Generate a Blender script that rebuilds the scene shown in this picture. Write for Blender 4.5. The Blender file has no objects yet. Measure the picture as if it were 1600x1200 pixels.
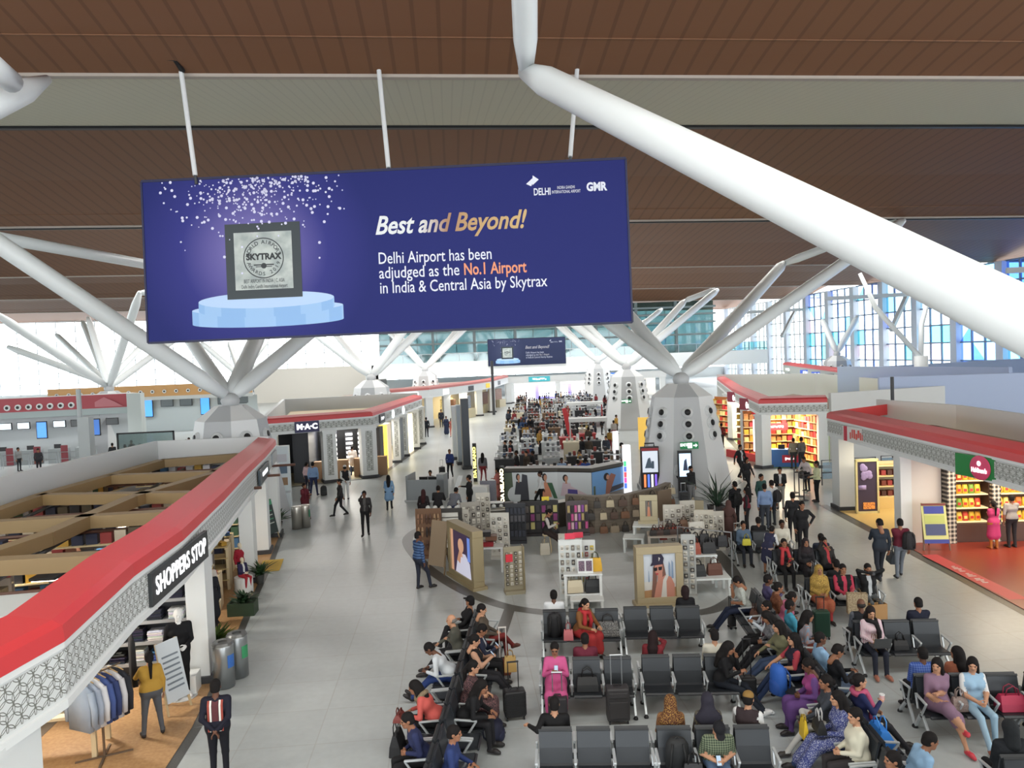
import bpy, math, random
import numpy as np
from mathutils import Vector, Matrix, Euler
S = bpy.context.scene
COL = S.collection
# ---------------------------------------------------------------- camera, sky, exposure
FPX = 1202.0; CAMZ = 6.9
def camera_axes():
    th, p, r = math.radians(4.3), math.atan(47/FPX), .04
    F = Vector((math.sin(th)*math.cos(p), math.cos(th)*math.cos(p), -math.sin(p)))
    R0 = Vector((math.cos(th), -math.sin(th), 0)); U0 = R0.cross(F)
    U = math.cos(r)*U0 + math.sin(r)*R0; R = math.cos(r)*R0 - math.sin(r)*U0
    return F, R, U
CF, CR, CU = camera_axes()
cd = bpy.data.cameras.new('camera'); cam = bpy.data.objects.new('camera', cd); COL.objects.link(cam)
cam.matrix_world = Matrix(((CR.x, CU.x, -CF.x, 0), (CR.y, CU.y, -CF.y, 0), (CR.z, CU.z, -CF.z, CAMZ), (0, 0, 0, 1)))
cd.sensor_width = 36; cd.lens = FPX/1600*36; cd.clip_start = .1; cd.clip_end = 600
S.camera = cam
W = bpy.data.worlds.new('sky'); S.world = W; W.use_nodes = True
_b = W.node_tree.nodes['Background']; _b.inputs[0].default_value = (.93, .97, 1, 1); _b.inputs[1].default_value = 2.6
S.view_settings.view_transform = 'Standard'; S.view_settings.look = 'None'
S.view_settings.gamma = 1; S.view_settings.use_curve_mapping = False; S.view_settings.exposure = 0.8
S.cycles.use_denoising = True
try: S.cycles.denoiser = 'OPENIMAGEDENOISE'
except Exception: pass
S.cycles.max_bounces = 6; S.cycles.diffuse_bounces = 3; S.cycles.glossy_bounces = 3; S.cycles.transparent_max_bounces = 12
S.cycles.sample_clamp_indirect = 6; S.cycles.caustics_reflective = False; S.cycles.caustics_refractive = False
def area(name, loc, sx, sy, power, color=(1, 1, 1), rot=(0, 0, 0)):
    l = bpy.data.lights.new(name, 'AREA'); l.shape = 'RECTANGLE'; l.size = sx; l.size_y = sy; l.energy = power; l.color = color
    o = bpy.data.objects.new(name, l); COL.objects.link(o); o.location = loc; o.rotation_euler = rot
    return o
# long fill lights added in the roof recesses (each behind a roof edge)
TILT = (0, .016, 0)
area('roof_fill_light', (2, 7, 17.3), 50, 3, 1900, (1, .98, .95), TILT)
area('roof_fill_light', (2, 63, 17.55), 80, 1.2, 4600, (1, .98, .95), TILT)
area('roof_fill_light', (2, 92, 17.4), 80, 1.2, 6500, (1, .98, .95), TILT)
area('roof_fill_light', (2, 120, 17.4), 80, 1.2, 6500, (1, .98, .95), TILT)
# ---------------------------------------------------------------- pixel rays to real points
def ray(x, y): return CF*FPX + CR*(x-800) - CU*(y-600)
CAM = Vector((0, 0, CAMZ))
def G(x, y, z=0.0):
    d = ray(x, y); return CAM + d*((z-CAMZ)/d.z)
def AY(x, y, Y):
    d = ray(x, y); return CAM + d*(Y/d.y)
def AD(x, y, k): return CAM + ray(x, y)*(k/FPX)
# ---------------------------------------------------------------- materials
def lin(c):
    return tuple(((v/255/12.92) if v <= 10.3 else ((v/255+.055)/1.055)**2.4) for v in c)
_M = {}
def M(c, rough=.6, metal=0, emit=0, pat=None, c2=None, sc=1.0, bump=0, alpha=1, spec=.5, ax='Z'):
    key = (tuple(c), rough, metal, emit, pat, tuple(c2) if c2 else None, sc, bump, alpha, spec, ax)
    if key in _M: return _M[key]
    m = bpy.data.materials.new('%s_%d_%d_%d' % ((pat or 'plain',)+tuple(int(v) for v in c))); m.use_nodes = True
    nt = m.node_tree; N = nt.nodes; L = nt.links; b = N['Principled BSDF']
    b.inputs['Base Color'].default_value = lin(c)+(1,); b.inputs['Roughness'].default_value = rough; b.inputs['Metallic'].default_value = metal
    b.inputs['Specular IOR Level'].default_value = spec
    if emit:
        b.inputs['Emission Color'].default_value = lin(c)+(1,); b.inputs['Emission Strength'].default_value = emit
    if alpha < 1: b.inputs['Alpha'].default_value = alpha
    out = None
    if pat or bump:
        tc = N.new('ShaderNodeTexCoord'); mp = N.new('ShaderNodeMapping'); L.new(tc.outputs['Object'], mp.inputs[0])
        mp.inputs['Scale'].default_value = (sc, sc, sc); vec = mp.outputs[0]
    if pat:
        def ramp(a, bb, src, const=True):
            r = N.new('ShaderNodeValToRGB'); L.new(src, r.inputs[0]); e = r.color_ramp.elements
            e[0].color = lin(c)+(1,); e[1].color = lin(c2 or c)+(1,); e[0].position = a; e[1].position = bb
            if const: r.color_ramp.interpolation = 'CONSTANT'
            L.new(r.outputs[0], b.inputs['Base Color'])
            if emit: L.new(r.outputs[0], b.inputs['Emission Color'])
            return r
        if pat == 'noise':
            n = N.new('ShaderNodeTexNoise'); n.inputs['Detail'].default_value = 5; L.new(vec, n.inputs[0]); ramp(.35, .65, n.outputs[0], False)
        elif pat == 'blotch':
            n = N.new('ShaderNodeTexNoise'); n.inputs['Detail'].default_value = 3; L.new(vec, n.inputs[0]); ramp(0, .53, n.outputs[0])
        elif pat == 'floral':
            n = N.new('ShaderNodeTexVoronoi'); L.new(vec, n.inputs[0]); r = ramp(0, .42, n.outputs['Distance']); r.color_ramp.elements[0].color, r.color_ramp.elements[1].color = lin(c2)+(1,), lin(c)+(1,)
            n2 = N.new('ShaderNodeMixRGB'); n2.blend_type = 'MIX'; r2 = N.new('ShaderNodeValToRGB'); r2.color_ramp.interpolation = 'CONSTANT'
            r2.color_ramp.elements[1].position = .6; L.new(n.outputs['Color'], r2.inputs[0]); L.new(r2.outputs[0], n2.inputs[0])
            L.new(r.outputs[0], n2.inputs[1]); n2.inputs[2].default_value = lin(tuple((p*.7+q*.3) for p, q in zip(c, c2)))+(1,); L.new(n2.outputs[0], b.inputs['Base Color'])
        elif pat in ('stripe', 'slat'):
            w = N.new('ShaderNodeTexWave'); w.bands_direction = ax; w.inputs['Scale'].default_value = 1; L.new(vec, w.inputs[0]); ramp(0, .5 if pat == 'stripe' else .06, w.outputs[1])
        elif pat == 'check':
            k = N.new('ShaderNodeMixRGB'); k.inputs[0].default_value = .5; rr = []
            for d in ('X', 'Z'):
                w = N.new('ShaderNodeTexWave'); w.bands_direction = d; w.inputs['Scale'].default_value = 1; L.new(vec, w.inputs[0])
                r = N.new('ShaderNodeValToRGB'); L.new(w.outputs[1], r.inputs[0]); r.color_ramp.interpolation = 'CONSTANT'
                r.color_ramp.elements[0].color = lin(c)+(1,); r.color_ramp.elements[1].color = lin(c2)+(1,); r.color_ramp.elements[1].position = .6; rr.append(r)
            L.new(rr[0].outputs[0], k.inputs[1]); L.new(rr[1].outputs[0], k.inputs[2]); L.new(k.outputs[0], b.inputs['Base Color'])
        elif pat == 'tile':
            t = N.new('ShaderNodeTexBrick'); L.new(vec, t.inputs[0]); t.offset = 0; t.inputs['Scale'].default_value = 1
            t.inputs['Color1'].default_value = lin(c)+(1,); t.inputs['Color2'].default_value = lin(tuple(v*.97 for v in c))+(1,); t.inputs['Mortar'].default_value = lin(c2)+(1,)
            t.inputs['Mortar Size'].default_value = .008; t.inputs['Brick Width'].default_value = 1; t.inputs['Row Height'].default_value = 1
            n = N.new('ShaderNodeTexNoise'); n.inputs['Scale'].default_value = 6; n.inputs['Detail'].default_value = 8; L.new(tc.outputs['Object'], n.inputs[0])
            mx = N.new('ShaderNodeMixRGB'); mx.blend_type = 'MULTIPLY'; mx.inputs[0].default_value = .18; L.new(t.outputs[0], mx.inputs[1]); L.new(n.outputs[0], mx.inputs[2])
            L.new(mx.outputs[0], b.inputs['Base Color'])
    if bump:
        n = N.new('ShaderNodeTexNoise'); n.inputs['Scale'].default_value = 14; n.inputs['Detail'].default_value = 4; L.new(tc.outputs['Object'], n.inputs[0])
        bm = N.new('ShaderNodeBump'); bm.inputs['Strength'].default_value = bump; bm.inputs['Distance'].default_value = .02; L.new(n.outputs[0], bm.inputs['Height']); L.new(bm.outputs[0], b.inputs['Normal'])
    _M[key] = m; return m
def glass(c, amt=.15):
    key = ('glass', c, amt)
    if key in _M: return _M[key]
    m = bpy.data.materials.new('glass_%d_%d_%d' % c); m.use_nodes = True; nt = m.node_tree; nt.nodes.clear()
    o = nt.nodes.new('ShaderNodeOutputMaterial'); t = nt.nodes.new('ShaderNodeBsdfTransparent'); g = nt.nodes.new('ShaderNodeBsdfGlossy'); x = nt.nodes.new('ShaderNodeMixShader')
    t.inputs[0].default_value = lin(c)+(1,); g.inputs['Roughness'].default_value = .05; x.inputs[0].default_value = amt
    nt.links.new(t.outputs[0], x.inputs[1]); nt.links.new(g.outputs[0], x.inputs[2]); nt.links.new(x.outputs[0], o.inputs[0])
    _M[key] = m; return m
WHITE = M((225, 228, 228), .45); LGREY = M((190, 193, 195), .5); MGREY = M((140, 143, 146), .5); DGREY = M((60, 62, 66), .5)
BLACK = M((22, 23, 26), .5); STEEL = M((190, 194, 198), .3, .9); RED = M((205, 62, 66), .45); TAN = M((150, 128, 92), .55); WOOD = M((186, 148, 104), .45, pat='noise', c2=(170, 130, 88), sc=3)
NAVY = M((42, 46, 96), .5); GRANITE = M((74, 74, 72), .35, pat='noise', c2=(92, 92, 90), sc=9); CREAM = M((214, 196, 160), .5)
# ---------------------------------------------------------------- mesh builder
class MB:
    def __init__(s): s.v = []; s.f = []; s.m = []; s.mi = 0; s.T = None
    def add(s, vs, fs, mi=None):
        o = len(s.v)
        if s.T is not None: vs = [s.T @ Vector(v) for v in vs]
        s.v += [tuple(v) for v in vs]; s.f += [tuple(i+o for i in f) for f in fs]; s.m += [s.mi if mi is None else mi]*len(fs); return s
    def box(s, c, d, rz=0, mi=None):
        x, y, z = d[0]/2, d[1]/2, d[2]/2; ca, sa = math.cos(rz), math.sin(rz); vs = []
        for k in (-z, z):
            for a, b in ((-x, -y), (x, -y), (x, y), (-x, y)): vs.append((c[0]+a*ca-b*sa, c[1]+a*sa+b*ca, c[2]+k))
        return s.add(vs, [(3, 2, 1, 0), (4, 5, 6, 7), (0, 1, 5, 4), (1, 2, 6, 5), (2, 3, 7, 6), (3, 0, 4, 7)], mi)
    def bx(s, x0, x1, y0, y1, z0, z1, mi=None): return s.box(((x0+x1)/2, (y0+y1)/2, (z0+z1)/2), (x1-x0, y1-y0, z1-z0), 0, mi)
    def bar(s, p, q, w, h, mi=None):
        p, q = Vector(p), Vector(q); d = (q-p).normalized(); u = Vector((0, 0, 1)) if abs(d.z) < .95 else Vector((0, 1, 0))
        r = d.cross(u).normalized()*w/2; n = r.cross(d).normalized()*h/2
        vs = [p-r-n, p+r-n, p+r+n, p-r+n, q-r-n, q+r-n, q+r+n, q-r+n]
        return s.add(vs, [(0, 1, 2, 3), (7, 6, 5, 4), (1, 0, 4, 5), (2, 1, 5, 6), (3, 2, 6, 7), (0, 3, 7, 4)], mi)
    def tube(s, pts, r, n=10, mi=None, cap=True):
        pts = [Vector(p) for p in pts]; k = len(pts); rs = r if isinstance(r, (list, tuple)) else [r]*k; vs = []; fs = []
        pu = None
        for i, p in enumerate(pts):
            d = (pts[min(i+1, k-1)]-pts[max(i-1, 0)]).normalized()
            u = pu if pu is not None and abs(pu.dot(d)) < .9 else (Vector((0, 0, 1)) if abs(d.z) < .9 else Vector((1, 0, 0)))
            a = d.cross(u).normalized(); b = a.cross(d).normalized(); pu = b
            for j in range(n):
                t = 2*math.pi*j/n; vs.append(p+(a*math.cos(t)+b*math.sin(t))*rs[i])
        for i in range(k-1):
            for j in range(n): fs.append((i*n+j, i*n+(j+1) % n, (i+1)*n+(j+1) % n, (i+1)*n+j))
        if cap: fs += [tuple(range(n))[::-1], tuple((k-1)*n+j for j in range(n))]
        return s.add(vs, fs, mi)
    def lathe(s, prof, c=(0, 0, 0), n=16, mi=None, rot=0):
        vs = []; fs = []; k = len(prof)
        for r, z in prof:
            for j in range(n):
                t = rot+2*math.pi*j/n; vs.append((c[0]+r*math.cos(t), c[1]+r*math.sin(t), c[2]+z))
        for i in range(k-1):
            for j in range(n): fs.append((i*n+j, i*n+(j+1) % n, (i+1)*n+(j+1) % n, (i+1)*n+j))
        fs += [tuple(range(n))[::-1], tuple((k-1)*n+j for j in range(n))]
        return s.add(vs, fs, mi)
    def prism(s, poly, z0, z1, mi=None):
        n = len(poly); vs = [(p[0], p[1], z0) for p in poly]+[(p[0], p[1], z1) for p in poly]
        return s.add(vs, [tuple(range(n))[::-1], tuple(range(n, 2*n))]+[(i, (i+1) % n, n+(i+1) % n, n+i) for i in range(n)], mi)
    def quad(s, a, b, c, d, mi=None): return s.add([a, b, c, d], [(0, 1, 2, 3)], mi)
    def ball(s, c, r, mi=None, n=10):
        r = r if isinstance(r, (tuple, list)) else (r, r, r); k = n//2+1; vs = []; fs = []
        for i in range(k+1):
            p = math.pi*i/k
            for j in range(n):
                t = 2*math.pi*j/n; vs.append((c[0]+r[0]*math.sin(p)*math.cos(t), c[1]+r[1]*math.sin(p)*math.sin(t), c[2]+r[2]*math.cos(p)))
        for i in range(k):
            for j in range(n): fs.append((i*n+j, (i+1)*n+j, (i+1)*n+(j+1) % n, i*n+(j+1) % n))
        return s.add(vs, fs, mi)
    def ob(s, name, mats, parent=None, smooth=False, loc=None, rz=0, bevel=0):
        me = bpy.data.meshes.new(name); me.from_pydata(s.v, [], s.f); mats = mats if isinstance(mats, (list, tuple)) else [mats]
        for m in mats: me.materials.append(m)
        me.polygons.foreach_set('material_index', [min(i, len(mats)-1) for i in s.m])
        if smooth: me.polygons.foreach_set('use_smooth', [True]*len(me.polygons))
        me.update(); o = bpy.data.objects.new(name, me); COL.objects.link(o)
        if parent: o.parent = parent
        if loc is not None: o.location = loc
        o.rotation_euler.z = rz
        if bevel:
            b = o.modifiers.new('bevel', 'BEVEL'); b.width = bevel; b.segments = 2; b.limit_method = 'ANGLE'
        if smooth == 'auto': pass
        return o
def tag(o, label, cat, group=None, kind=None):
    o['label'] = label; o['category'] = cat
    if group: o['group'] = group
    if kind: o['kind'] = kind
    return o
def thing(name, label, cat, loc=(0, 0, 0), rz=0, group=None):
    o = bpy.data.objects.new(name, None); COL.objects.link(o); o.location = loc; o.rotation_euler.z = rz; o.empty_display_size = .1
    return tag(o, label, cat, group)
def struct(o): o['kind'] = 'structure'; return o
KIDS = {}
def dup(root, loc, rz=0, label=None, group=None):
    def cp(o, par):
        c = o.copy(); COL.objects.link(c)
        if par: c.parent = par
        for ch in o.children: cp(ch, c)
        return c
    r = cp(root, None); r.location = loc; r.rotation_euler.z = rz
    if label: r['label'] = label
    if group: r['group'] = group
    return r
def text_mesh(txt, size, align='CENTER', bold=0, shear=0, ext=.004, space=1):
    c = bpy.data.curves.new('t', 'FONT'); c.body = txt; c.size = size; c.align_x = align; c.align_y = 'CENTER'; c.offset = bold; c.shear = shear; c.extrude = ext; c.resolution_u = 3; c.space_character = space
    o = bpy.data.objects.new('t', c); COL.objects.link(o); dg = bpy.context.evaluated_depsgraph_get(); dg.update()
    me = bpy.data.meshes.new_from_object(o.evaluated_get(dg)); bpy.data.objects.remove(o); return me
UP = Matrix(((1, 0, 0, 0), (0, 0, -1, 0), (0, 1, 0, 0), (0, 0, 0, 1)))   # text plane -> stands up, faces -Y
def text(name, txt, size, mat, parent, loc, rz=0, width=None, roll=0, **k):
    me = text_mesh(txt, size, **k); me.materials.clear(); me.materials.append(mat)
    co = np.empty(len(me.vertices)*3); me.vertices.foreach_get('co', co); co = co.reshape(-1, 3)
    sx = 1
    if width and len(co): sx = width/max(1e-6, np.ptp(co[:, 0]))
    o = bpy.data.objects.new(name, me); COL.objects.link(o); o.parent = parent
    me.transform(Matrix.Translation(loc) @ Matrix.Rotation(rz, 4, 'Z') @ UP @ Matrix.Rotation(roll, 4, 'Z') @ Matrix.Diagonal((sx, 1, 1, 1)))
    return o
# ================================================================ setting: floor, roof, glass walls
rnd = random.Random(4)
def ceil_z(x, z): return z - .016*x
f = MB(); f.quad((-110, -12, 0), (75, -12, 0), (75, 175, 0), (-110, 175, 0))
FLOORM = M((192, 199, 200), .3, pat='tile', c2=(178, 181, 180), sc=.72, spec=.38)
struct(f.ob('floor', FLOORM))
# roof: brown slatted bays with grey risers between them
EDGE = [-30, -2, 26, 54, 84, 112, 140, 172]
SLAT = M((104, 70, 47), .65, pat='slat', c2=(119, 81, 55), sc=.42, ax='X')
GRISER = M((205, 202, 184), .7, pat='slat', c2=(212, 209, 190), sc=.8, ax='X', spec=.05)
XL, XR = -110, 66
rb, rg, rt = MB(), MB(), MB()
for i in range(len(EDGE)-1):
    a, b = EDGE[i], EDGE[i+1]; ys = a+12.5; xs = [XL, -60, -20, 20, 60, XR]
    prof = [(ys, 18.2), (ys+(b-ys)*.5, 17.5), (b-1.4, 16.45), (b, 16.2)]
    xe = XR if b > 60 else 75
    for p, q in zip(prof, prof[1:]):
        rb.quad((XL, p[0], ceil_z(XL, p[1])), (XL, q[0], ceil_z(XL, q[1])), (xe, q[0], ceil_z(xe, q[1])), (xe, p[0], ceil_z(xe, p[1])))
    rg.quad((XL, a, ceil_z(XL, 16.24)), (XL, ys, ceil_z(XL, 18.25)), (75, ys, ceil_z(75, 18.25)), (75, a, ceil_z(75, 16.24)))
    rt.bar((XL, b, ceil_z(XL, 16.2)), (75, b, ceil_z(75, 16.2)), .25, .16)
    rt.bar((XL, ys-.1, ceil_z(XL, 18.15)), (75, ys-.1, ceil_z(75, 18.15)), .3, .12, mi=1)
    rb.bar((XL, b-2.2, ceil_z(XL, 16.58)), (75, b-2.2, ceil_z(75, 16.58)), .06, .05)
o = rb.ob('ceiling', SLAT); struct(o)
o = rg.ob('ceiling', GRISER); struct(o)
o = rt.ob('trim_1', [M((170, 160, 150), .6), BLACK]); struct(o)
# glass walls: far end, left, right
def window(n, p, q, z0, z1, cols, rows, tint, fw=.14, colours=None, name=None):
    p, q = Vector((p[0], p[1], 0)), Vector((q[0], q[1], 0)); d = q-p; fr, pn = MB(), MB(); zz = lambda t: z0+(z1-z0)*t
    for i in range(cols+1):
        b = p+d*(i/cols); fr.bar((b.x, b.y, z0), (b.x, b.y, z1), fw, fw)
    for j in range(rows+1):
        fr.bar((p.x, p.y, zz(j/rows)), (q.x, q.y, zz(j/rows)), fw*.9, fw*.9)
    for i in range(cols):
        for j in range(rows):
            a, b = p+d*(i/cols), p+d*((i+1)/cols); mi = rnd.randrange(len(tint)) if len(tint) > 1 else 0
            if len(tint) > 1 and rnd.random() < .35:
                k = rnd.choice((1, 0)); z = (zz(j/rows), zz((j+1)/rows)); m2 = rnd.randrange(len(tint))
                pn.add([(a.x, a.y, z[0]), (b.x, b.y, z[0]), (b.x, b.y, z[1]), (a.x, a.y, z[1])], [(0, 1, 2)] if k else [(0, 1, 3)], mi); pn.f.append(tuple(len(pn.v)-4+t for t in ((0, 2, 3) if k else (1, 2, 3)))); pn.m.append(m2)
            else: pn.quad((a.x, a.y, zz(j/rows)), (b.x, b.y, zz(j/rows)), (b.x, b.y, zz((j+1)/rows)), (a.x, a.y, zz((j+1)/rows)), mi)
    w = fr.ob('window_%d' % n, M((120, 140, 170), .5) if len(tint) > 1 else LGREY); struct(w)
    pn.ob('pane', tint, w); return w
CLEAR = glass((244, 250, 252), .06)
TINTS = [CLEAR]*7+[glass((190, 230, 246), .06), glass((120, 200, 232), .06), glass((160, 180, 240), .06), glass((240, 222, 228), .06), glass((110, 210, 222), .06)]
BLUES = [glass((95, 160, 235), .06), glass((130, 205, 240), .06), glass((80, 130, 225), .06), glass((150, 190, 245), .06)]
window(1, (-108, 171), (-12, 171), 2.2, 17.6, 24, 7, [CLEAR])
window(2, (-12, 171), (48, 171), 2.2, 17, 14, 6, [CLEAR])
window(3, (-108, 20), (-108, 171), 2, 17.8, 30, 5, [CLEAR])
wm = MB(); wm.bx(-108.4, 66, 171.2, 171.6, 0, 2.2); struct(wm.ob('wall_far', WHITE))
wm = MB(); wm.bx(-108.6, -108.2, 20, 171, 0, 2); struct(wm.ob('wall_left', WHITE))
k = 4
for y0 in range(66, 170, 8):
    window(k, (62, y0+1.2), (62, y0+8), -.6, 15.1, 3, 7, BLUES if y0 < 84 else (TINTS if y0 < 126 else [CLEAR]), .2); k += 1
wr = MB(); wr.bx(62.1, 62.5, 20, 172, -2, -.6)
for y0 in range(66, 176, 8): wr.bx(61.4, 62.3, y0-.2, y0+1.0, -1, 15.1)
struct(wr.ob('wall_right', M((205, 212, 225), .6)))
t = MB(); 
for y in (66, 100, 134): t.bar((50, y, 12.6), (61.5, y-4, 12.6), .5, .5); t.bar((61.5, y, 12.6), (58, y-2, 8), .5, .5)
struct(t.ob('trim_2', LGREY))
wl = MB(); wl.bx(61, 62.3, 26, 66, -1, 15.1); struct(wl.ob('wall_right', WHITE))
# mezzanine at the far end of the hall
mz = MB(); mz.bx(-14, 52, 124, 171, 3.7, 6.0); struct(mz.ob('wall_mezzanine', M((236, 238, 238), .5)))
mz = MB(); mz.bx(-14, 52, 150.1, 150.15, 6, 16.0); struct(mz.ob('window_30', glass((120, 146, 148), .1)))
mz = MB()
for x in range(-12, 52, 8): mz.bx(x, x+.5, 149.4, 150, 6, 16)
for z in (9.2, 11.6, 13.2, 14.6): mz.bx(-14, 52, 148.6, 150, z, z+.35)
struct(mz.ob('wall_upper', M((150, 162, 166), .5)))
mz = MB(); mz.bx(-14, 52, 124.1, 124.16, 6, 7.3); rl = struct(mz.ob('trim_3', glass((190, 215, 215), .2)))
m2 = MB(); m2.bx(-14, 52, 124.05, 124.2, 7.3, 7.4)
for x in range(-14, 53, 3): m2.bx(x-.04, x+.04, 124.05, 124.2, 6, 7.3)
m2.ob('handrail', STEEL, rl)
ws = MB(); ws.bx(-38, -13, 138, 139, 0, 5.9); ws.bx(-13, -12, 124, 139, 0, 5.9); struct(ws.ob('wall_side', M((226, 222, 214), .6)))
# inlaid dark ring and strips in the floor
def ring(c, r0, r1, z, n=96, squash=1, a0=0, a1=2*math.pi):
    b = MB(); vs = []; 
    for i in range(n+1):
        t = a0+(a1-a0)*i/n
        for r in (r0, r1): vs.append((c[0]+r*math.cos(t), c[1]+r*math.sin(t)*squash, z))
    b.add(vs, [(2*i, 2*i+1, 2*i+3, 2*i+2) for i in range(n)]); return b
RG = [(-2, 29.7), (-1.5, 26.4), (-.65, 23.9), (.33, 21.9), (1.55, 20.45), (3.7, 19.5), (6.0, 19.3), (7.1, 19.95), (7.85, 21.2), (8.42, 24.0), (8.5, 27), (7.8, 30), (5.5, 32.4), (2, 33.2), (-.8, 32.2)]
rgp = []
for i in range(len(RG)):
    p = [Vector(RG[(i+j) % len(RG)]) for j in (-1, 0, 1, 2)]
    for j in range(8):
        u = j/8; rgp.append(tuple(.5*((2*p[1])+(p[2]-p[0])*u+(2*p[0]-5*p[1]+4*p[2]-p[3])*u*u+(3*p[1]-p[0]-3*p[2]+p[3])*u**3)))
rb_ = MB(); n = len(rgp); vs = []
for i in range(n):
    a, b_ = Vector(rgp[i-1]), Vector(rgp[(i+1) % n]); d = (b_-a).normalized(); r = Vector((d.y, -d.x))*.2; p = Vector(rgp[i]); vs += [(p.x+r.x, p.y+r.y, .004), (p.x-r.x, p.y-r.y, .004)]
rb_.add(vs, [(2*i, 2*((i+1) % n), 2*((i+1) % n)+1, 2*i+1) for i in range(n)]); struct(rb_.ob('trim_4', GRANITE))
wm = MB(); wm.bx(-42.4, -42, -12, 20, 0, 18.5); struct(wm.ob('wall_left', M((190, 192, 194), .6)))  # unseen wall added to block light coming in from the left
def strip(n, pts, w, mat=GRANITE, z=.004):
    b = MB()
    for p, q in zip(pts, pts[1:]):
        p, q = Vector((p[0], p[1], z)), Vector((q[0], q[1], z)); d = (q-p).normalized(); r = Vector((d.y, -d.x, 0))*w/2
        b.quad(p-r, p+r, q+r, q-r)
    return struct(b.ob('trim_%d' % n, mat))
strip(5, [G(797, 950), G(776, 1010), G(772, 1040)], .3, z=.007)
# ================================================================ tree columns with slanting struts
STRUTM = M((226, 231, 232), .4)
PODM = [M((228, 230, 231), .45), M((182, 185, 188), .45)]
def column(c, label, struts, vents=True, kick=True, base_r=2.15, label2=None):
    t = thing('strut_column', label, 'column', (c[0], c[1], 0))
    b = MB(); n = 8; rot = math.pi/8+math.radians(-7.5); zt = 4.55; vs = []; fs = []
    pr = [(base_r, .0), (1.36, zt), (.62, 5.15)]
    for r, z in pr:
        for j in range(n):
            a = rot+2*math.pi*j/n; vs.append((r*math.cos(a)/math.cos(math.pi/8), r*math.sin(a)/math.cos(math.pi/8), z))
    for i in range(2):
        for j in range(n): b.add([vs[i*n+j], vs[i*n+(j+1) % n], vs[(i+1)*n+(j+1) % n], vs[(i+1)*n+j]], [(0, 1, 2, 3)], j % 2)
    b.add(vs[2*n:], [tuple(range(n))], 0); b.ob('pod', PODM, t)
    if kick:
        kb = MB(); kb.lathe([(base_r*1.1, 0), (base_r*1.1, .22), (base_r*1.05, .22), (base_r*1.05, 0)], n=8, rot=rot); kb.ob('plinth', LGREY, t)
    if vents:
        ap = lambda z: base_r+(1.36-base_r)*z/zt
        for j in range(8):
            a = rot+2*math.pi*(j+.5)/8
            if math.sin(a) > .75: continue
            for z in (2.75, 3.3, 3.85):
                r = ap(z); p = Vector((r*math.cos(a), r*math.sin(a), z)); d = Vector((math.cos(a), math.sin(a), .17)).normalized(); v = MB()
                v.tube([p-d*.05, p+d*.05, p+d*.09], [.27, .27, .22], 14, 0); v.tube([p+d*.08, p+d*.14], [.21, .19], 12, 0); v.tube([p+d*.12, p+d*.16], [.155, .14], 12, 1)
                v.ob('air_nozzle', [M((215, 218, 220), .3), BLACK], t, True)
    nd = MB(); nd.ball((0, 0, 5.35), (.42, .42, .35)); nd.lathe([(.35, 5.1), (.3, 5.3)], n=12); nd.ob('node', LGREY, t, True)
    base = Vector((c[0], c[1], 5.45))
    for s in struts:
        sm = MB(); pts = [Vector(p) for p in s[0]]; p0 = base+(pts[0]-base).normalized()*.25
        full = [p0]+pts; rr = s[1]
        for i, (p, q) in enumerate(zip(full, full[1:])):
            L = (q-p).length; d = (q-p).normalized(); e = min(1.2, L*.12); r = rr if i == 0 else rr*.8
            sm.tube([p, p+d*e, q-d*e, q], [r*.62, r, r, r*.6], 18)
            if i: sm.ball(p, r*.72, n=12)
        loc = Vector((c[0], c[1], 0)); sm.v = [tuple(Vector(v)-loc) for v in sm.v]
        so = sm.ob('strut', STRUTM, t, True)
    return t
R = .36
A0 = AY(822, 112, 19.5)
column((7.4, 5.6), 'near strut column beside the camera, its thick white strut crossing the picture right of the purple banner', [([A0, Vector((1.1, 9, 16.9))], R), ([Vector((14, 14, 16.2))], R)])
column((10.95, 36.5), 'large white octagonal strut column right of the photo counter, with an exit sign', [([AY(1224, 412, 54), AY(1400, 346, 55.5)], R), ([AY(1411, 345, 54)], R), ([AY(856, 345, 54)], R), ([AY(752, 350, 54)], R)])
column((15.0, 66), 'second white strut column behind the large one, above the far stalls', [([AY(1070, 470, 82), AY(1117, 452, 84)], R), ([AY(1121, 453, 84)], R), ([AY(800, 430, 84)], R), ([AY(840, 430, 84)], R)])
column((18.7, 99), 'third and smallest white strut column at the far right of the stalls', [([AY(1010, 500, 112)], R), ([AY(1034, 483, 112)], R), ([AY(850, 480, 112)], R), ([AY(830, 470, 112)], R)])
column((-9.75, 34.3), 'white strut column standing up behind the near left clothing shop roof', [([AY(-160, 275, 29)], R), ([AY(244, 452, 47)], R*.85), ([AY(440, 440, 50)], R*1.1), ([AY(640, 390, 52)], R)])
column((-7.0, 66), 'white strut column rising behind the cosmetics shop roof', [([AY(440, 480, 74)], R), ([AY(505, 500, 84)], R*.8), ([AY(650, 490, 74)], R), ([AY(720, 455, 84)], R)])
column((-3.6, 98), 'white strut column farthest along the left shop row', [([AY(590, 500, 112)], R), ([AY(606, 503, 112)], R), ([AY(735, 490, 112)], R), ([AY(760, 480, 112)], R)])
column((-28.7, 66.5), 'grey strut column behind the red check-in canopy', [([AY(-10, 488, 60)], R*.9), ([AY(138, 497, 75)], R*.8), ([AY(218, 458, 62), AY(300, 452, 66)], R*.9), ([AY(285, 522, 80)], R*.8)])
column((-39, 90), 'faint strut column at the far left before the bright glass', [([AY(12, 542, 90)], R), ([AY(88, 523, 110)], R), ([AY(129, 503, 112)], R), ([AY(222, 540, 100)], R)])
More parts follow.
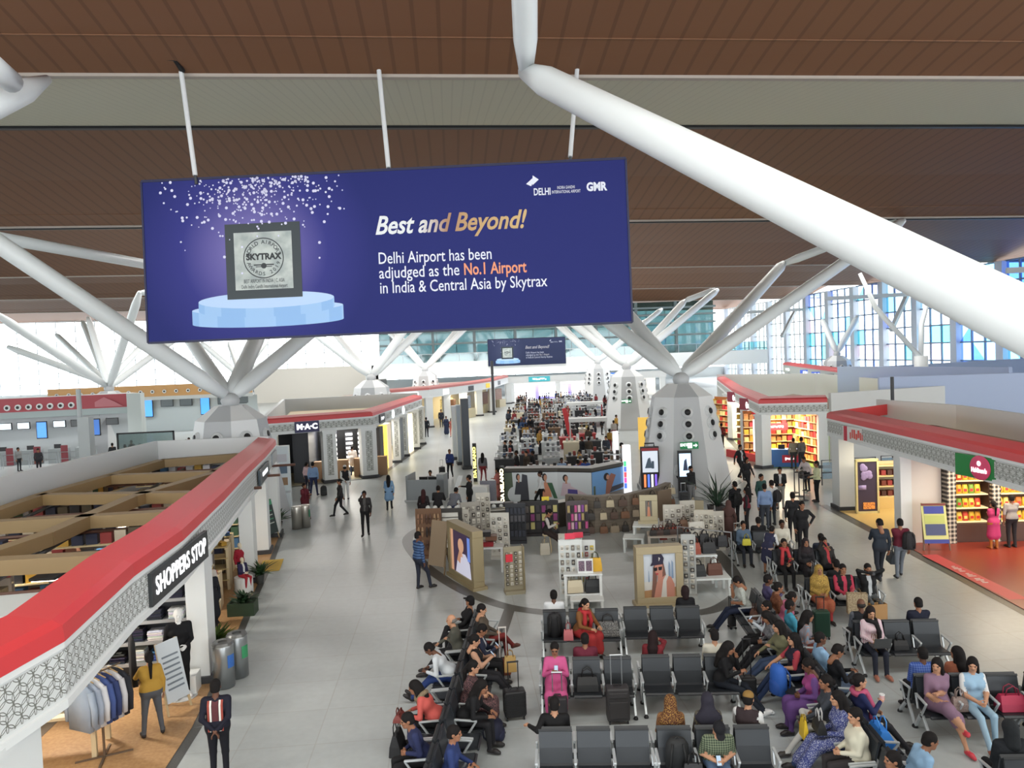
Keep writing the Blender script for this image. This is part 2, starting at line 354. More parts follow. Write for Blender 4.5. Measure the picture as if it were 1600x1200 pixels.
column((-28.4, 105), 'distant strut column among bright windows left of the cosmetics shop', [([AY(314, 535, 105)], R), ([AY(358, 535, 115)], R), ([AY(420, 530, 115)], R), ([AY(470, 540, 105)], R)])
tb = MB(); tb.tube([AY(-10, 370, 40), AY(228, 413, 50)], [.3, .3], 14); tag(tb.ob('roof_strut', STRUTM, None, True), 'white roof strut running level behind the left edge of the purple banner', 'strut')
tb = MB(); a, b_ = AY(-60, 190, 22), AY(74, 124, 25); tb.tube([a, a+(b_-a)*.7, b_], [.38, .36, .14], 16); tb.tube([AY(-20, 95, 21), AY(18, 128, 22.5)], [.3, .3], 14); tag(tb.ob('roof_strut', STRUTM, None, True), 'stub of white roof strut at the left edge under the grey roof band', 'strut')
# ================================================================ purple banner hung from the roof
def board_frame(tl, tr, bl, br):
    c = (tl+tr+bl+br)/4; ux = ((tr+br)-(tl+bl)).normalized(); uz = ((tl+tr)-(bl+br)).normalized(); uz = (uz-ux*uz.dot(ux)).normalized(); uy = uz.cross(ux)
    w = ((tr-tl).length+(br-bl).length)/2; h = ((tl-bl).length+(tr-br).length)/2
    return Matrix(((ux.x, uy.x, uz.x, c.x), (ux.y, uy.y, uz.y, c.y), (ux.z, uy.z, uz.z, c.z), (0, 0, 0, 1))), w, h
def circle_text(txt, r, a0, a1, size, flip=False):
    vs, fs = [], []
    for i, ch in enumerate(txt):
        if ch == ' ': continue
        a = a0+(a1-a0)*i/(len(txt)-1); me = text_mesh(ch, size, bold=size*.012, ext=.002)
        T = Matrix.Translation((r*math.cos(a), r*math.sin(a), 0)) @ Matrix.Rotation(a+(math.pi/2 if flip else -math.pi/2), 4, 'Z')
        o = len(vs); vs += [T @ v.co for v in me.vertices]; fs += [tuple(i+o for i in p.vertices) for p in me.polygons]; bpy.data.meshes.remove(me)
    return vs, fs
def award_banner(label, Mx, w, h, bg, bg2, hi, ink, dim, small=False):
    t = thing('hanging_banner', label, 'banner'); t.matrix_world = Mx; k = w/15.2; S0 = [0.0]
    p = MB(); p.bx(-w/2, w/2, 0, .14*k, -h/2, h/2)
    pm = bpy.data.materials.new('banner_print'); pm.use_nodes = True; nt = pm.node_tree; N = nt.nodes; Lk = nt.links; bb = N['Principled BSDF']; bb.inputs['Roughness'].default_value = .6; bb.inputs['Specular IOR Level'].default_value = .15
    tc = N.new('ShaderNodeTexCoord'); mp = N.new('ShaderNodeMapping'); mp.inputs['Location'].default_value = (.27*w/ (4.2*k), 0, -.2/4.2); mp.inputs['Scale'].default_value = (1/(4.2*k),)*3
    gr = N.new('ShaderNodeTexGradient'); gr.gradient_type = 'SPHERICAL'; Lk.new(tc.outputs['Object'], mp.inputs[0]); Lk.new(mp.outputs[0], gr.inputs[0])
    cr = N.new('ShaderNodeValToRGB'); Lk.new(gr.outputs[1], cr.inputs[0]); e = cr.color_ramp.elements; e[0].color = lin(bg)+(1,); e[1].color = lin(hi)+(1,); e[0].position = .1
    x = e.new(.45); x.color = lin(bg2)+(1,); Lk.new(cr.outputs[0], bb.inputs['Base Color'])
    p.ob('panel', pm, t)
    fr = MB()
    for q in ((-w/2, w/2, -.02, .16*k, h/2-.03, h/2+.05), (-w/2, w/2, -.02, .16*k, -h/2-.03, -h/2+.03), (-w/2-.03, -w/2+.03, -.02, .16*k, -h/2, h/2), (w/2-.03, w/2+.03, -.02, .16*k, -h/2, h/2)): fr.bx(*q)
    fr.ob('edge_frame', M(tuple(v*.6 for v in bg), .5), t)
    X = lambda u: (u-.5)*w
    Z = lambda v: (.5-v)*h
    # printed award plaque on two blue discs
    d = MB(); y = -.004
    def ell(cx, cz, rx, rz, y, mi, n=40, a0=0, a1=2*math.pi): d.add([(cx, y, cz)]+[(cx+rx*math.cos(a0+(a1-a0)*i/n), y, cz+rz*math.sin(a0+(a1-a0)*i/n)) for i in range(n+1)], [(0, i+1, i+2) for i in range(n)], mi)
    def slab(cx, cz, rx, rz, th, y, mt, ms):
        n = 30; top = [(cx+rx*math.cos(math.pi*(1+i/n)), y, cz+rz*math.sin(math.pi*(1+i/n))) for i in range(n+1)]; bot = [(a, y, c-th) for a, _, c in top]
        for i in range(n): d.add([top[i], bot[i], bot[i+1], top[i+1]], [(0, 1, 2, 3)], ms+(i//4) % 2)
        ell(cx, cz, rx, rz, y-.001, mt)
    slab(X(.252), Z(.815), w*.157, h*.032, h*.085, -.004, 0, 1); slab(X(.25), Z(.765), w*.141, h*.05, h*.055, -.007, 0, 1)
    d.ob('podium_print', [M((176, 204, 240), .4), M((132, 176, 226), .4), M((148, 188, 232), .4)], t)
    a = MB(); a.bx(X(.17), X(.326), -.016, -.01, Z(.755), Z(.29)); a.bx(X(.188), X(.308), -.02, -.016, Z(.70), Z(.345), 1)
    pl = a.ob('plaque_print', [M((44, 54, 60), .5), M((150, 160, 160), .35, pat='noise', c2=(186, 194, 190), sc=.5)], t)
    cx, cz, cr_ = X(.2485), Z(.507), w*.042
    g = MB(); n = 48
    for i in range(n):
        q = [2*math.pi*(i+j)/n for j in (0, 1)]
        g.quad(*[(cx+r*math.cos(s), -.023, cz+r*math.sin(s)) for r, s in ((cr_, q[0]), (cr_, q[1]), (cr_*.95, q[1]), (cr_*.95, q[0]))])
    if not small:
        for vs, fs in (circle_text('WORLD AIRPORT', cr_*.78, math.radians(165), math.radians(15), cr_*.27), circle_text('AWARDS 2019', cr_*.78, math.radians(200), math.radians(340), cr_*.25, True)):
            g.add([(cx+v.x, -.023+v.z*.1, cz+v.y) for v in vs], fs)
    g.ball((cx, -.023, cz-cr_*.38), (cr_*.14, .002, cr_*.14)); g.bx(cx-cr_*.5, cx+cr_*.5, -.024, -.022, cz-cr_*.36, cz-cr_*.3); g.bx(cx-cr_*.4, cx+cr_*.4, -.024, -.022, cz-cr_*.44, cz-cr_*.4)
    g.ob('award_seal', M((40, 46, 50), .5), t)
    text('award_lettering', 'SKYTRAX', cr_*.42, M((30, 36, 40), .5), t, (cx, -.024, cz+cr_*.06), width=cr_*1.75, bold=.012*k)
    if not small:
        text('small_lettering', 'BEST AIRPORT IN INDIA | C. ASIA\nDelhi Indira Gandhi International Airport', .17*k, M((50, 58, 60), .5), t, (X(.248), -.022, Z(.665)), width=w*.095)
    # sparkles
    sp = MB(); r2 = random.Random(7)
    for i in range(420 if not small else 60):
        u = r2.gauss(.235, .085); v = abs(r2.gauss(0, .17))+.01
        if not (.03 < u < .42 and v < .62) or (.17 < u < .326 and v > .3 and r2.random() < .6): continue
        q = r2.choice((.02, .026, .035, .05))*k; cx2, cz2 = X(u), Z(v); sp.add([(cx2+q*math.cos(j*math.pi/3), -.028, cz2+q*math.sin(j*math.pi/3)) for j in range(6)], [(0, 1, 2, 3, 4, 5)])
    sp.ob('sparkle_print', M((215, 215, 240), .5), t)
    # lettering
    big = h*.158
    gold = bpy.data.materials.new('gold_ink'); gold.use_nodes = True; nt = gold.node_tree; N = nt.nodes; bb = N['Principled BSDF']; bb.inputs['Roughness'].default_value = .5
    tc = N.new('ShaderNodeTexCoord'); sx = N.new('ShaderNodeSeparateXYZ'); mr = N.new('ShaderNodeMapRange'); mr.inputs['From Min'].default_value = X(.47); mr.inputs['From Max'].default_value = X(.8)
    cr = N.new('ShaderNodeValToRGB'); e = cr.color_ramp.elements; e[0].color = lin((225, 228, 230))+(1,); e[0].position = .3; e[1].color = lin((205, 175, 120))+(1,)
    x = e.new(.48); x.color = lin((165, 125, 95))+(1,); x = e.new(.65); x.color = lin((190, 155, 105))+(1,)
    nt.links.new(tc.outputs['Object'], sx.inputs[0]); nt.links.new(sx.outputs[0], mr.inputs[0]); nt.links.new(mr.outputs[0], cr.inputs[0]); nt.links.new(cr.outputs[0], bb.inputs['Base Color'])
    text('headline', 'Best and Beyond!', big, gold if not small else dim, t, (X(.634), -.012, Z(.345)), width=w*.312, shear=.32, bold=.016*k)
    ls = h*.102; im = ink
    for v, s, wd in ((.545, 'Delhi Airport has been', .232), (.635, 'adjudged as the', .165), (.727, 'in India & Central Asia by Skytrax', .343)):
        text('lettering', s, ls, im, t, (X(.486+wd/2), -.01, Z(v)), width=w*wd, bold=.002*k)
    text('lettering', 'No.1 Airport', ls, M((232, 150, 110), .5) if not small else dim, t, (X(.66+.064), -.01, Z(.635)), width=w*.128, bold=.009*k)
    text('logo_lettering', 'DELHI', h*.06, im, t, (X(.827), -.01, Z(.18)), width=w*.034, bold=.006*k)
    text('logo_lettering', 'INDIRA GANDHI\nINTERNATIONAL AIRPORT', h*.026, im, t, (X(.876), -.01, Z(.172)), width=w*.058)
    text('logo_lettering', 'GMR', h*.07, im, t, (X(.938), -.01, Z(.165)), width=w*.042, bold=.016*k)
    lg = MB(); cx, cz, q = X(.808), Z(.115), h*.03
    lg.add([(cx-q*1.3, -.01, cz-q*.4), (cx, -.01, cz+q*.7), (cx+q*.2, -.01, cz), (cx-q*.3, -.01, cz-q*.9)], [(0, 1, 2, 3)][::-1]); lg.add([(cx+q*1.3, -.01, cz+q*.4), (cx, -.01, cz-q*.7), (cx+.0, -.01, cz+.1*q), (cx+q*.1, -.01, cz+q*1.3)], [(0, 3, 2, 1)])
    lg.ob('logo_mark', im, t)
    return t
tl, tr, bl, br = AD(218, 284, 24.6), AD(980, 248, 24.25), AD(234, 536, 24.6), AD(986, 503, 24.25)
Mx, bw, bh = board_frame(tl, tr, bl, br)
INK = M((228, 232, 245), .5)
ban = award_banner('big purple award banner hung from the roof by three white rods', Mx, bw, bh, (40, 46, 110), (56, 58, 130), (136, 126, 188), INK, INK)
inv = Mx.inverted()
for (x0, y0, x1, y1) in ((283, 112, 305, 274), (592, 110, 607, 262), (902, 106, 891, 245)):
    rd = MB(); tp = AY(x0, y0, 25.6); bt = AD(x1, y1, 24.5); rd.tube([inv @ tp, inv @ bt], .075, 10); rd.ob('hanging_rod', M((215, 218, 220), .5), ban)
    hk = MB(); hk.tube([inv @ bt, inv @ (bt+Vector((.02, 0, -.28)))], .05, 8, 0); hk.ob('rod_hook', DGREY, ban)
pk = MB(); pk.bar(AY(252, 92, 25.2), AY(274, 93, 25.2), .12, .12); pk.bar(AY(274, 93, 25.2), AY(286, 112, 25.6), .12, .12); tag(pk.ob('roof_bracket', BLACK), 'small bent black bracket on the brown roof above the banner', 'bracket')
tl, tr, bl, br = AY(762, 531, 123.9), AY(883, 526, 123.9), AY(763, 572, 123.9), AY(884, 568, 123.9)
Mx2, w2, h2 = board_frame(tl, tr, bl, br)
award_banner('small dark blue copy of the award banner on the far mezzanine', Mx2, w2, h2, (46, 53, 82), (52, 59, 88), (70, 76, 104), M((170, 176, 196), .5), M((150, 150, 160), .5), True)
# ================================================================ people: one continuous skinned surface each
def nets(val, org, h):
    """surface of val<0 as quads (surface nets)"""
    ins = val < 0; nx, ny, nz = val.shape
    cnt = np.zeros((nx-1, ny-1, nz-1), np.int8)
    for a in (0, 1):
        for b in (0, 1):
            for c in (0, 1): cnt += ins[a:nx-1+a, b:ny-1+b, c:nz-1+c]
    ci = np.argwhere((cnt > 0) & (cnt < 8))
    idx = -np.ones(cnt.shape, np.int64); idx[ci[:, 0], ci[:, 1], ci[:, 2]] = np.arange(len(ci))
    acc = np.zeros((len(ci), 3)); num = np.zeros(len(ci)); cor = [(a, b, c) for a in (0, 1) for b in (0, 1) for c in (0, 1)]
    for i, p in enumerate(cor):
        for q in cor[i+1:]:
            if sum(abs(p[k]-q[k]) for k in range(3)) != 1: continue
            v0 = val[ci[:, 0]+p[0], ci[:, 1]+p[1], ci[:, 2]+p[2]]; v1 = val[ci[:, 0]+q[0], ci[:, 1]+q[1], ci[:, 2]+q[2]]
            x = (v0 < 0) != (v1 < 0); t = np.where(x, v0/np.where(x, v0-v1, 1), 0)
            for k in range(3): acc[:, k] += x*(p[k]+t*(q[k]-p[k]))
            num += x
    V = org+(ci+acc/num[:, None])*h; Fs = []
    for ax in range(3):
        sl0 = [slice(0, n) for n in val.shape]; sl1 = list(sl0); sl0[ax] = slice(0, val.shape[ax]-1); sl1[ax] = slice(1, val.shape[ax])
        e = ins[tuple(sl0)] != ins[tuple(sl1)]; e = np.argwhere(e); u, w = (ax+1) % 3, (ax+2) % 3
        e = e[(e[:, u] > 0) & (e[:, w] > 0) & (e[:, u] < val.shape[u]-1) & (e[:, w] < val.shape[w]-1)]
        def cell(du, dw):
            c = e.copy(); c[:, u] -= du; c[:, w] -= dw; return idx[c[:, 0], c[:, 1], c[:, 2]]
        Q = np.stack([cell(1, 1), cell(0, 1), cell(0, 0), cell(1, 0)], 1); fl = ~ins[e[:, 0], e[:, 1], e[:, 2]]; Q[fl] = Q[fl][:, ::-1]; Fs.append(Q)
    Fq = np.concatenate(Fs); return V, Fq[(Fq >= 0).all(1)]
def sdf_mesh(prims, h):
    """prims: ('c', a, b, ra, rb, label, k) tapered capsule | ('e', c, r3, label, k) ellipsoid | ('s', c, r3, 0, k) cut-out"""
    lo = np.full(3, 9.); hi = -lo
    for p in prims:
        if p[0] == 's': continue
        if p[0] == 'c': pts = [np.array(p[1])-p[3], np.array(p[1])+p[3], np.array(p[2])-p[4], np.array(p[2])+p[4]]
        else: pts = [np.array(p[1])-p[2], np.array(p[1])+p[2]]
        for q in pts: lo = np.minimum(lo, q); hi = np.maximum(hi, q)
    lo = lo-3*h; n = np.ceil((hi+3*h-lo)/h).astype(int)+1
    val = np.full(n, .3); lab = np.zeros(n, np.int8); best = np.full(n, 9.)
    ax = [lo[i]+np.arange(n[i])*h for i in range(3)]
    for p in prims:
        if p[0] == 'c': a, b, ra, rb, L, k = p[1:]; a = np.array(a, float); b = np.array(b, float); mn = np.minimum(a-ra, b-rb); mx = np.maximum(a+ra, b+rb)
        else: c, r, L, k = p[1:]; c = np.array(c, float); r = np.array(r, float); mn, mx = c-r, c+r
        m = k+4*h; i0 = np.maximum(0, ((mn-m-lo)/h).astype(int)); i1 = np.minimum(n, ((mx+m-lo)/h).astype(int)+2)
        sl = tuple(slice(i0[i], i1[i]) for i in range(3)); X, Y, Z = np.meshgrid(*[ax[i][sl[i]] for i in range(3)], indexing='ij')
        if p[0] == 'c':
            d = b-a; l2 = max(d@d, 1e-9); t = np.clip(((X-a[0])*d[0]+(Y-a[1])*d[1]+(Z-a[2])*d[2])/l2, 0, 1)
            D = np.sqrt((X-a[0]-t*d[0])**2+(Y-a[1]-t*d[1])**2+(Z-a[2]-t*d[2])**2)-(ra+(rb-ra)*t)
        else:
            q = np.sqrt(((X-c[0])/r[0])**2+((Y-c[1])/r[1])**2+((Z-c[2])/r[2])**2); D = (q-1)*r.min()
        v = val[sl]
        if p[0] == 's': val[sl] = np.maximum(v, -D); continue
        if k > 0:
            hh = np.clip(.5+.5*(v-D)/k, 0, 1); val[sl] = v*(1-hh)+D*hh-k*hh*(1-hh)
        else: val[sl] = np.minimum(v, D)
        if L >= 0:
            w = D < best[sl]; best[sl][w] = D[w]; lab[sl][w] = L
    V, F = nets(val, lo, h)
    c = np.clip(np.rint((V[F].mean(1)-lo)/h).astype(int), 0, n-1); return V, F, lab[c[:, 0], c[:, 1], c[:, 2]]
# labels: 0 skin 1 top 2 bottom 3 shoes 4 dark eye 5 lips 6 accent 7 sleeve
def head_prims():
    P = [('c', (0, -.045, -.25), (0, -.015, -.08), .058, .05, 0, 0), ('e', (0, -.012, .025), (.076, .095, .093), 0, .01), ('e', (0, .018, -.03), (.062, .078, .085), 0, .02), ('c', (-.025, .045, -.082), (.025, .045, -.082), .03, .03, 0, .025), ('e', (0, .066, -.095), (.022, .02, .02), 0, .02),
         ('e', (0, .083, .028), (.045, .016, .012), 0, .012), ('c', (0, .09, .012), (0, .106, -.022), .008, .013, 0, .012), ('e', (.016, .092, -.028), (.01, .01, .009), 0, .008), ('e', (-.016, .092, -.028), (.01, .01, .009), 0, .008)]
    for s in (-1, 1):
        P += [('e', (s*.078, -.012, -.005), (.011, .026, .034), 0, .006), ('e', (s*.037, .055, -.02), (.024, .024, .022), 0, .015), ('e', (s*.031, .0815, .008), (.014, .008, .008), 4, .002), ('e', (s*.031, .086, .029), (.02, .008, .005), 4, .002)]
    P += [('e', (0, .089, -.058), (.024, .01, .008), 5, .003)]
    return P
def hand_prims(curl):   # palm hangs down -Z from wrist at origin, back of hand +Y, thumb on +X
    P = [('c', (0, 0, .02), (0, 0, -.03), .024, .024, 0, 0), ('e', (0, 0, -.055), (.038, .015, .046), 0, .02)]
    for i, (x, L) in enumerate(((.03, .068), (.01, .078), (-.01, .072), (-.029, .056))):
        a = np.array((x, 0, -.092)); d = lambda t: np.array((x*.12, -math.sin(t), -math.cos(t)))
        b = a+d(curl*.5)*L*.45; c = b+d(curl*1.3)*L*.32; e = c+d(curl*2.0)*L*.26
        P += [('c', a, b, .0088, .0082, 0, .004), ('c', b, c, .0082, .0076, 0, .003), ('c', c, e, .0076, .0066, 0, .003)]
    t0 = np.array((.03, -.004, -.035)); t1 = t0+np.array((.026, -.012-.012*curl, -.024)); t2 = t1+np.array((.008, -.012*curl-.004, -.03))
    return P+[('c', t0, t1, .012, .0098, 0, .008), ('c', t1, t2, .0098, .0078, 0, .004)]
_C = {}
def canon(kind, h):
    if (kind, h) not in _C:
        _C[(kind, h)] = sdf_mesh(head_prims(), h) if kind == 'head' else sdf_mesh(hand_prims({'handr': .45, 'handg': 1.15}[kind]), h)
    return _C[(kind, h)]
def ncut(r=(.073, .075, .1), c=(0, .098, -.045)): return ('s', c, r, 0, 0)
HAIR = {
 'short': [('e', (0, -.02, .034), (.086, .105, .099), 0, 0), ('e', (0, -.055, -.03), (.078, .07, .075), 0, .02), ncut((.071, .09, .1), (0, .11, -.05)), ('s', (0, 0, -.12), (.2, .2, .055), 0, 0)],
 'bob': [('e', (0, -.02, .036), (.09, .108, .1), 0, 0), ('c', (0, -.06, 0), (0, -.07, -.13), .085, .075, 0, .03), ('c', (.07, -.01, 0), (.07, -.01, -.1), .03, .025, 0, .02), ('c', (-.07, -.01, 0), (-.07, -.01, -.1), .03, .025, 0, .02), ncut((.062, .1, .12), (0, .12, -.06))],
 'long': [('e', (0, -.02, .036), (.089, .108, .1), 0, 0), ('c', (0, -.065, -.02), (0, -.1, -.2), .088, .085, 0, .03), ('c', (-.03, -.11, -.2), (-.02, -.125, -.42), .075, .05, 0, .04), ('c', (.03, -.11, -.2), (.02, -.125, -.4), .075, .05, 0, .04), ('c', (.07, -.015, 0), (.08, -.02, -.15), .03, .028, 0, .02), ('c', (-.07, -.015, 0), (-.08, -.02, -.15), .03, .028, 0, .02), ncut((.06, .1, .13), (0, .12, -.06))],
 'bun': [('e', (0, -.02, .034), (.086, .105, .098), 0, 0), ('e', (0, -.055, -.02), (.08, .07, .08), 0, .02), ('e', (0, -.135, -.01), (.05, .042, .05), 0, .015), ncut((.068, .09, .11), (0, .11, -.045))],
 'tail': [('e', (0, -.02, .034), (.086, .105, .098), 0, 0), ('e', (0, -.055, -.02), (.08, .07, .08), 0, .02), ('c', (0, -.12, .02), (0, -.16, -.1), .03, .04, 0, .015), ('c', (0, -.16, -.1), (0, -.15, -.38), .04, .02, 0, .015), ncut((.068, .09, .11), (0, .11, -.045))],
 'rim': [('e', (0, -.045, -.01), (.086, .085, .06), 0, 0), ('s', (0, .1, 0), (.2, .1, .2), 0, 0)],
 'cap': [('e', (0, -.012, .05), (.092, .108, .09), 0, 0), ('s', (0, 0, -.06), (.3, .3, .085), 0, 0), ('e', (0, .11, .04), (.07, .075, .012), 0, .008)],
 'skullcap': [('e', (0, -.02, .06), (.088, .102, .08), 0, 0), ('s', (0, 0, -.05), (.3, .3, .08), 0, 0)],
 'turban': [('e', (0, -.02, .055), (.1, .118, .09), 0, 0), ('c', (-.05, .05, .05), (.05, .06, .09), .05, .04, 0, .03), ncut((.075, .09, .07), (0, .12, -.035)), ('s', (0, 0, -.1), (.3, .3, .075), 0, 0)],
 'scarf': [('e', (0, -.02, .032), (.096, .116, .108), 0, 0), ('c', (0, -.03, -.03), (0, -.05, -.2), .1, .12, 0, .04), ('c', (-.13, -.04, -.25), (.13, -.04, -.25), .085, .085, 0, .08), ('e', (0, .04, -.27), (.14, .09, .12), 0, .05), ('e', (0, -.1, -.3), (.15, .07, .2), 0, .05), ncut((.058, .09, .085), (0, .125, -.01))],
 'hood': [('e', (0, -.025, .03), (.105, .125, .115), 0, 0), ('c', (0, -.06, -.05), (0, -.07, -.2), .1, .11, 0, .04), ncut((.066, .09, .09), (0, .12, -.015))],
}
_HM = {}
def np_mesh(name, V, F, lab, mats):
    me = bpy.data.meshes.new(name); me.vertices.add(len(V)); me.vertices.foreach_set('co', np.ascontiguousarray(V, np.float32).ravel())
    me.loops.add(F.size); me.loops.foreach_set('vertex_index', F.astype(np.int32).ravel()); me.polygons.add(len(F))
    me.polygons.foreach_set('loop_start', np.arange(0, F.size, 4, dtype=np.int32)); me.polygons.foreach_set('loop_total', np.full(len(F), 4, np.int32))
    for m in mats: me.materials.append(m)
    me.polygons.foreach_set('material_index', lab.astype(np.int32)); me.polygons.foreach_set('use_smooth', np.ones(len(F), bool)); me.update(); me.validate(); return me
def hair_obj(style, mat, parent, Mh, name=None):
    key = (style, mat.name)
    nm = name or {'cap': 'cap', 'skullcap': 'cap', 'turban': 'turban', 'scarf': 'headscarf', 'hood': 'hood'}.get(style, 'hair')
    if key not in _HM:
        if (style, 0) not in _C: _C[(style, 0)] = sdf_mesh(HAIR[style], .009)
        V, F, l = _C[(style, 0)]; _HM[key] = np_mesh(nm, V, F, l*0, [mat])
    o = bpy.data.objects.new(nm, _HM[key]); COL.objects.link(o); o.parent = parent; o.matrix_local = Mh; return o
SK = {'m': (150, 104, 78), 'l': (190, 142, 112), 'd': (104, 68, 50)}
HB = (24, 20, 20)
def soft(c):
    l = .3*c[0]+.59*c[1]+.11*c[2]; return tuple((v*.84+l*.16)*.96 for v in c)
def mat_of(c, bump=.25):
    """colour spec: (r,g,b) or (pattern, c1, c2, scale[, axis])"""
    if isinstance(c[0], str): return M(soft(c[1]), .8, pat=c[0], c2=soft(c[2]), sc=c[3], ax=c[4] if len(c) > 4 else 'Z', spec=.2, bump=bump)
    return M(soft(c), .8, bump=bump, spec=.25)
_v = np.array
ARM = {'down': (.235, .02, -.10), 'swingf': (.23, .2, -.04), 'swingb': (.23, -.17, -.05), 'ear': (.1, .07, .60), 'hip': (.24, -.01, .07), 'back': (.03, -.19, .03), 'lap': (.07, .27, .13), 'phone': (.06, .31, .33), 'face': (.04, .17, .52), 'fold': (-.07, .2, .25), 'fwd': (.13, .40, .28), 'knee': (.13, .45, .1), 'head': (.08, .06, .68), 'thigh': (.13, .33, .12), 'cam': (.06, .2, .6), 'up': (.2, .42, .5), 'rest': (.3, .2, .14)}
def person(label, x, y, face, pose='stand', h=1.7, top=(60, 60, 66), bot=(40, 42, 50), shoe=(34, 30, 30), skin='m', hair='short', hc=HB, arms=('down', 'down'), legs=None, lean=0, head=(0, 0), sleeve=None, short=False, accent=None, skirt=None, fem=False, fat=1.0, bare=0, group=None, seat=.5, res=.021, name='person', vest=False, twist=0, kids=None, coat=None):
    s = h/1.7; sh = .165 if fem else .185; P = []; pv = _v((0, 0, (seat if pose == 'sit' else .93)/s if pose == 'sit' else .93))
    la, lt = math.radians(lean), math.radians(twist)
    def T(p):   # torso frame -> body
        p = _v(p, ) if not isinstance(p, np.ndarray) else p
        px, py, pz = p; py, pz = py*math.cos(la)+pz*math.sin(la), -py*math.sin(la)+pz*math.cos(la)
        w = min(1, max(0, pz/.4)); c, q = math.cos(lt*w), math.sin(lt*w); return pv+_v((px*c-py*q, px*q+py*c, pz))
    f = fat; t1 = 1; SL = 7 if (sleeve or vest) else 1
    P += [('c', pv+_v((-.075, -.01, 0)), pv+_v((.075, -.01, 0)), .118*f, .118*f, 2, 0), ('c', T((-.045, 0, .14)), T((.045, 0, .14)), .118*f if not fem else .108*f, .118*f if not fem else .108*f, 1, .08), ('c', T((-.08, .005, .33)), T((.08, .005, .33)), .118*f, .118*f, 1, .08), ('c', T((-sh+.035, -.01, .455)), T((sh-.035, -.01, .455)), .062, .062, 1, .06), ('c', T((0, -.015, .425)), T((0, -.015, .47)), .075, .06, 1, .03), ('c', T((0, -.012, .485)), T((0, -.012, .55)), .052, .05, 0, .012)]
    if fem: P += [('e', T((.07, .10, .33)), (.06, .055, .06), 1, .04), ('e', T((-.07, .10, .33)), (.06, .055, .06), 1, .04)]
    P += [('c', pv+_v((-.07, -.01, .06)), pv+_v((.07, -.01, .06)), .122*f, .122*f, 1, .04)]
    hands = []
    for sd, an in ((1, arms[0]), (-1, arms[1])):
        tg = an if not isinstance(an, str) else ARM[an]; tg = _v((tg[0]*sd, tg[1], tg[2])); Sp = T((sh*sd, -.01, .455)); Tg = T(tg) if tg[2] > .2 or pose != 'sit' else pv+tg
        L1, L2 = .285, .255; d = Tg-Sp; D = np.linalg.norm(d)
        if D > L1+L2-.01: Tg = Sp+d/D*(L1+L2-.01); d = Tg-Sp; D = np.linalg.norm(d)
        a = (L1*L1-L2*L2+D*D)/(2*D); hgt = math.sqrt(max(0, L1*L1-a*a)); n = d/D; pole = _v((sd*.7, -.8, -.5)) if an not in ('hip', 'back', 'ear') else (_v((sd*1., -.5, -.3)) if an != 'ear' else _v((sd*.55, .35, -1.))); pole = pole-n*(pole@n); pole /= np.linalg.norm(pole); E = Sp+n*a+pole*hgt
        P += [('c', Sp, E, .057*(.9 if fem else 1), .046, SL, .03), ('c', E, Tg, .045, .034, 0 if short else SL, .015), ('c', Tg-(Tg-E)*.12, Tg, .03, .027, 0, .01)]
        hands.append((Tg, (Tg-E)/np.linalg.norm(Tg-E), sd, an))
    feet = []
    for sd in (1, -1):
        hp = pv+_v((sd*.088, 0, -.02)); lg = legs[0 if sd > 0 else 1] if isinstance(legs, tuple) else legs
        if pose == 'sit':
            kz = .53/s-.02; K, A = {None: ((sd*.11, .44, kz), (sd*.11, .47, .09)), 'out': ((sd*.1, .43, kz-.03), (sd*.11, .74, .09)), 'far': ((sd*.09, .42, kz-.05), (sd*.06, .80, .10)), 'wide': ((sd*.2, .4, kz), (sd*.2, .45, .09)), 'over': ((sd*.03, .43, kz+.12), (-sd*.16, .62, .33)), 'fig4': ((sd*.26, .36, kz+.08), (-sd*.06, .42, kz+.07)), 'back': ((sd*.11, .42, kz-.02), (sd*.11, .32, .10)), 'up': ((sd*.1, .3, kz+.3), (sd*.1, .42, kz+.0))}[lg]
        else:
            K, A = {None: ((sd*.095, .02, .50), (sd*.1, -.01, .09)), 'f': ((sd*.09, .22, .52), (sd*.085, .30, .10)), 'b': ((sd*.09, .0, .50), (sd*.085, -.28, .15)), 'w': ((sd*.13, .03, .5), (sd*.17, 0, .09))}[lg]
        K, A = _v(K), _v(A); lab = 2; calf = 0 if bare else 2
        P += [('c', hp, K, .088*min(f, 1.15), .06, 2 if bare < 2 else 0, .04), ('c', K, A, .058, .044 if not bare else .034, calf, .02)]
        fd = _v((sd*.03, .175, -.045)) if not (lg in ('over', 'fig4', 'far')) else _v((sd*.04 if lg != 'fig4' else -sd*.06, .14, .08 if lg == 'far' else .02 if lg != 'fig4' else .1))
        P += [('c', A+_v((0, -.02, -.035)), A+fd*.6, .042, .044, 3, .02), ('c', A+fd*.6, A+fd, .044, .034, 3, .02)]; feet.append(A); hands and None
        if skirt:
            zl = skirt[0]
            if pose == 'sit': P += [('c', hp, K, .115, .09, 6 if len(skirt) > 1 else 1, .08), ('c', K+_v((0, .01, .02)), K+(A-K)*zl, .085, .10, 6 if len(skirt) > 1 else 1, .08)]
    if skirt and pose != 'sit':
        zl = skirt[0]; L_ = 6 if len(skirt) > 1 else 1
        for sx in (-.05, .05): P += [('c', pv+_v((sx, -.01, .0)), _v((sx*1.6, .0, zl)), .125*f, .15 if zl > .3 else .17, L_, .06)]
    if coat: P += [('c', pv+_v((0, -.03, .1)), pv+_v((0, -.02, -.2)), .16*f, .17*f, 1, .05)]
    P2 = [tuple([p[0]]+[(_v(q)*s if isinstance(q, (np.ndarray, tuple)) else q*s if i < (4 if p[0] == 'c' else 2) else q) for i, q in enumerate(p[1:])]) for p in P]
    V, F, lab = sdf_mesh(P2, res)
    ctr = V[F].mean(1)
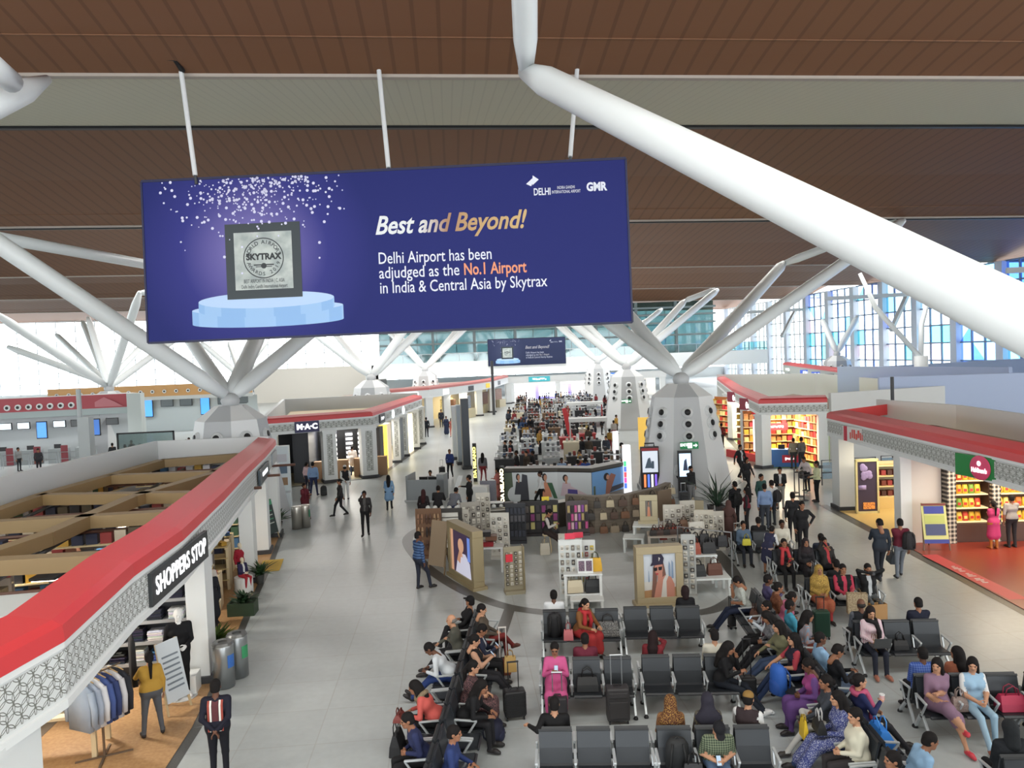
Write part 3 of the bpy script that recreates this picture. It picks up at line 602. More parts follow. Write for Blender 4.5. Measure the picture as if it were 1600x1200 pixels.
    if accent and not skirt or vest:   # open jacket / waistcoat front
        d = ctr/s-pv; back = math.cos(la)*d[:, 2]+math.sin(la)*d[:, 1]; yy = d[:, 1]*math.cos(la)-d[:, 2]*math.sin(la)
        w = (lab == 1) & (np.abs(d[:, 0]) < .03+.05*np.clip(back, 0, .5)) & (yy > .04) & (back > -.02); lab[w] = 6
    Hm = np.eye(4); yaw, pit = math.radians(head[0]), math.radians(head[1]); hc0 = T((0, .01, .665)) if lean < 45 else T((0, .04, .66))
    Rm = np.array(Matrix.Rotation(yaw, 3, 'Z') @ Matrix.Rotation(-math.radians(lean)*.55-pit, 3, 'X'))
    hs = s*.99; VH, FH, LH = canon('head', .0095 if res < .03 else .016); VV = [V, VH*hs @ Rm.T+hc0*s]; FF = [F, FH+len(V)]; LL = [lab, LH]; off = len(V)+len(VH)
    for Tg, d, sd, an in hands:
        vh, fh, lh = canon('handg' if an in ('phone', 'ear', 'lap', 'fwd', 'cam', 'fold', 'up') or not isinstance(an, str) else 'handr', .0065 if res < .03 else .011)
        z = -d; ref = _v((sd*.9, .35, .2)) if an in ('down', 'swingf', 'swingb', 'lap', 'hip') else (_v((sd*.3, .2, 1.)) if an not in ('ear', 'face', 'head', 'cam') else _v((sd*.8, .2, .1))); yv = ref-z*(ref@z); yv /= np.linalg.norm(yv); xv = np.cross(yv, z)
        B = np.stack([xv, yv, z], 1); vv = vh.copy()
        flip = (sd > 0) != (an in ('lap', 'phone', 'fwd', 'fold', 'knee', 'thigh', 'face', 'cam', 'rest', 'ear', 'head', 'up')); 
        if xv@_v((-sd, .6, .3)) < 0: vv[:, 0] *= -1; fh = fh[:, ::-1]
        VV.append((vv @ B.T+Tg)*s*1.0); FF.append(fh+off); LL.append(lh); off += len(vh)
    V = np.concatenate(VV); F = np.concatenate(FF); lab = np.concatenate(LL)
    V[:, 2] = np.maximum(V[:, 2], .004)
    sk = M(SK[skin] if isinstance(skin, str) else skin, .55, spec=.4); sc = SK[skin] if isinstance(skin, str) else skin
    mats = [sk, mat_of(top), mat_of(bot), M(shoe, .5), M((28, 22, 20), .4) if name == 'person' else sk, M(tuple(v*.8 for v in sc), .5) if name == 'person' else sk, mat_of(accent or top), mat_of(sleeve or top)]
    o = bpy.data.objects.new(name, np_mesh(name, V, F, lab, mats)); COL.objects.link(o); o.location = (x, y, 0); o.rotation_euler.z = math.radians(face-90)
    tag(o, label, 'person' if name == 'person' else 'mannequin', group)
    Mh = Matrix.Translation(hc0*s) @ Matrix([list(r) for r in Rm]).to_4x4() @ Matrix.Scale(hs, 4)
    if hair: hair_obj(hair, hc if not isinstance(hc[0], (str, int, float)) else mat_of(hc, .4), o, Mh)
    if kids:
        for kd in kids:
            b = MB()
            if kd[0] == 'glasses':
                for sx in (-.032, .032): b.ball((sx, .097, .006), (.02, .005, .015), n=10)
                b.box((0, .1, .008), (.02, .004, .005)); g = b.ob('glasses', BLACK, o); g.matrix_local = Mh
            elif kd[0] == 'shawl':
                pr = []
                ring = [T((.1*math.cos(a), .1*math.sin(a)-.01, .49+.02*math.sin(a*2))) for a in [j*math.pi/5 for j in range(11)]]
                for p, q in zip(ring, ring[1:]): pr.append(('c', p, q, .042, .042, 0, .02))
                for sx in kd[2]:
                    g_ = [T((sx*.07, .1, .47)), T((sx*.1, .16, .3)), T((sx*.11, .15, .1))]
                    for p, q in zip(g_, g_[1:]): pr.append(('c', p, q, .045, .05, 0, .02))
                pr = [(p[0], p[1]*s, p[2]*s, p[3]*s, p[4]*s, p[5], p[6]) for p in pr]; V1, F1, l1 = sdf_mesh(pr, .02)
                g = bpy.data.objects.new('scarf', np_mesh('scarf', V1, F1, l1*0, [mat_of(kd[1], .4)])); COL.objects.link(g); g.parent = o
            elif kd[0] == 'hairunder': hair_obj('short', mat_of(HB), o, Mh)
            elif kd[0] == 'stripes':   # vertical strips on the back/front of a sweater
                Mt = Matrix.Translation(Vector(pv*s)) @ Matrix.Rotation(-la, 4, 'X') @ Matrix.Scale(s, 4)
                for col, xx, wd in kd[1]:
                    b = MB(); zs = [-.02, .1, .2, .3, .4, .47]; ys = [-.137, -.13, -.128, -.128, -.12, -.075]
                    for q in range(5): b.quad((xx-wd/2, ys[q], zs[q]), (xx+wd/2, ys[q], zs[q]), (xx+wd/2, ys[q+1], zs[q+1]), (xx-wd/2, ys[q+1], zs[q+1]))
                    g = b.ob('stripe', M(col, .8), o); g.matrix_local = Mt
    o['hands'] = [float(v) for Tg, d, sd, an in hands for v in (Tg+d*.07)*s]
    return o
def hand_at(o, i):
    h = o['hands']; p = Vector(h[3*i:3*i+3]); a = o.rotation_euler.z
    return Vector((p.x*math.cos(a)-p.y*math.sin(a)+o.location.x, p.x*math.sin(a)+p.y*math.cos(a)+o.location.y, p.z))
# ================================================================ waiting area: beam benches
GA = -7.5
SEATM = [M((37, 41, 46), .42), M((47, 52, 58), .45)]
ALU = M((200, 206, 209), .35, .35)
def make_bench():
    t = thing('waiting_bench', '', 'bench')
    for i in (-1, 0, 1):
        b = MB(); x = i*.6; prof = [(-.30, .415), (-.27, .44), (-.1, .425), (.1, .42), (.15, .45)]
        for p, q in zip(prof, prof[1:]): b.bar((x, p[0], p[1]), (x, q[0], q[1]+.0001), .52, .035)
        b.ob('seat', SEATM[0], t)
        b = MB(); b.bar((x, .15, .45), (x, .19, .68), .52, .035, 0); b.bar((x, .19, .68), (x, .25, .93), .52, .035, 1); b.bar((x, .24, .91), (x, .262, .935), .53, .06, 0); b.ob('backrest', SEATM, t)
    for i in (-1.5, -.5, .5, 1.5):
        b = MB(); x = i*.6; b.bar((x, -.22, .63), (x, .17, .66), .045, .03); b.bar((x, -.21, .63), (x, -.03, .36), .03, .035); b.bar((x, .17, .655), (x, .1, .42), .03, .03); b.ob('armrest', ALU, t, bevel=.006)
    b = MB(); b.bar((-.9, 0, .345), (.9, 0, .345), .07, .07); b.ob('beam', DGREY, t)
    for x in (-.87, .87):
        b = MB(); b.bar((x, .02, .38), (x, -.30, .05), .045, .05); b.bar((x, .02, .38), (x, .26, .05), .045, .05); l = b.ob('leg', ALU, t, bevel=.006)
        for y in (-.31, .27):
            b = MB(); b.lathe([(.045, 0), (.045, .025), (.02, .06)], (x, y, 0), 10); b.ob('foot', BLACK, l)
    return t
BENCH0 = make_bench(); BENCHES = {}; BP = {}
def bench(key, cx, cy, face, label):
    rz = math.radians(face+90)
    if not BENCHES: o = BENCH0; o.location = (cx, cy, 0); o.rotation_euler.z = rz
    else: o = dup(BENCH0, (cx, cy, 0), rz)
    o['label'] = label; o['group'] = 'rows of black beam benches'; BENCHES[key] = o; BP[key] = (cx, cy, face)
def seat_pos(key, i, dy=.0):
    """seat i (0..2), counted from the left of the person facing the bench"""
    cx, cy, fc = BP[key]; a = math.radians(fc+90); x, y = (i-1)*.6, dy
    return cx+x*math.cos(a)-y*math.sin(a), cy+x*math.sin(a)+y*math.cos(a), fc
F0, FB, FL, FR = -90+GA, 90+GA, 180+GA, GA
def pair(k, cx, cy, l0, l1):
    bench(k, cx, cy, F0, l0); bench(k+'b', cx+.07, cy+.56, FB, l1)
pair('1L', 2.64, 17.1, 'black three-seat bench with the red-scarfed woman, nearest the bag stall', 'bench facing the bag stall with a man in white, behind the red-scarfed woman')
pair('1R', 4.5, 16.95, 'empty three-seat bench in front of the framed cap poster', 'bench facing the cap poster with a dark-haired woman in black')
pair('2L', 2.29, 14.32, 'bench with the woman in pink and a black bag on its middle seat', 'bench back to back behind the pink-dressed woman, a maroon shirt on it')
pair('2R', 4.22, 14.12, 'bench with a woman in black leaning out over its right end', 'bench back to back behind the woman in black, beige-shirted man at its end')
pair('3L', 1.92, 11.55, 'empty bench at the bottom edge of the picture, left of the checked shirt', 'bench behind the bottom row with a man in black stretching one arm')
pair('3R', 3.76, 11.3, 'bottom bench with the man in a green checked shirt', 'bench with three covered heads, behind the green checked shirt')
SPX = lambda Y: .32-.137*(18-Y)
SRX = lambda Y: 7.07-.137*(18-Y)
for i, (Y, a, b) in enumerate(((17.05, 'left-facing bench with the woman in a black cap, far end of the left row', 'right-facing bench with the man in red trousers, far end of the left row'), (15.2, 'left-facing bench with the stooping man in a white shirt', 'right-facing bench with two people on phones beside the ribbed suitcase'), (13.35, 'left-facing bench with the woman in a coral jacket', 'right-facing bench with the woman in a floral dress'), (11.5, 'left-facing bench with a man in navy at the bottom of the left row', 'right-facing bench at the bottom of the left row'))):
    x = SPX(Y); bench('s%dl' % i, x-.28, Y+.03, FL, a); bench('s%dr' % i, x+.28, Y-.03, FR, b)
for i, (Y, a, b) in enumerate(((17.3, 'left-facing bench with the man holding his head, nearest the ring', 'right-facing bench with the man in purple, nearest the ring'), (15.4, 'left-facing bench with the woman in a patterned top reading', 'right-facing bench with the man in turquoise'), (13.5, 'left-facing bench behind the blue backpack', 'right-facing bench with the man in a pale blue shirt and one in black'), (11.6, 'left-facing bench with the cream-shirted man near the bottom edge', 'right-facing bench with the blue carrier bag on it'), (9.75, 'left-facing bench cut by the bottom edge, right part', 'right-facing bench cut by the bottom edge, right part'))):
    x = SRX(Y); bench('r%dl' % i, x-.28, Y+.03, FL, a); bench('r%dr' % i, x+.28, Y-.03, FR, b)
pair('C1', 9.05, 15.15, 'bench with the woman using a laptop', 'bench back to back behind the woman with the laptop')
pair('C2', 8.72, 12.45, 'bench with the mauve dress and the pale blue dungarees', 'bench with the blue checked shirt, behind the mauve dress')
pair('C3', 10.6, 12.2, 'bench at the right edge with the woman in olive', 'empty bench at the right edge, behind the woman in olive')
pair('C4', 8.3, 9.72, 'bench at the bottom right corner', 'bench with the hooded person in the bottom right corner')
pair('C0', 9.45, 18.25, 'bench with the woman in a yellow veil', 'bench facing the snack shop behind the yellow veil')
pair('D', 9.75, 20.95, 'bench with the woman in a red scarf and the standing man behind it', 'bench behind the red scarf, turned to the shops')
pair('E', 9.5, 23.4, 'small far bench with the woman holding a yellow bag', 'farthest bench of the right block, turned to the shops')
# ================================================================ luggage
def trolley(label, x, y, rz=0, col=(36, 36, 38), h=.56, w=.38, d=.24, hand=.45, ribs=0, handm=None, pocket=False, name='trolley_suitcase', cat='suitcase', z=0):
    t = thing(name, label, cat, (x, y, z), math.radians(rz)); cm = M(col, .5, bump=.1)
    b = MB(); b.box((0, 0, .06+h/2), (w, d, h)); b.ob('shell', cm, t, bevel=.035)
    if ribs:
        b = MB()
        for i in range(ribs): b.box((0, 0, .12+(h-.1)*i/(ribs-1)), (w+.012, d+.012, .014))
        b.ob('rib', cm, t); t.children[-1]['kind'] = 'stuff'
    if pocket:
        b = MB(); b.box((0, -d/2-.012, .06+h*.36), (w*.82, .03, h*.5)); b.box((0, -d/2-.008, .06+h*.8), (w*.82, .02, h*.16)); b.ob('pocket', cm, t, bevel=.01)
    if hand:
        b = MB(); zt = .06+h; q = w*.24
        for s in (-q, q): b.tube([(s, d*.25, zt-.02), (s, d*.25, zt+hand)], .011, 6)
        b.tube([(-q-.015, d*.25, zt+hand), (q+.015, d*.25, zt+hand)], .018, 8); b.ob('pull_handle', handm or STEEL, t)
    b = MB(); b.tube([(-.07, 0, .06+h), (-.05, 0, .09+h), (.05, 0, .09+h), (.07, 0, .06+h)], .012, 6); b.ob('grip', BLACK, t)
    for sx in (-1, 1):
        for sy in (-1, 1):
            b = MB(); b.tube([(sx*w*.4-.012, sy*d*.35, .03), (sx*w*.4+.012, sy*d*.35, .03)], .03, 10); b.ob('wheel', BLACK, t)
    return t
def backpack(label, x, y, z=0, rz=0, col=(30, 30, 32), h=.46, w=.32, d=.2, tilt=0, c2=None, group=None):
    t = thing('backpack', label, 'backpack', (x, y, z), math.radians(rz)); t.rotation_euler.x = math.radians(tilt); cm = M(col, .7, bump=.3)
    b = MB(); b.lathe([(.42, .0), (.5, .05), (.5, .5), (.47, .8), (.34, .95), (.12, 1)], n=20); b.v = [(v[0]*w, v[1]*d, v[2]*h) for v in b.v]; b.ob('bag_body', cm, t, True)
    b = MB(); b.lathe([(.38, 0), (.42, .06), (.42, .35), (.34, .46), (.1, .5)], (0, 0, 0), 16); b.v = [(v[0]*w*.9, v[1]*d*.8-d*.26, v[2]*h+.02) for v in b.v]; b.ob('front_pocket', M(c2 or tuple(v*1.15 for v in col), .7), t, True)
    for s in (-1, 1):
        b = MB(); b.tube([(s*w*.22, d*.36, h*.9), (s*w*.3, d*.68, h*.62), (s*w*.32, d*.62, h*.3), (s*w*.3, d*.4, h*.08)], .018, 6); b.ob('shoulder_strap', M(tuple(v*.8 for v in col), .7), t, True)
    b = MB(); b.tube([(-.04, d*.1, h*.98), (0, d*.1, h*1.07), (.04, d*.1, h*.98)], .009, 6); b.ob('grab_loop', cm, t)
    return t
def handbag(label, x, y, z=0, rz=0, col=(60, 40, 30), w=.34, h=.24, d=.13, name='handbag', group=None, loop=.16, c2=None, cat='handbag', t=None, pat=None):
    t = thing(name, label, cat, (x, y, z), math.radians(rz), group); cm = mat_of(pat) if pat else M(col, .55, bump=.15)
    b = MB(); vs = []
    for zz, sx, sy in ((0, .92, 1), (.03, 1, 1.08), (.5, .97, .9), (1, .86, .35)):
        vs += [(-w/2*sx, -d/2*sy, zz*h), (w/2*sx, -d/2*sy, zz*h), (w/2*sx, d/2*sy, zz*h), (-w/2*sx, d/2*sy, zz*h)]
    fs = [(3, 2, 1, 0), (12, 13, 14, 15)]
    for i in range(3):
        for j in range(4): fs.append((i*4+j, i*4+(j+1) % 4, i*4+4+(j+1) % 4, i*4+4+j))
    b.add(vs, fs); b.ob('bag_body', cm, t, bevel=.02)
    for s in (-1, 1):
        b = MB(); b.tube([(-w*.26, s*d*.15, h*.93), (-w*.2, s*d*.2, h+loop*.7), (0, s*d*.2, h+loop), (w*.2, s*d*.2, h+loop*.7), (w*.26, s*d*.15, h*.93)], .011, 6); b.ob('handle', M(c2 or tuple(v*.75 for v in col), .5), t, True)
    return t
def paper_bag(label, x, y, z=0, rz=0, col=(172, 138, 96), w=.28, h=.36, d=.13, pat=None):
    t = thing('paper_bag', label, 'bag', (x, y, z), math.radians(rz)); b = MB(); cm = mat_of(pat) if pat else M(col, .7)
    for a in ((-w/2, w/2, -d/2, -d/2+.006), (-w/2, w/2, d/2-.006, d/2), (-w/2, -w/2+.006, -d/2, d/2), (w/2-.006, w/2, -d/2, d/2)): b.bx(*a, 0, h)
    b.bx(-w/2, w/2, -d/2, d/2, 0, .006); b.bx(-w*.42, w*.42, -d*.35, d*.35, .01, h*.8); b.ob('bag_body', cm, t)
    for s in (-1, 1):
        b = MB(); b.tube([(-w*.2, s*d*.48, h-.02), (-w*.15, s*d*.4, h+.09), (w*.15, s*d*.4, h+.09), (w*.2, s*d*.48, h-.02)], .006, 5); b.ob('handle', M((120, 95, 60), .7), t)
    return t
def phone(p, who, label):
    t = thing('phone', label, 'phone', hand_at(who, p)+Vector((0, 0, .03))); t.rotation_euler = (math.radians(-50), 0, who.rotation_euler.z)
    b = MB(); b.box((0, 0, 0), (.074, .15, .009)); b.ob('case', M((24, 24, 28), .3), t, bevel=.004)
    b = MB(); b.box((0, 0, .0052), (.066, .138, .001)); b.ob('screen', M((150, 170, 190), .2, emit=.4), t); return t
BLK, WHT, JEAN, KHA = (30, 30, 33), (222, 224, 224), (44, 60, 92), (150, 134, 104)
FLO = ('floral', (60, 46, 52), (196, 150, 150), 20)
# ================================================================ seated people
def sit(key, i, label, dy=.03, face=0, **k):
    x, y, fc = seat_pos(key, i, dy); k.setdefault('seat', .555); return person(label, x, y, fc+face, 'sit', **k)
def on_seat(key, i, dy=-.03):
    x, y, fc = seat_pos(key, i, dy); return x, y, fc+90
# left double row, left-facing side
sit('s0l', 0, 'seated woman in black with black cap and sunglasses, far left row', top=BLK, bot=(34, 34, 38), hair='cap', hc=(20, 20, 22), arms=('fold', 'lap'), fem=True, kids=[('glasses',), ('hairunder',)], lean=-12, face=15, head=(-45, 0), legs=('over', None))
sit('s0l', 2, 'balding man in olive grey jacket seated below the black cap woman', top=(92, 92, 82), bot=(40, 40, 44), hair='rim', hc=(120, 116, 112), skin='l', arms=('knee', 'fold'), lean=12, legs='out')
p = sit('s1l', 1, 'man in white shirt bent forward with blue cloth on his lap', top=(214, 222, 230), bot=(38, 62, 128), hair='short', skin='d', arms=('knee', 'knee'), lean=38, legs='far', head=(0, 20))
p = sit('s2l', 1, 'woman in coral puffer jacket bent over a black bag', top=(226, 92, 84), bot=(30, 30, 33), hair='long', arms=('knee', 'knee'), lean=32, fem=True, fat=1.1, kids=[('shawl', ('floral', (150, 130, 100), (110, 90, 70), 20), (1,))])
x, y, _ = on_seat('s2l', 1, -.62); handbag('black tote bag standing at the feet of the coral jacket', x-.05, y-.1, 0, 80, BLK, .42, .38, .2); handbag('red and black patterned bag held above the black tote', x, y-.05, .56, 80, (120, 52, 46), .3, .13, .16, loop=.08)
sit('s3l', 0, 'man in navy shirt at the bottom of the left row, seen from behind', top=(44, 52, 96), bot=BLK, arms=('lap', 'lap'), lean=20, face=20)
x, y, r = on_seat('s3l', 0, -.45); backpack('dark grey backpack beside the man in navy, bottom left', x-.1, y-.35, 0, r+30, (48, 50, 50))
# left double row, right-facing side
sit('s0r', 1, 'man in brown jacket and rust red trousers with legs crossed', top=(92, 80, 68), bot=(132, 42, 40), arms=('lap', 'lap'), legs=('over', None), lean=-4, skin='l', head=(0, 15), shoe=(90, 50, 40))
p = sit('s1r', 2, 'man in navy jacket with white stripes looking at a phone', top=(40, 46, 70), bot=BLK, accent=(180, 184, 190), arms=('phone', 'phone'), lean=8, head=(0, 25)); phone(0, p, 'dark phone held by the man in the navy jacket')
p = sit('s1r', 1, 'woman in black holding up a white phone, left row', top=BLK, bot=(44, 44, 50), sleeve=(200, 150, 120), fem=True, hair='bun', arms=('phone', 'phone'), skin='l', head=(0, 18), legs='out'); phone(0, p, 'white phone held up by the woman in black')
sit('s2r', 2, 'woman in black and pink floral dress with a shawl, left row', top=('floral', (44, 40, 46), (176, 120, 120), 16), bot=('floral', (44, 40, 46), (176, 120, 120), 16), skirt=(.5,), hair='tail', fem=True, arms=('lap', 'thigh'), lean=10, fat=1.15, bare=1, skin='l')
sit('s2r', 1, 'person in black slumped over the lap beside the floral dress', top=BLK, bot=(38, 38, 42), hair='long', fem=True, arms=('knee', 'knee'), lean=30, face=-10)
sit('s3r', 1, 'person in blue jeans at the bottom edge of the left row', top=(44, 62, 120), bot=(44, 58, 110), arms=('lap', 'thigh'), lean=8)
g = G(806, 1128); trolley('black ribbed hard-shell trolley standing right of the left bench row', g.x, g.y+.15, 5, (32, 32, 34), .5, .4, .25, .5, 14, BLACK)
g = G(775, 1163); backpack('navy duffel bag on the floor under the floral dress', g.x, g.y+.2, 0, 80, (30, 34, 58), .34, .48, .3)
g = G(800, 1078); handbag('yellow bag hanging on a rust red trolley', g.x, g.y+.25, .28, 0, (196, 160, 96), .26, .34, .1, loop=.12)
g = G(790, 1072); trolley('rust red trolley with tall white handle beside the red trousers', g.x, g.y+.45, 0, (130, 70, 50), .34, .3, .2, .66, handm=M((205, 200, 195), .5))
# middle rows
backpack('tall black backpack leaning on the first row seat left of the red scarf', *seat_pos('1L', 0, 0)[:2], .44, 172, BLK, .58, .34, .24, -8)
p = sit('1L', 1, 'woman in red scarf and mustard top turned to a bag beside her', top=(132, 84, 44), bot=(190, 186, 180), accent=(190, 50, 52), skirt=(.7, 1), fem=True, hair='tail', arms=('fwd', 'fwd'), lean=14, face=42, skin='l', sleeve=(140, 88, 44), kids=[('shawl', (196, 44, 50), (1, -1))])
x, y, r = on_seat('1L', 2); handbag('black and white patterned shopping bag on the seat beside the red scarf', x, y, .45, r, BLK, .5, .32, .24, pat=('floral', (36, 36, 40), (210, 210, 205), 24))
x, y, r = on_seat('1L', 1, -.2); handbag('small pink handbag left of the red-scarfed woman', x-.3, y, .44, r, (196, 110, 116), .22, .24, .12)
sit('1Lb', 2, 'man in white shirt seen from behind, first row left end', top=(226, 230, 234), bot=(52, 54, 62), hair='short', arms=('lap', 'lap'), skin='d')
sit('1Rb', 0, 'woman in black with bobbed dark hair in front of the cap poster', top=(28, 28, 32), bot=(40, 42, 60), hair='bob', hc=(40, 24, 26), arms=('lap', 'lap'), fem=True, skin='l')
p = sit('2L', 0, 'woman in bright pink tunic and glasses looking at her phone', top=(216, 84, 146), bot=(206, 70, 132), skirt=(.55,), fem=True, hair='bun', arms=('phone', 'phone'), head=(0, 18), kids=[('glasses',)], shoe=(90, 40, 50), lean=-4); phone(1, p, 'black phone held by the woman in pink')
x, y, r = on_seat('2L', 1); handbag('slouchy black bag on the seat right of the pink tunic', x, y, .45, r, (30, 31, 33), .42, .27, .24)
g = G(968, 1132); trolley('charcoal fabric trolley with raised chrome handle in the middle of the aisle', g.x, g.y+.1, -4, (58, 56, 58), .62, .42, .26, .56, pocket=True)
x, y, r = on_seat('2L', 0, -.46); trolley('dark trolley standing at the knees of the pink tunic', x+.02, y-.05, r, (48, 46, 50), .5, .36, .22, .42)
sit('2Lb', 1, 'man in maroon sweater seen from behind, second row', top=(112, 34, 54), bot=(44, 50, 70), arms=('lap', 'lap'), fat=1.1); 
x, y, r = on_seat('2Lb', 0); backpack('grey mesh rucksack on the seat right of the maroon sweater', x, y, .45, r+180, (70, 68, 64), .36, .34, .2)
sit('2Rb', 2, 'woman in dark red with long hair, hand to her ear, second row', top=(130, 36, 44), bot=WHT, hair='long', hc=(38, 22, 24), fem=True, arms=('ear', 'lap'), legs=('over', None), face=-15)
sit('2Rb', 0, 'man in beige shirt seen from behind, right end of second row', top=(204, 200, 184), bot=(70, 84, 110), arms=('lap', 'lap'), skin='l')
sit('2R', 2, 'woman in black hoodie and dark jeans turned right, legs stretched out', top=(26, 26, 29), bot=(34, 40, 52), shoe=(226, 228, 230), hair='long', fem=True, arms=('phone', 'face'), face=62, lean=14, legs=('far', 'out'), head=(10, 10))
x, y, r = on_seat('2R', 2, .05); g = G(1143, 1060); trolley('black bag trolley with thin tall handle beyond the woman in the black hoodie', x+.62, y+.25, r, BLK, .4, .3, .2, .72, handm=BLACK)
sit('3Lb', 2, 'man in black with one arm along the seat backs, bottom left row', top=(24, 24, 26), bot=BLK, arms=('lap', (.42, -.05, .34)), skin='l')
backpack('black backpack upright on the bottom row seat beside the checked shirt', *seat_pos('3R', 0, .0)[:2], .44, 172, (30, 32, 34), .52, .36, .24, -8)
x, y, r = on_seat('3R', 0, -.3); handbag('black document bag by the checked shirt man', x+.2, y, .45, r, BLK, .3, .22, .1)
p = sit('3R', 1, 'man in green checked shirt and black cap bent over his phone', top=('check', (52, 66, 52), (134, 146, 116), 9), bot=(92, 120, 158), hair='cap', hc=(26, 26, 32), arms=('lap', 'lap'), lean=24, head=(0, 30), skin='l', short=True, fat=1.1); phone(0, p, 'phone in the lap of the checked shirt man')
FH = ('floral', (74, 36, 30), (196, 146, 66), 13)
sit('3Rb', 2, 'woman under a brown and gold floral veil, third row from behind', top=(146, 98, 58), bot=(120, 80, 50), hair='scarf', hc=FH, fem=True, arms=('lap', 'lap'), fat=1.15)
sit('3Rb', 1, 'woman in navy head covering seen from behind the checked shirt', top=('floral', (46, 44, 66), (150, 140, 90), 18), bot=BLK, hair='scarf', hc=(48, 46, 60), fem=True, arms=('lap', 'lap'), lean=6)
sit('3Rb', 0, 'man in mustard skullcap and dark vest over a white shirt', top=(58, 46, 50), bot=(210, 210, 205), hair='skullcap', hc=(150, 112, 52), sleeve=WHT, vest=True, accent=(222, 222, 222), arms=('lap', 'fwd'), face=-28, lean=12, skin='l', kids=[('hairunder',)])
# right long row, left-facing side
sit('r0l', 0, 'man in white printed shirt and dark jeans holding his head', top=('floral', (206, 212, 206), (150, 160, 150), 14), bot=(38, 46, 72), arms=('face', 'lap'), lean=16, head=(0, 25), short=True, legs='out')
x, y, r = on_seat('r0l', 0, -.1); handbag('brown handbag on the seat below the man holding his head', x+.15, y-.5, .45, r, (104, 70, 58), .32, .2, .16)
g = G(1143, 984); trolley('slim black trolley in front of the man holding his head', g.x+.05, g.y+.1, 90, BLK, .3, .22, .16, .4, handm=BLACK)
p = sit('r1l', 0, 'man in maroon waistcoat and glasses raising a phone', top=(84, 44, 54), bot=BLK, sleeve=(190, 200, 210), vest=True, accent=(205, 210, 215), arms=('phone', 'phone'), kids=[('glasses',)], hair='short', legs='out'); phone(0, p, 'phone raised by the man in the maroon waistcoat')
sit('r1l', 1, 'woman in black and white patterned top with papers on her lap', top=('floral', (60, 60, 66), (190, 190, 196), 20), bot=(34, 34, 40), fem=True, hair='long', arms=('lap', 'lap'), lean=14, head=(0, 20), legs='out', shoe=(180, 130, 110))
sit('r1l', 2, 'woman in olive blouse with arms out on her lap', top=(116, 116, 84), bot=(60, 78, 112), fem=True, hair='long', arms=('knee', 'fold'), lean=8, skin='l', legs='far', shoe=(124, 38, 48))
sit('r2l', 0, 'woman with long black hair and navy top with red sleeves', top=(38, 36, 54), bot=(42, 58, 96), fem=True, hair='long', arms=('knee', 'lap'), sleeve=(186, 58, 72), short=True, skin='l', legs='out', shoe=(124, 38, 48))
x, y, r = on_seat('r2l', 0, -.42); backpack('bright blue backpack held upright before the right long row', x+.0, y-.35, .32, r+20, (44, 96, 184), .56, .4, .26, c2=(36, 80, 160))
sit('r2l', 2, 'woman in purple sari holding a bag on her lap', top=(160, 62, 128), bot=(94, 62, 128), accent=(104, 66, 136), skirt=(.3, 1), fem=True, hair='bun', arms=('lap', 'lap'), lean=10, head=(0, 15), sleeve=(112, 72, 144), skin='d')
sit('r3l', 0, 'person in charcoal with white trousers and leg crossed', top=(62, 68, 78), bot=(212, 212, 208), arms=('lap', 'knee'), legs=('fig4', 'out'), hair='bun', fem=True, lean=4, shoe=(60, 56, 54))
x, y, r = on_seat('r3l', 0, -.52); handbag('yellow plastic bag with a blue mark hanging over crossed white legs', x, y-.28, .42, r, (222, 186, 44), .26, .32, .08, name='plastic_bag', cat='bag', loop=.06)
sit('r3l', 1, 'woman in blue and white printed tunic with a black handbag', top=('floral', (52, 62, 132), (180, 186, 210), 12), bot=(50, 70, 110), fem=True, hair='long', arms=('lap', 'lap'), lean=6, skin='l', skirt=(.75,), legs='out', fat=1.15)
x, y, r = on_seat('r3l', 1, -.34); handbag('black handbag with chrome frame on the printed tunic lap', x, y, .68, r, (26, 26, 28), .3, .22, .14, c2=(180, 180, 180))
sit('r3l', 2, 'heavy man in cream shirt with hands folded, right row', top=(222, 218, 194), bot=(52, 48, 50), arms=('lap', 'lap'), fat=1.25, skin='l', lean=2, head=(10, 0))
sit('r4l', 1, 'person in dark clothes at the bottom edge below the cream shirt', top=(52, 50, 60), bot=(52, 62, 90), arms=('lap', 'lap'))
# right long row, right-facing side
sit('r0r', 2, 'man in purple shirt facing away at the head of the right row', top=(82, 74, 118), bot=(60, 64, 72), arms=('phone', 'lap'), legs=('over', None), skin='d', lean=4)
sit('r0r', 1, 'woman in rust and black patterned shawl beside the man in purple', top=('floral', (90, 46, 34), (186, 120, 78), 22), bot=(60, 64, 72), hair='bun', fem=True, arms=('lap', 'lap'), lean=10)
sit('r0r', 0, 'woman in pink dupatta next to the rust shawl', top=(204, 104, 138), bot=(120, 60, 80), hair='bun', fem=True, arms=('lap', 'lap'), lean=22, kids=[('shawl', (216, 116, 150), (-1,))])
sit('r1r', 2, 'man in turquoise shirt in profile, right row', top=(66, 172, 208), bot=(70, 70, 78), arms=('lap', 'lap'), skin='d')
sit('r1r', 1, 'woman in blue checked top with long dark hair behind the turquoise shirt', top=('check', (110, 160, 190), (190, 120, 90), 10), bot=(150, 70, 60), hair='long', fem=True, arms=('lap', 'lap'), lean=16)
sit('r2r', 2, 'stout man in pale blue shirt facing right', top=(140, 184, 226), bot=(84, 110, 150), arms=('lap', 'lap'), skin='d', fat=1.15)
p = sit('r2r', 1, 'man in black jacket and glasses using a phone, facing right', top=(32, 34, 40), bot=(96, 116, 146), arms=('phone', 'phone'), kids=[('glasses',)], lean=10, head=(0, 20)); phone(0, p, 'phone held by the man in the black jacket facing right')
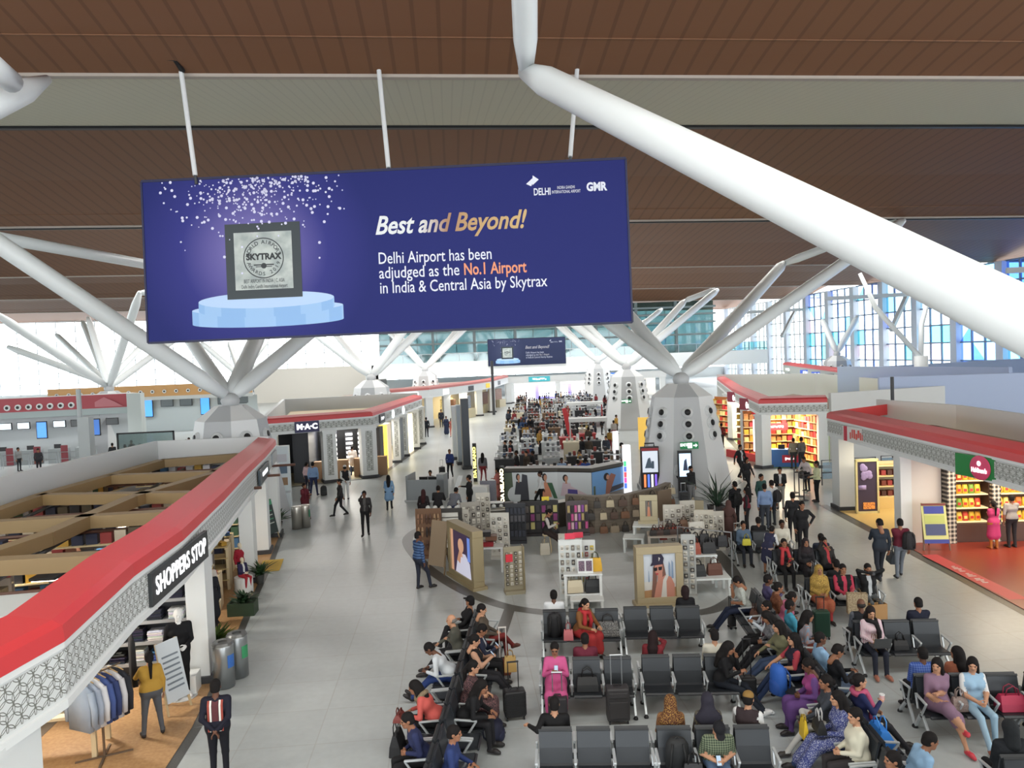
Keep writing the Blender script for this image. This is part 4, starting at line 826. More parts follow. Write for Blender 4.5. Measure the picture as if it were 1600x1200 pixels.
p = sit('r3r', 2, 'woman in navy jacket holding a paper cup', top=(38, 46, 96), bot=(40, 40, 46), hair='bun', fem=True, arms=('phone', 'lap'), skin='l', legs='out', kids=[('shawl', (200, 80, 120), (1,))])
h = hand_at(p, 0); c = thing('paper_cup', 'white and pink paper cup held by the woman in navy', 'cup', h); b = MB(); b.lathe([(.03, -.04), (.042, .07)], n=14); b.ob('cup', M((236, 190, 186), .5), c); b = MB(); b.lathe([(.045, .07), (.043, .085)], n=14); b.ob('lid', WHITE, c)
x, y, r = on_seat('r3r', 1, -.05); handbag('bright blue plastic carrier bag on a seat behind the cream shirt', x, y, .45, r, (52, 132, 220), .5, .3, .3, name='carrier_bag', cat='bag', c2=(70, 150, 230))
sit('r4r', 2, 'man in light blue shirt at the bottom edge, head bent', top=(142, 186, 226), bot=(60, 64, 80), arms=('lap', 'lap'), lean=24)
# right block, rows turned to the camera
YEL = ('floral', (200, 160, 66), (70, 50, 34), 13)
sit('C0', 0, 'woman wrapped in a yellow patterned veil and red skirt', top=YEL, bot=(176, 52, 52), accent=('floral', (176, 60, 56), (170, 140, 70), 20), skirt=(.25, 1), hair='scarf', hc=YEL, fem=True, arms=('lap', 'lap'), fat=1.2)
sit('C0', 1, 'man in red shirt and black waistcoat beside the yellow veil', top=(28, 28, 30), bot=(206, 204, 200), sleeve=(196, 54, 80), vest=True, accent=(196, 54, 80), arms=('lap', 'lap'), legs=('over', None), lean=-4)
p = sit('C0', 2, 'man in black jacket over white shirt holding a camera to his face', top=(28, 29, 31), bot=(92, 98, 102), accent=(190, 196, 200), arms=('cam', 'cam'), lean=-2)
cm = thing('camera_body', 'black camera held to the face of the man in black', 'camera', hand_at(p, 0)*.5+hand_at(p, 1)*.5+Vector((0, -.04, .03)), p.rotation_euler.z); b = MB(); b.box((0, 0, 0), (.13, .06, .09)); b.ob('housing', BLACK, cm, bevel=.01); b = MB(); b.tube([(0, .03, 0), (0, .09, 0)], .035, 12); b.ob('lens', DGREY, cm)
sit('C0b', 1, 'man in black seen from behind, between the red shirt and the camera', top=(32, 33, 36), bot=BLK, arms=('lap', 'lap'), face=10)
x, y, r = on_seat('C0', 1, -.55); paper_bag('big newspaper-wrapped paper bag in front of the red shirt', x+.1, y, .3, r-8, (196, 172, 136), .46, .5, .14, ('noise', (200, 178, 142), (150, 128, 98), 6))
x, y, r = on_seat('C0', 2, -.5); paper_bag('brown paper shopping bag at the feet of the man with the camera', x, y, 0, r+10, (168, 128, 82), .4, .52, .16)
g = G(1287, 1000); trolley('dark green suitcase standing in the aisle by the turquoise shirt', g.x, g.y+.1, -10, (28, 62, 48), .6, .36, .24, .3, handm=BLACK)
p = sit('C1', 0, 'woman in pink striped shirt and black scarf working on a laptop', top=('stripe', (214, 150, 172), (230, 226, 228), 14, 'X'), bot=(46, 50, 66), fem=True, hair='long', hc=(36, 26, 26), kids=[('shawl', (30, 28, 30), (-1,))], arms=('lap', 'lap'), head=(0, 15), skin='l', shoe=(170, 110, 90))
x, y, fc = seat_pos('C1', 0, -.4); lp = thing('laptop', 'open dark grey laptop on the lap of the pink striped shirt', 'laptop', (x, y, .66), math.radians(fc+90)); b = MB(); b.box((0, .02, 0), (.34, .24, .018)); b.ob('base', DGREY, lp); b = MB(); b.bar((0, -.1, .01), (0, -.18, .22), .34, .012); b.ob('lid', M((74, 76, 78), .4), lp)
paper_bag('small brown paper bag on the seat end beside the laptop', *seat_pos('C1', -.28 and 0, -.12)[:2], .45, -8, (176, 130, 84), .2, .26, .1); bpy.context.view_layer.update()
x, y, r = on_seat('C1', 1); handbag('black bag on the seat right of the laptop', x-.05, y, .45, r, BLK, .3, .2, .18)
sit('C1b', 2, 'man in black waistcoat and grey shirt seen from behind', top=(34, 36, 42), bot=BLK, sleeve=(92, 98, 108), vest=True, arms=('lap', 'lap'), hair='rim', hc=(50, 46, 44), skin='d', fat=1.1)
sit('C1b', 0, 'man in navy sweater with a blue arm stripe seen from behind', top=(30, 34, 54), bot=BLK, arms=('phone', 'lap'))
sit('C2', 0, 'woman in mauve dress with crossed bare legs and red shoes', top=(142, 108, 134), bot=(142, 108, 134), skirt=(.12,), bare=1, fem=True, hair='long', arms=('lap', 'fold'), legs=('over', 'out'), shoe=(206, 62, 76), short=True, skin='l', head=(-40, 5))
sit('C2', 1, 'woman in white tee and pale blue dungarees looking aside', top=(150, 190, 222), bot=(156, 194, 220), sleeve=(232, 234, 234), vest=True, accent=(150, 190, 222), fem=True, hair='long', arms=('lap', 'lap'), short=True, skin='l', head=(-25, 10), shoe=(150, 90, 70), legs=('out', None))
x, y, r = on_seat('C2', 0, -.12); handbag('cream and brown patterned bag between the mauve and blue women', x+.32, y, .46, r, (180, 160, 150), .26, .24, .14, pat=('floral', (170, 150, 140), (110, 90, 90), 18))
x, y, r = on_seat('C2', 2); handbag('raspberry pink bag on the seat right of the dungarees', x, y, .45, r, (170, 44, 76), .44, .26, .26)
sit('C2b', 2, 'man in blue checked shirt seen from behind', top=('check', (52, 84, 176), (104, 132, 206), 8), bot=BLK, arms=('lap', 'lap'), skin='d', fat=1.1)
sit('C2b', 1, 'woman in orange patterned shawl with long hair, facing away', top=('floral', (176, 104, 70), (150, 70, 60), 20), bot=(150, 80, 50), hair='long', fem=True, arms=('lap', 'lap'), head=(30, 0))
backpack('blue rucksack on the seat left of the blue checked shirt', *seat_pos('C2b', 2, 0)[:2], .44, 0, (40, 50, 120), .3, .2, .2)
x, y, fc = seat_pos('C3', 0, .03); person('woman in olive brown cardigan leaning forward at the right edge', x-.16, y, fc-18, 'sit', seat=.555, top=(96, 86, 62), bot=('floral', (60, 90, 60), (150, 160, 140), 14), fem=True, hair='bun', arms=('knee', 'knee'), lean=30, skirt=(.4,))
sit('C4b', 2, 'person in dark hooded coat in the bottom right corner', top=(36, 40, 46), bot=BLK, hair='hood', hc=(38, 42, 46), arms=('lap', 'lap'), fat=1.3)
sit('D', 0, 'woman in red scarf seated near the standing man', top=(44, 40, 44), bot=BLK, hair='bun', fem=True, arms=('fold', 'lap'), lean=-2, kids=[('shawl', (200, 54, 60), (1, -1))])
sit('D', 1, 'dark-veiled woman beside the red scarf', top=(40, 38, 42), bot=(40, 38, 42), hair='scarf', hc=(46, 38, 42), skirt=(.2,), fem=True, arms=('lap', 'lap'))
sit('D', 2, 'man in red shirt and dark jacket lying back with crossed legs', face=14, top=(44, 42, 42), bot=(40, 40, 46), accent=(190, 56, 62), arms=('face', 'lap'), legs=('over', 'far'), lean=-14)
sit('Db', 0, 'man in navy seen from behind, right of the standing man in black', top=(46, 52, 70), bot=BLK, arms=('lap', 'lap'))
sit('E', 0, 'woman in denim jacket holding a yellow bag, far bench', top=(88, 112, 140), bot=(46, 50, 60), hair='bun', fem=True, arms=('lap', 'lap')); x, y, r = on_seat('E', 0, -.35); handbag('yellow bag on the lap of the denim jacket', x, y, .66, r, (204, 196, 62), .26, .2, .1)
sit('E', 2, 'man in cream shirt on the far bench', top=(216, 212, 196), bot=(70, 60, 50), arms=('lap', 'lap'), skin='d')
sit('Eb', 1, 'person in black at the far bench, facing the shops', top=BLK, bot=BLK, arms=('lap', 'lap'))
trolley('lime tagged black suitcase at the end of the dark veil bench', *seat_pos('D', 1, -.75)[:2], 80, (30, 32, 32), .5, .4, .26, .3)
# ================================================================ people on their feet
def stand(px, py, label, face, pose='stand', **k):
    g = G(px, py); return person(label, g.x, g.y, face, pose, **k)
W_ = dict(legs=('f', 'b'), arms=('swingb', 'swingf'))
p = stand(345, 1222, 'man in navy and maroon striped sweater, hands clasped behind his back', 95, top=(30, 30, 46), bot=(26, 26, 34), arms=('back', 'back'), h=1.72, kids=[('stripes', [((150, 66, 54), -.105, .035), ((224, 222, 216), -.072, .03), ((88, 40, 46), 0, .1), ((224, 222, 216), .072, .03), ((150, 66, 54), .105, .035)])], skin='d', fat=1.05)
p = stand(240, 1150, 'woman in mustard top and grey trousers choosing clothes in the left shop', 118, top=(196, 148, 48), bot=(92, 96, 104), hair='tail', fem=True, arms=('down', 'fwd'), h=1.6, short=False, fat=1.15, legs='w', skin='l')
p = stand(572, 836, 'man in dark jacket walking up the aisle with a phone at his ear', -88, 'walk', top=(48, 46, 48), bot=(30, 30, 34), accent=(90, 88, 88), arms=('ear', 'swingf'), legs=('f', None), h=1.74, skin='d'); phone(0, p, 'phone at the ear of the man walking up the aisle')
stand(478, 812, 'woman in maroon sari standing by the steel bins', -40, top=(118, 40, 52), bot=(118, 40, 52), accent=(112, 38, 50), skirt=(.06, 1), fem=True, hair='bun', arms=('fold', 'lap'), h=1.6, fat=1.1, kids=[('shawl', (112, 38, 50), (1, -1))])
stand(491, 775, 'man in light blue shirt and jeans with a backpack at his feet', 85, top=(128, 162, 206), bot=(42, 50, 86), legs='w', h=1.75, fat=1.05)
g = G(503, 774); backpack('black backpack standing on the floor by the light blue shirt', g.x+.1, g.y, 0, 20, (40, 42, 44), .5, .34, .22)
stand(481, 768, 'woman with pale top partly hidden behind the light blue shirt', 60, top=(214, 178, 180), bot=(50, 50, 70), hair='bun', fem=True, h=1.56)
stand(533, 807, 'slim young man in dark jacket walking left with one heel up', 200, 'walk', top=(52, 50, 50), bot=(38, 38, 42), h=1.66, **W_)
stand(541, 781, 'man in white kurta with black waistcoat and white cap', 100, top=(34, 36, 40), bot=(228, 230, 230), sleeve=WHT, vest=True, accent=WHT, hair='skullcap', hc=(220, 220, 216), h=1.72, arms=('down', 'back'), kids=[('hairunder',)])
stand(552, 743, 'man in untucked white shirt and jeans at the cosmetics shop counter', 88, top=(224, 218, 214), bot=(64, 88, 138), h=1.78, fat=1.15, coat=True, arms=('down', 'fwd'))
stand(609, 798, 'woman in light blue tunic and black leggings walking away', 92, 'walk', top=(122, 164, 208), bot=(28, 28, 32), skirt=(.62,), hair='long', fem=True, h=1.62, legs=('f', None), arms=('swingb', 'lap'))
g = G(618, 778); 
p = stand(704, 748, 'woman in blue top walking up the aisle pulling a small trolley', -100, 'walk', top=(46, 66, 130), bot=(30, 32, 40), fem=True, hair='tail', hc=(90, 66, 50), h=1.66, **W_)
g = G(691, 742); trolley('black cabin trolley pulled by the woman in blue', g.x, g.y, 20, BLK, .42, .34, .22, .4)
stand(667, 684, 'man in black coat with a black bag, far aisle by the cream pillar', 90, 'walk', top=(36, 38, 46), bot=(36, 38, 46), h=1.75, **W_)
stand(690, 668, 'man in dark blue suit standing in the far aisle', -90, top=(48, 52, 66), bot=(48, 52, 66), h=1.75, res=.03)
stand(698, 679, 'woman in navy dress at the side of the far aisle', -90, top=(52, 62, 92), bot=(52, 62, 92), skirt=(.2,), fem=True, hair='bun', h=1.62, res=.03)
stand(706, 683, 'woman in coral and black in the far aisle', -90, 'walk', top=(206, 110, 96), bot=(206, 110, 96), sleeve=BLK, fem=True, hair='long', h=1.62, res=.03, **W_)
stand(752, 646, 'man in dark coat standing by the distant shop posters', -80, top=(70, 72, 80), bot=(60, 62, 70), h=1.75, res=.035)
stand(779, 785, 'woman in long coral kurta beside the lit vertical sign', 150, top=('floral', (206, 100, 92), (222, 150, 140), 10), bot=(150, 96, 70), skirt=(.42,), fem=True, hair='bun', h=1.62, arms=('fold', 'down'))
stand(735, 806, 'man in black suit standing at the counter behind the sandals', 160, top=(34, 34, 38), bot=(34, 34, 38), h=1.76, arms=('fwd', 'down'), accent=(60, 60, 66))
stand(686, 826, 'man in black jacket bent over the counter, back turned', 80, top=(42, 42, 46), bot=BLK, h=1.72, lean=16, arms=('fwd', 'fwd'))
stand(664, 828, 'woman with dark red hair in black at the counter end', 80, top=(40, 32, 36), bot=BLK, hair='long', hc=(64, 30, 32), fem=True, h=1.62)
stand(708, 826, 'person in grey sweater leaning on the counter beside the black jacket', 60, top=(120, 124, 136), bot=(60, 70, 110), h=1.7, lean=34, arms=('fwd', 'fwd'))
stand(846, 797, 'man in white shirt and black trousers passing the photo counter', 180, 'walk', top=(214, 218, 220), bot=(30, 32, 36), h=1.72, skin='d', **W_)
stand(657, 922, 'man in blue striped sweater walking beside the ring', 35, 'walk', top=('stripe', (84, 118, 166), (44, 70, 118), 4), bot=(46, 50, 66), h=1.74, legs=('f', None), arms=('down', 'swingf'), skin='d', fat=1.1)
stand(1081, 792, 'man in dark sweater and grey trousers on the phone by the big column', -60, top=(44, 46, 50), bot=(128, 130, 134), arms=('ear', 'down'), h=1.76)
g = G(1069, 794); trolley('tall dark trolley suitcase beside the man on the phone', g.x, g.y, 0, (56, 58, 62), .66, .38, .26, .35, pocket=True)
stand(1064, 776, 'man in white shirt standing before the video totem', 80, top=(214, 218, 220), bot=(50, 54, 66), h=1.74)
stand(1158, 750, 'tall man in black suit walking right of the big column', -70, 'walk', top=(38, 38, 42), bot=(38, 38, 42), accent=(190, 196, 200), h=1.8, **W_)
g = G(1168, 772); person('woman in dark coat following the tall man in black', g.x, g.y, -70, 'walk', top=(42, 42, 46), bot=(38, 38, 42), fem=True, hair='bob', h=1.7, **W_)
stand(1150, 825, 'man in black jacket with a black rucksack near the planter', 100, top=(30, 30, 34), bot=(38, 38, 42), h=1.76, arms=('face', 'down'))
g = G(1141, 806); backpack('black rucksack on the back of the man near the planter', G(1150, 825).x+.02, G(1150, 825).y-.22, .92, 188, BLK, .46, .32, .2)
stand(1168, 832, 'woman in dark red top standing among the queue', 150, top=(120, 34, 48), bot=(34, 32, 38), sleeve=(44, 40, 46), fem=True, hair='long', h=1.66)
g = G(1140, 856); person('woman wrapped in a brown shawl pulling a case past the planter', g.x, g.y, 70, 'walk', top=(84, 56, 52), bot=(76, 50, 46), skirt=(.2,), hair='scarf', hc=(86, 58, 54), fem=True, h=1.62, coat=True, **W_)
g = G(1153, 860); trolley('upright dark brown trolley beside the brown shawl', g.x, g.y, 10, (48, 40, 40), .55, .36, .24, .3)
stand(1191, 808, 'man in dark green shirt in the queue', -70, top=(44, 84, 80), bot=(50, 56, 70), h=1.72)
stand(1196, 828, 'man in sky blue shirt and dark trousers seen from behind', 80, top=(126, 156, 204), bot=(66, 72, 84), h=1.72, fat=1.1)
stand(1207, 822, 'man in white shirt with a black backpack in the queue', 100, top=(206, 210, 210), bot=(48, 52, 60), h=1.74)
g = G(1214, 822); backpack('black backpack on the white shirt in the queue', G(1207, 822).x+.12, G(1207, 822).y-.2, .95, 190, BLK, .46, .32, .2)
stand(1220, 796, 'man in black blazer over white shirt and grey trousers', -110, top=(36, 38, 42), bot=(150, 150, 146), accent=(206, 208, 210), h=1.76, arms=('lap', 'lap'))
g = G(1207, 798); trolley('dark slim trolley left of the black blazer', g.x, g.y, 0, (56, 54, 56), .72, .3, .24, .25)
stand(1277, 785, 'man in pale yellow shirt and black trousers before the toy shop', 170, top=(216, 222, 176), bot=(34, 34, 38), h=1.78, arms=('down', 'lap'))
stand(1262, 768, 'stooping man in pinkish white shirt holding a dark bag', 200, top=(214, 200, 204), bot=(40, 42, 50), h=1.66, lean=18, arms=('fwd', 'down'))
g = G(1257, 762); handbag('dark travel bag in the hands of the stooping man', g.x-.1, g.y-.2, .5, 20, (48, 44, 46), .5, .36, .22)
stand(1376, 908, 'man in dark blue jacket walking away with a travel bag, right aisle', 75, 'walk', top=(42, 50, 62), bot=(44, 48, 58), h=1.78, legs=('f', 'b'), arms=('down', 'phone'), head=(20, 15))
g = G(1391, 893); handbag('dark blue travel bag carried in the right aisle', g.x+.02, g.y-.1, .3, 75, (34, 44, 54), .5, .32, .24, loop=.3)
stand(1408, 905, 'man in maroon hoodie and grey jeans with a backpack, right aisle', 75, 'walk', top=(108, 30, 48), bot=(112, 120, 132), h=1.74, legs=('f', None), arms=('down', 'fold'))
g = G(1408, 905); backpack('black backpack on the maroon hoodie', g.x+.12, g.y-.22, .92, 168, (32, 30, 34), .5, .36, .24)
stand(1553, 858, 'woman in bright pink suit and orange leggings at the snack shelves', 84, top=(220, 60, 122), bot=(206, 120, 44), skirt=(.5,), hair='tail', fem=True, h=1.56, arms=('fwd', 'fold'), shoe=(190, 110, 60))
stand(1581, 856, 'man in grey striped tee at the snack shelves', 84, top=('stripe', (110, 104, 104), (186, 180, 178), 16), bot=(48, 46, 50), h=1.72, arms=('fwd', 'down'), short=True)
stand(1255, 868, 'man in black sweater standing with a hand on his hip behind a bench', -100, top=(30, 31, 34), bot=(34, 34, 38), h=1.76, arms=('down', 'hip'))
stand(1240, 848, 'dark-haired man in black standing beside the hand-on-hip man', 80, top=(34, 36, 40), bot=(36, 36, 40), h=1.74)
stand(1200, 898, 'girl in navy pinafore and white blouse bending over a seat', 40, top=(52, 54, 84), bot=(206, 176, 160), sleeve=(224, 226, 228), vest=True, accent=(52, 54, 84), skirt=(.55,), bare=1, fem=True, hair='bun', h=1.5, lean=34, arms=('fwd', 'fwd'))
g = G(1243, 734); person('man in cream patterned shirt at the toy shop counter', g.x, g.y+.2, 80, top=(150, 140, 120), bot=(60, 60, 60), h=1.7, res=.026)
g = G(1254, 734); person('man in grey shirt leaning on the toy shop counter', g.x, g.y+.1, 110, top=(96, 92, 88), bot=(44, 44, 48), h=1.75, res=.026)
g = G(1224, 716); person('shop assistant in dark red behind the blue toy counter', g.x, g.y, -90, top=(110, 44, 50), bot=BLK, h=1.66, res=.026, fem=True, hair='bun')
g = G(1128, 700); person('shopper in dark red inside the toy shop doorway', g.x, g.y, 60, top=(150, 50, 54), bot=(60, 52, 52), h=1.66, res=.03)
g = G(856, 862); p = person('shop assistant in dark vest sitting on a stool in the bag stall', g.x, g.y, -30, 'sit', top=(40, 38, 38), bot=(52, 40, 38), sleeve=(196, 190, 186), vest=True, accent=(60, 56, 56), seat=.72, arms=('phone', 'lap'), fem=True, hair='bun', legs='out', lean=10, head=(0, 20))
b = MB(); b.lathe([(.17, .58), (.17, .62)], n=18); st = thing('stool', 'cream stool under the bag stall assistant', 'stool', (g.x, g.y, 0)); b.ob('seat', CREAM, st)
for j in range(4): b = MB(); a = j*math.pi/2+.6; b.tube([(.12*math.cos(a), .12*math.sin(a), .58), (.19*math.cos(a), .19*math.sin(a), 0)], .016, 6); b.ob('leg', CREAM, st)
g = G(845, 862); b = handbag('pale patterned rucksack on the floor beside the stool', g.x+.1, g.y-.4, 0, 0, (190, 184, 170), .34, .4, .2, name='rucksack', cat='bag')
for (px, py, lab, top, sc) in ((882, 748, 'light blue shirt staff behind the photo counter', (150, 180, 220), 0), (908, 752, 'royal blue jacket staff behind the photo counter, back turned', (44, 76, 168), 180), (920, 748, 'blue jacket man right of his twin behind the photo counter', (52, 88, 184), 160)):
    g = G(px, py+24); person(lab, g.x, g.y+.6, -90+sc, top=top, bot=(40, 44, 60), h=1.68, skin='d', res=.026)
# ================================================================ shop units along both sides
def lattice_mat(ax, sc, line=(96, 98, 92), base=(200, 204, 204)):
    m = bpy.data.materials.new('lattice_screen'); m.use_nodes = True; nt = m.node_tree; N = nt.nodes; L = nt.links; b = N['Principled BSDF']; b.inputs['Roughness'].default_value = .5
    tc = N.new('ShaderNodeTexCoord'); sp = N.new('ShaderNodeSeparateXYZ'); L.new(tc.outputs['Object'], sp.inputs[0]); u, v = sp.outputs[ax], sp.outputs['Z']
    def mth(op, a, b_):
        n = N.new('ShaderNodeMath'); n.operation = op
        for i, q in enumerate((a, b_)):
            if q is None: continue
            if isinstance(q, (int, float)): n.inputs[i].default_value = q
            else: L.new(q, n.inputs[i])
        return n.outputs[0]
    mn = None
    for ox, oz in ((0, 0), (.5, .866)):      # overlapping circles on a hexagonal grid
        for sx, sz in ((0, 0), (.5, 0), (.25, .433), (.75, .433)):
            a = mth('SUBTRACT', mth('FRACT', mth('ADD', mth('MULTIPLY', u, sc*.5), ox*.5+sx), None), .5); c = mth('MULTIPLY', mth('SUBTRACT', mth('FRACT', mth('ADD', mth('MULTIPLY', v, sc*.5/.866), (oz+sz)*.5/.866), None), .5), .866)
            d = mth('ABSOLUTE', mth('SUBTRACT', mth('SQRT', mth('ADD', mth('MULTIPLY', a, a), mth('MULTIPLY', c, c)), None), .288), None)
            mn = d if mn is None else mth('MINIMUM', mn, d)
    r = mth('GREATER_THAN', mn, .013); mx = N.new('ShaderNodeMixRGB'); L.new(r, mx.inputs[0]); mx.inputs[1].default_value = lin(line)+(1,); mx.inputs[2].default_value = lin(base)+(1,); L.new(mx.outputs[0], b.inputs['Base Color'])
    return m
LATY, LATX = lattice_mat('Y', 4.6, (112, 114, 108), (214, 217, 217)), lattice_mat('X', 4.6)
LATYF, LATXF = lattice_mat('Y', 3.6, (120, 122, 116), (196, 199, 196)), lattice_mat('X', 3.6, (120, 122, 116), (196, 199, 196))
def offs(path, side, d):
    out = []
    for i, p in enumerate(path):
        n = Vector((0, 0))
        for a, b in ((i-1, i), (i, i+1)):
            if a < 0 or b >= len(path): continue
            e = Vector((path[b][0]-path[a][0], path[b][1]-path[a][1])).normalized(); n += Vector((e.y, -e.x))*side
        n.normalize(); e = None
        if 0 < i < len(path)-1:
            e = Vector((path[i+1][0]-p[0], path[i+1][1]-p[1])).normalized(); c = max(.5, abs(n.dot(Vector((e.y, -e.x))))); n = n/c
        out.append((p[0]+n.x*d, p[1]+n.y*d))
    return out
def ribbon(b, A, z0, B, z1, mi=0):
    for i in range(len(A)-1): b.quad((*A[i], z0), (*A[i+1], z0), (*B[i+1], z1), (*B[i], z1), mi)
def facade(t, path, side, z0=2.95, zr=3.65, lat=None, coping=True, cmat=RED, wmat=None):
    """white fascia with a lattice strip and a red coping; side points inwards"""
    wm_ = wmat or WHITE; I = offs(path, side, .35); b = MB(); ribbon(b, path, z0, path, zr); ribbon(b, I, z0, I, zr); ribbon(b, path, z0, I, z0); ribbon(b, path, zr, I, zr)
    for k in (0, -1): b.quad((*path[k], z0), (*I[k], z0), (*I[k], zr), (*path[k], zr))
    b.ob('fascia', wm_, t)
    O = offs(path, -side, .03); b = MB(); ribbon(b, O, z0, O, z0+.1); ribbon(b, O, z0+.1, path, z0+.12); ribbon(b, O, z0, path, z0); ribbon(b, O, zr-.08, O, zr); ribbon(b, path, zr-.1, O, zr-.08); b.ob('moulding', wm_, t)
    if lat: O2 = offs(path, -side, .012); b = MB(); ribbon(b, O2, z0+.16, O2, zr-.12); b.ob('lattice_panel', lat, t)
    if coping:
        I1, I2 = offs(path, side, .1), offs(path, side, .62); b = MB(); ribbon(b, offs(path, -side, .04), zr, offs(path, -side, .02), zr+.2); ribbon(b, offs(path, -side, .02), zr+.2, I1, zr+.27); ribbon(b, I1, zr+.27, I2, zr+.36); ribbon(b, I2, zr+.36, I2, zr-.1); b.ob('red_coping', cmat, t)
def pillar(t, x, y, w, d, z, rz=0, lat=None, mat=None):
    b = MB(); b.box((x, y, z/2), (w, d, z), rz); b.box((x, y, .08), (w+.14, d+.14, .16), rz, 1); b.box((x, y, z-.06), (w+.08, d+.08, .1), rz, 0); p = b.ob('pillar', [mat or WHITE, DGREY], t)
    if lat: b = MB(); ca, sa = math.cos(rz), math.sin(rz); b.box((x+sa*(d/2+.006), y-ca*(d/2+.006), z*.53), (w*.45, .012, z*.78), rz); b.ob('screen_strip', lat, p)
    return p
def along(path, t):
    L = [math.dist(a, b) for a, b in zip(path, path[1:])]; s = t*sum(L)
    for a, b, l in zip(path, path[1:], L):
        if s <= l: u = s/l; return Vector((a[0]+(b[0]-a[0])*u, a[1]+(b[1]-a[1])*u)), math.atan2(b[1]-a[1], b[0]-a[0])
        s -= l
    return Vector(path[-1]), math.atan2(path[-1][1]-path[-2][1], path[-1][0]-path[-2][0])
def sign(label, p, rz, w, h, z, bg, ink, txt, size, name='shop_sign', emit=0, off=.05, bold=.01, **k):
    """board whose face looks along local -Y"""
    t = thing(name, label, 'sign', (p[0], p[1], z), rz); b = MB(); b.box((0, -off, 0), (w, .07, h)); b.ob('board', bg, t, bevel=.008)
    if txt: text('lettering', txt, size, ink, t, (0, -off-.04, 0), bold=bold, ext=.006, **k)
    return t
def marks(t, w, h, mat, n, y=-.095, seed=1, x0=0):
    q = random.Random(seed); b = MB(); x = x0-w/2
    for i in range(n):
        ww = w/n; hh = h*q.uniform(.6, 1); b.box((x+ww*.5, y, (hh-h)/2*q.choice((-1, 1))), (ww*q.uniform(.45, .8), .015, hh)); x += ww
    b.ob('lit_lettering', mat, t); return t
INKW = M((240, 242, 244), .5, emit=.9)
# ---- near left clothing shop
LP = [(-5.9, 4.5), (-5.07, 8.6), (-4.9, 9.65), (-5.22, 12.5), (-5.28, 14.9), (-5.75, 19.2), (-6.28, 23.3), (-6.75, 27.5), (-7.3, 31.6)]
ls = thing('shop_unit', 'open-roofed clothing shop with red coping filling the lower left', 'shop')
facade(ls, LP, -1, 2.8, 3.62, LATY)
for x, y, w, d, rz in ((-5.35, 8.9, .55, 1.0, 0), (-5.82, 17.35, .42, .75, .1), (-6.78, 25.0, .42, .75, .12), (-7.2, 28.6, .42, .7, .12), (-7.45, 31.3, .5, .7, .12)): pillar(ls, x, y, w, d, 2.85, rz, LATY if y < 10 else None)
b = MB(); bp = [(-14.9, 6), (-14.2, 10), (-12.9, 22.8), (-11.9, 31.5), (-7.5, 31.4)]
for p, q in zip(bp, bp[1:]): b.bar((*p, 2), (*q, 2), .16, 4.0)
b.ob('parapet', M((206, 210, 212), .5), ls)
def roofbeam(pts, w=.36):
    b = MB(); P_ = [G(x, y, 3.4) for x, y in pts]
    for p, q in zip(P_, P_[1:]): b.bar((p.x, p.y, 3.25), (q.x, q.y, 3.25), w, .3)
    b.ob('roof_beam', TAN, ls)
for pts in ([(-60, 815), (62, 772), (170, 742), (252, 718)], [(-60, 876), (70, 832), (205, 775), (335, 737), (388, 707)], [(-40, 1012), (65, 940), (150, 905), (250, 830)], [(252, 718), (402, 706)], [(170, 742), (345, 735)], [(62, 772), (300, 768)], [(-30, 815), (268, 797)], [(-30, 874), (190, 862)], [(-30, 985), (70, 972)], [(-50, 1090), (20, 1040), (75, 985)]): roofbeam(pts)
for i in range(9):
    b = MB(); y = 8.5+i*2.6; b.tube([(-13.2+i*.2, y, 3.0), (-6.2, y+.6, 3.0)], .05, 6); b.ob('ceiling_pipe', M((92, 62, 50), .5), ls)
for x in (-8, -10.2): b = MB(); b.tube([(x, 8, 3.02), (x-2.4, 30, 3.02)], .05, 6); b.ob('ceiling_pipe', DGREY, ls)
b = MB(); b.box((-9.4, 13.2, 3.0), (4.2, 1.3, .06), .1); b.ob('ceiling_raft', M((214, 222, 222), .5), ls)
fl = MB(); I = offs(LP, -1, 9); Q = LP+I[::-1]; ribbon(fl, LP, .012, I, .012); struct(fl.ob('floor', WOOD)); fl = MB(); fl.prism([(-7.9, 6), (-8.1, 16.8), (-7.6, 17.4), (-8.6, 24), (-9.2, 31), (-11.8, 31), (-12.8, 22.8), (-14.1, 10), (-14.8, 6)], .014, .02); struct(fl.ob('floor', M((104, 90, 74), .5)))
strip(6, [(p[0]+.02, p[1]) for p in LP], .34); 
for i, (x, y) in enumerate(((-8, 11), (-8.3, 16), (-9, 21), (-9.6, 26), (-11.5, 13), (-12, 20))):
    l = thing('shop_lamp', 'warm ceiling lamp in the near left clothing shop', 'lamp', (x, y, 2.75), 0, 'clothing shop lamps'); b = MB(); b.box((0, 0, .06), (.5, .5, .06)); b.ob('housing', BLACK, l); b = MB(); b.box((0, 0, .02), (.44, .44, .02)); b.ob('diffuser', M((255, 236, 205), .5, emit=6), l); b = MB(); b.tube([(0, 0, .08), (0, 0, .2)], .015, 6); b.ob('stem', BLACK, l)
    area('shop_light', (x, y, 2.72), .44, .44, 75, (1, .93, .82))
p, a = along(LP, .0); 
sign('black department store sign with white capitals over the left shop opening', (-5.3, 14.75), math.radians(92), 3.3, .56, 3.2, M((48, 52, 54), .4), INKW, 'SHOPPERS STOP', .44, width=2.95, bold=.006, space=1.08)
t = sign('dark narrow sign with a blue line on the left fascia farther along', (-6.62, 26.6), math.radians(97), 2.6, .5, 3.2, M((62, 74, 82), .4), INKW, None, .3); marks(t, 2.4, .2, INKW, 1)
sign('white backlit sign beyond the dark narrow one on the left fascia', (-7.15, 30.4), math.radians(97), 1.6, .42, 3.25, M((150, 156, 160), .4), INKW, None, .3)
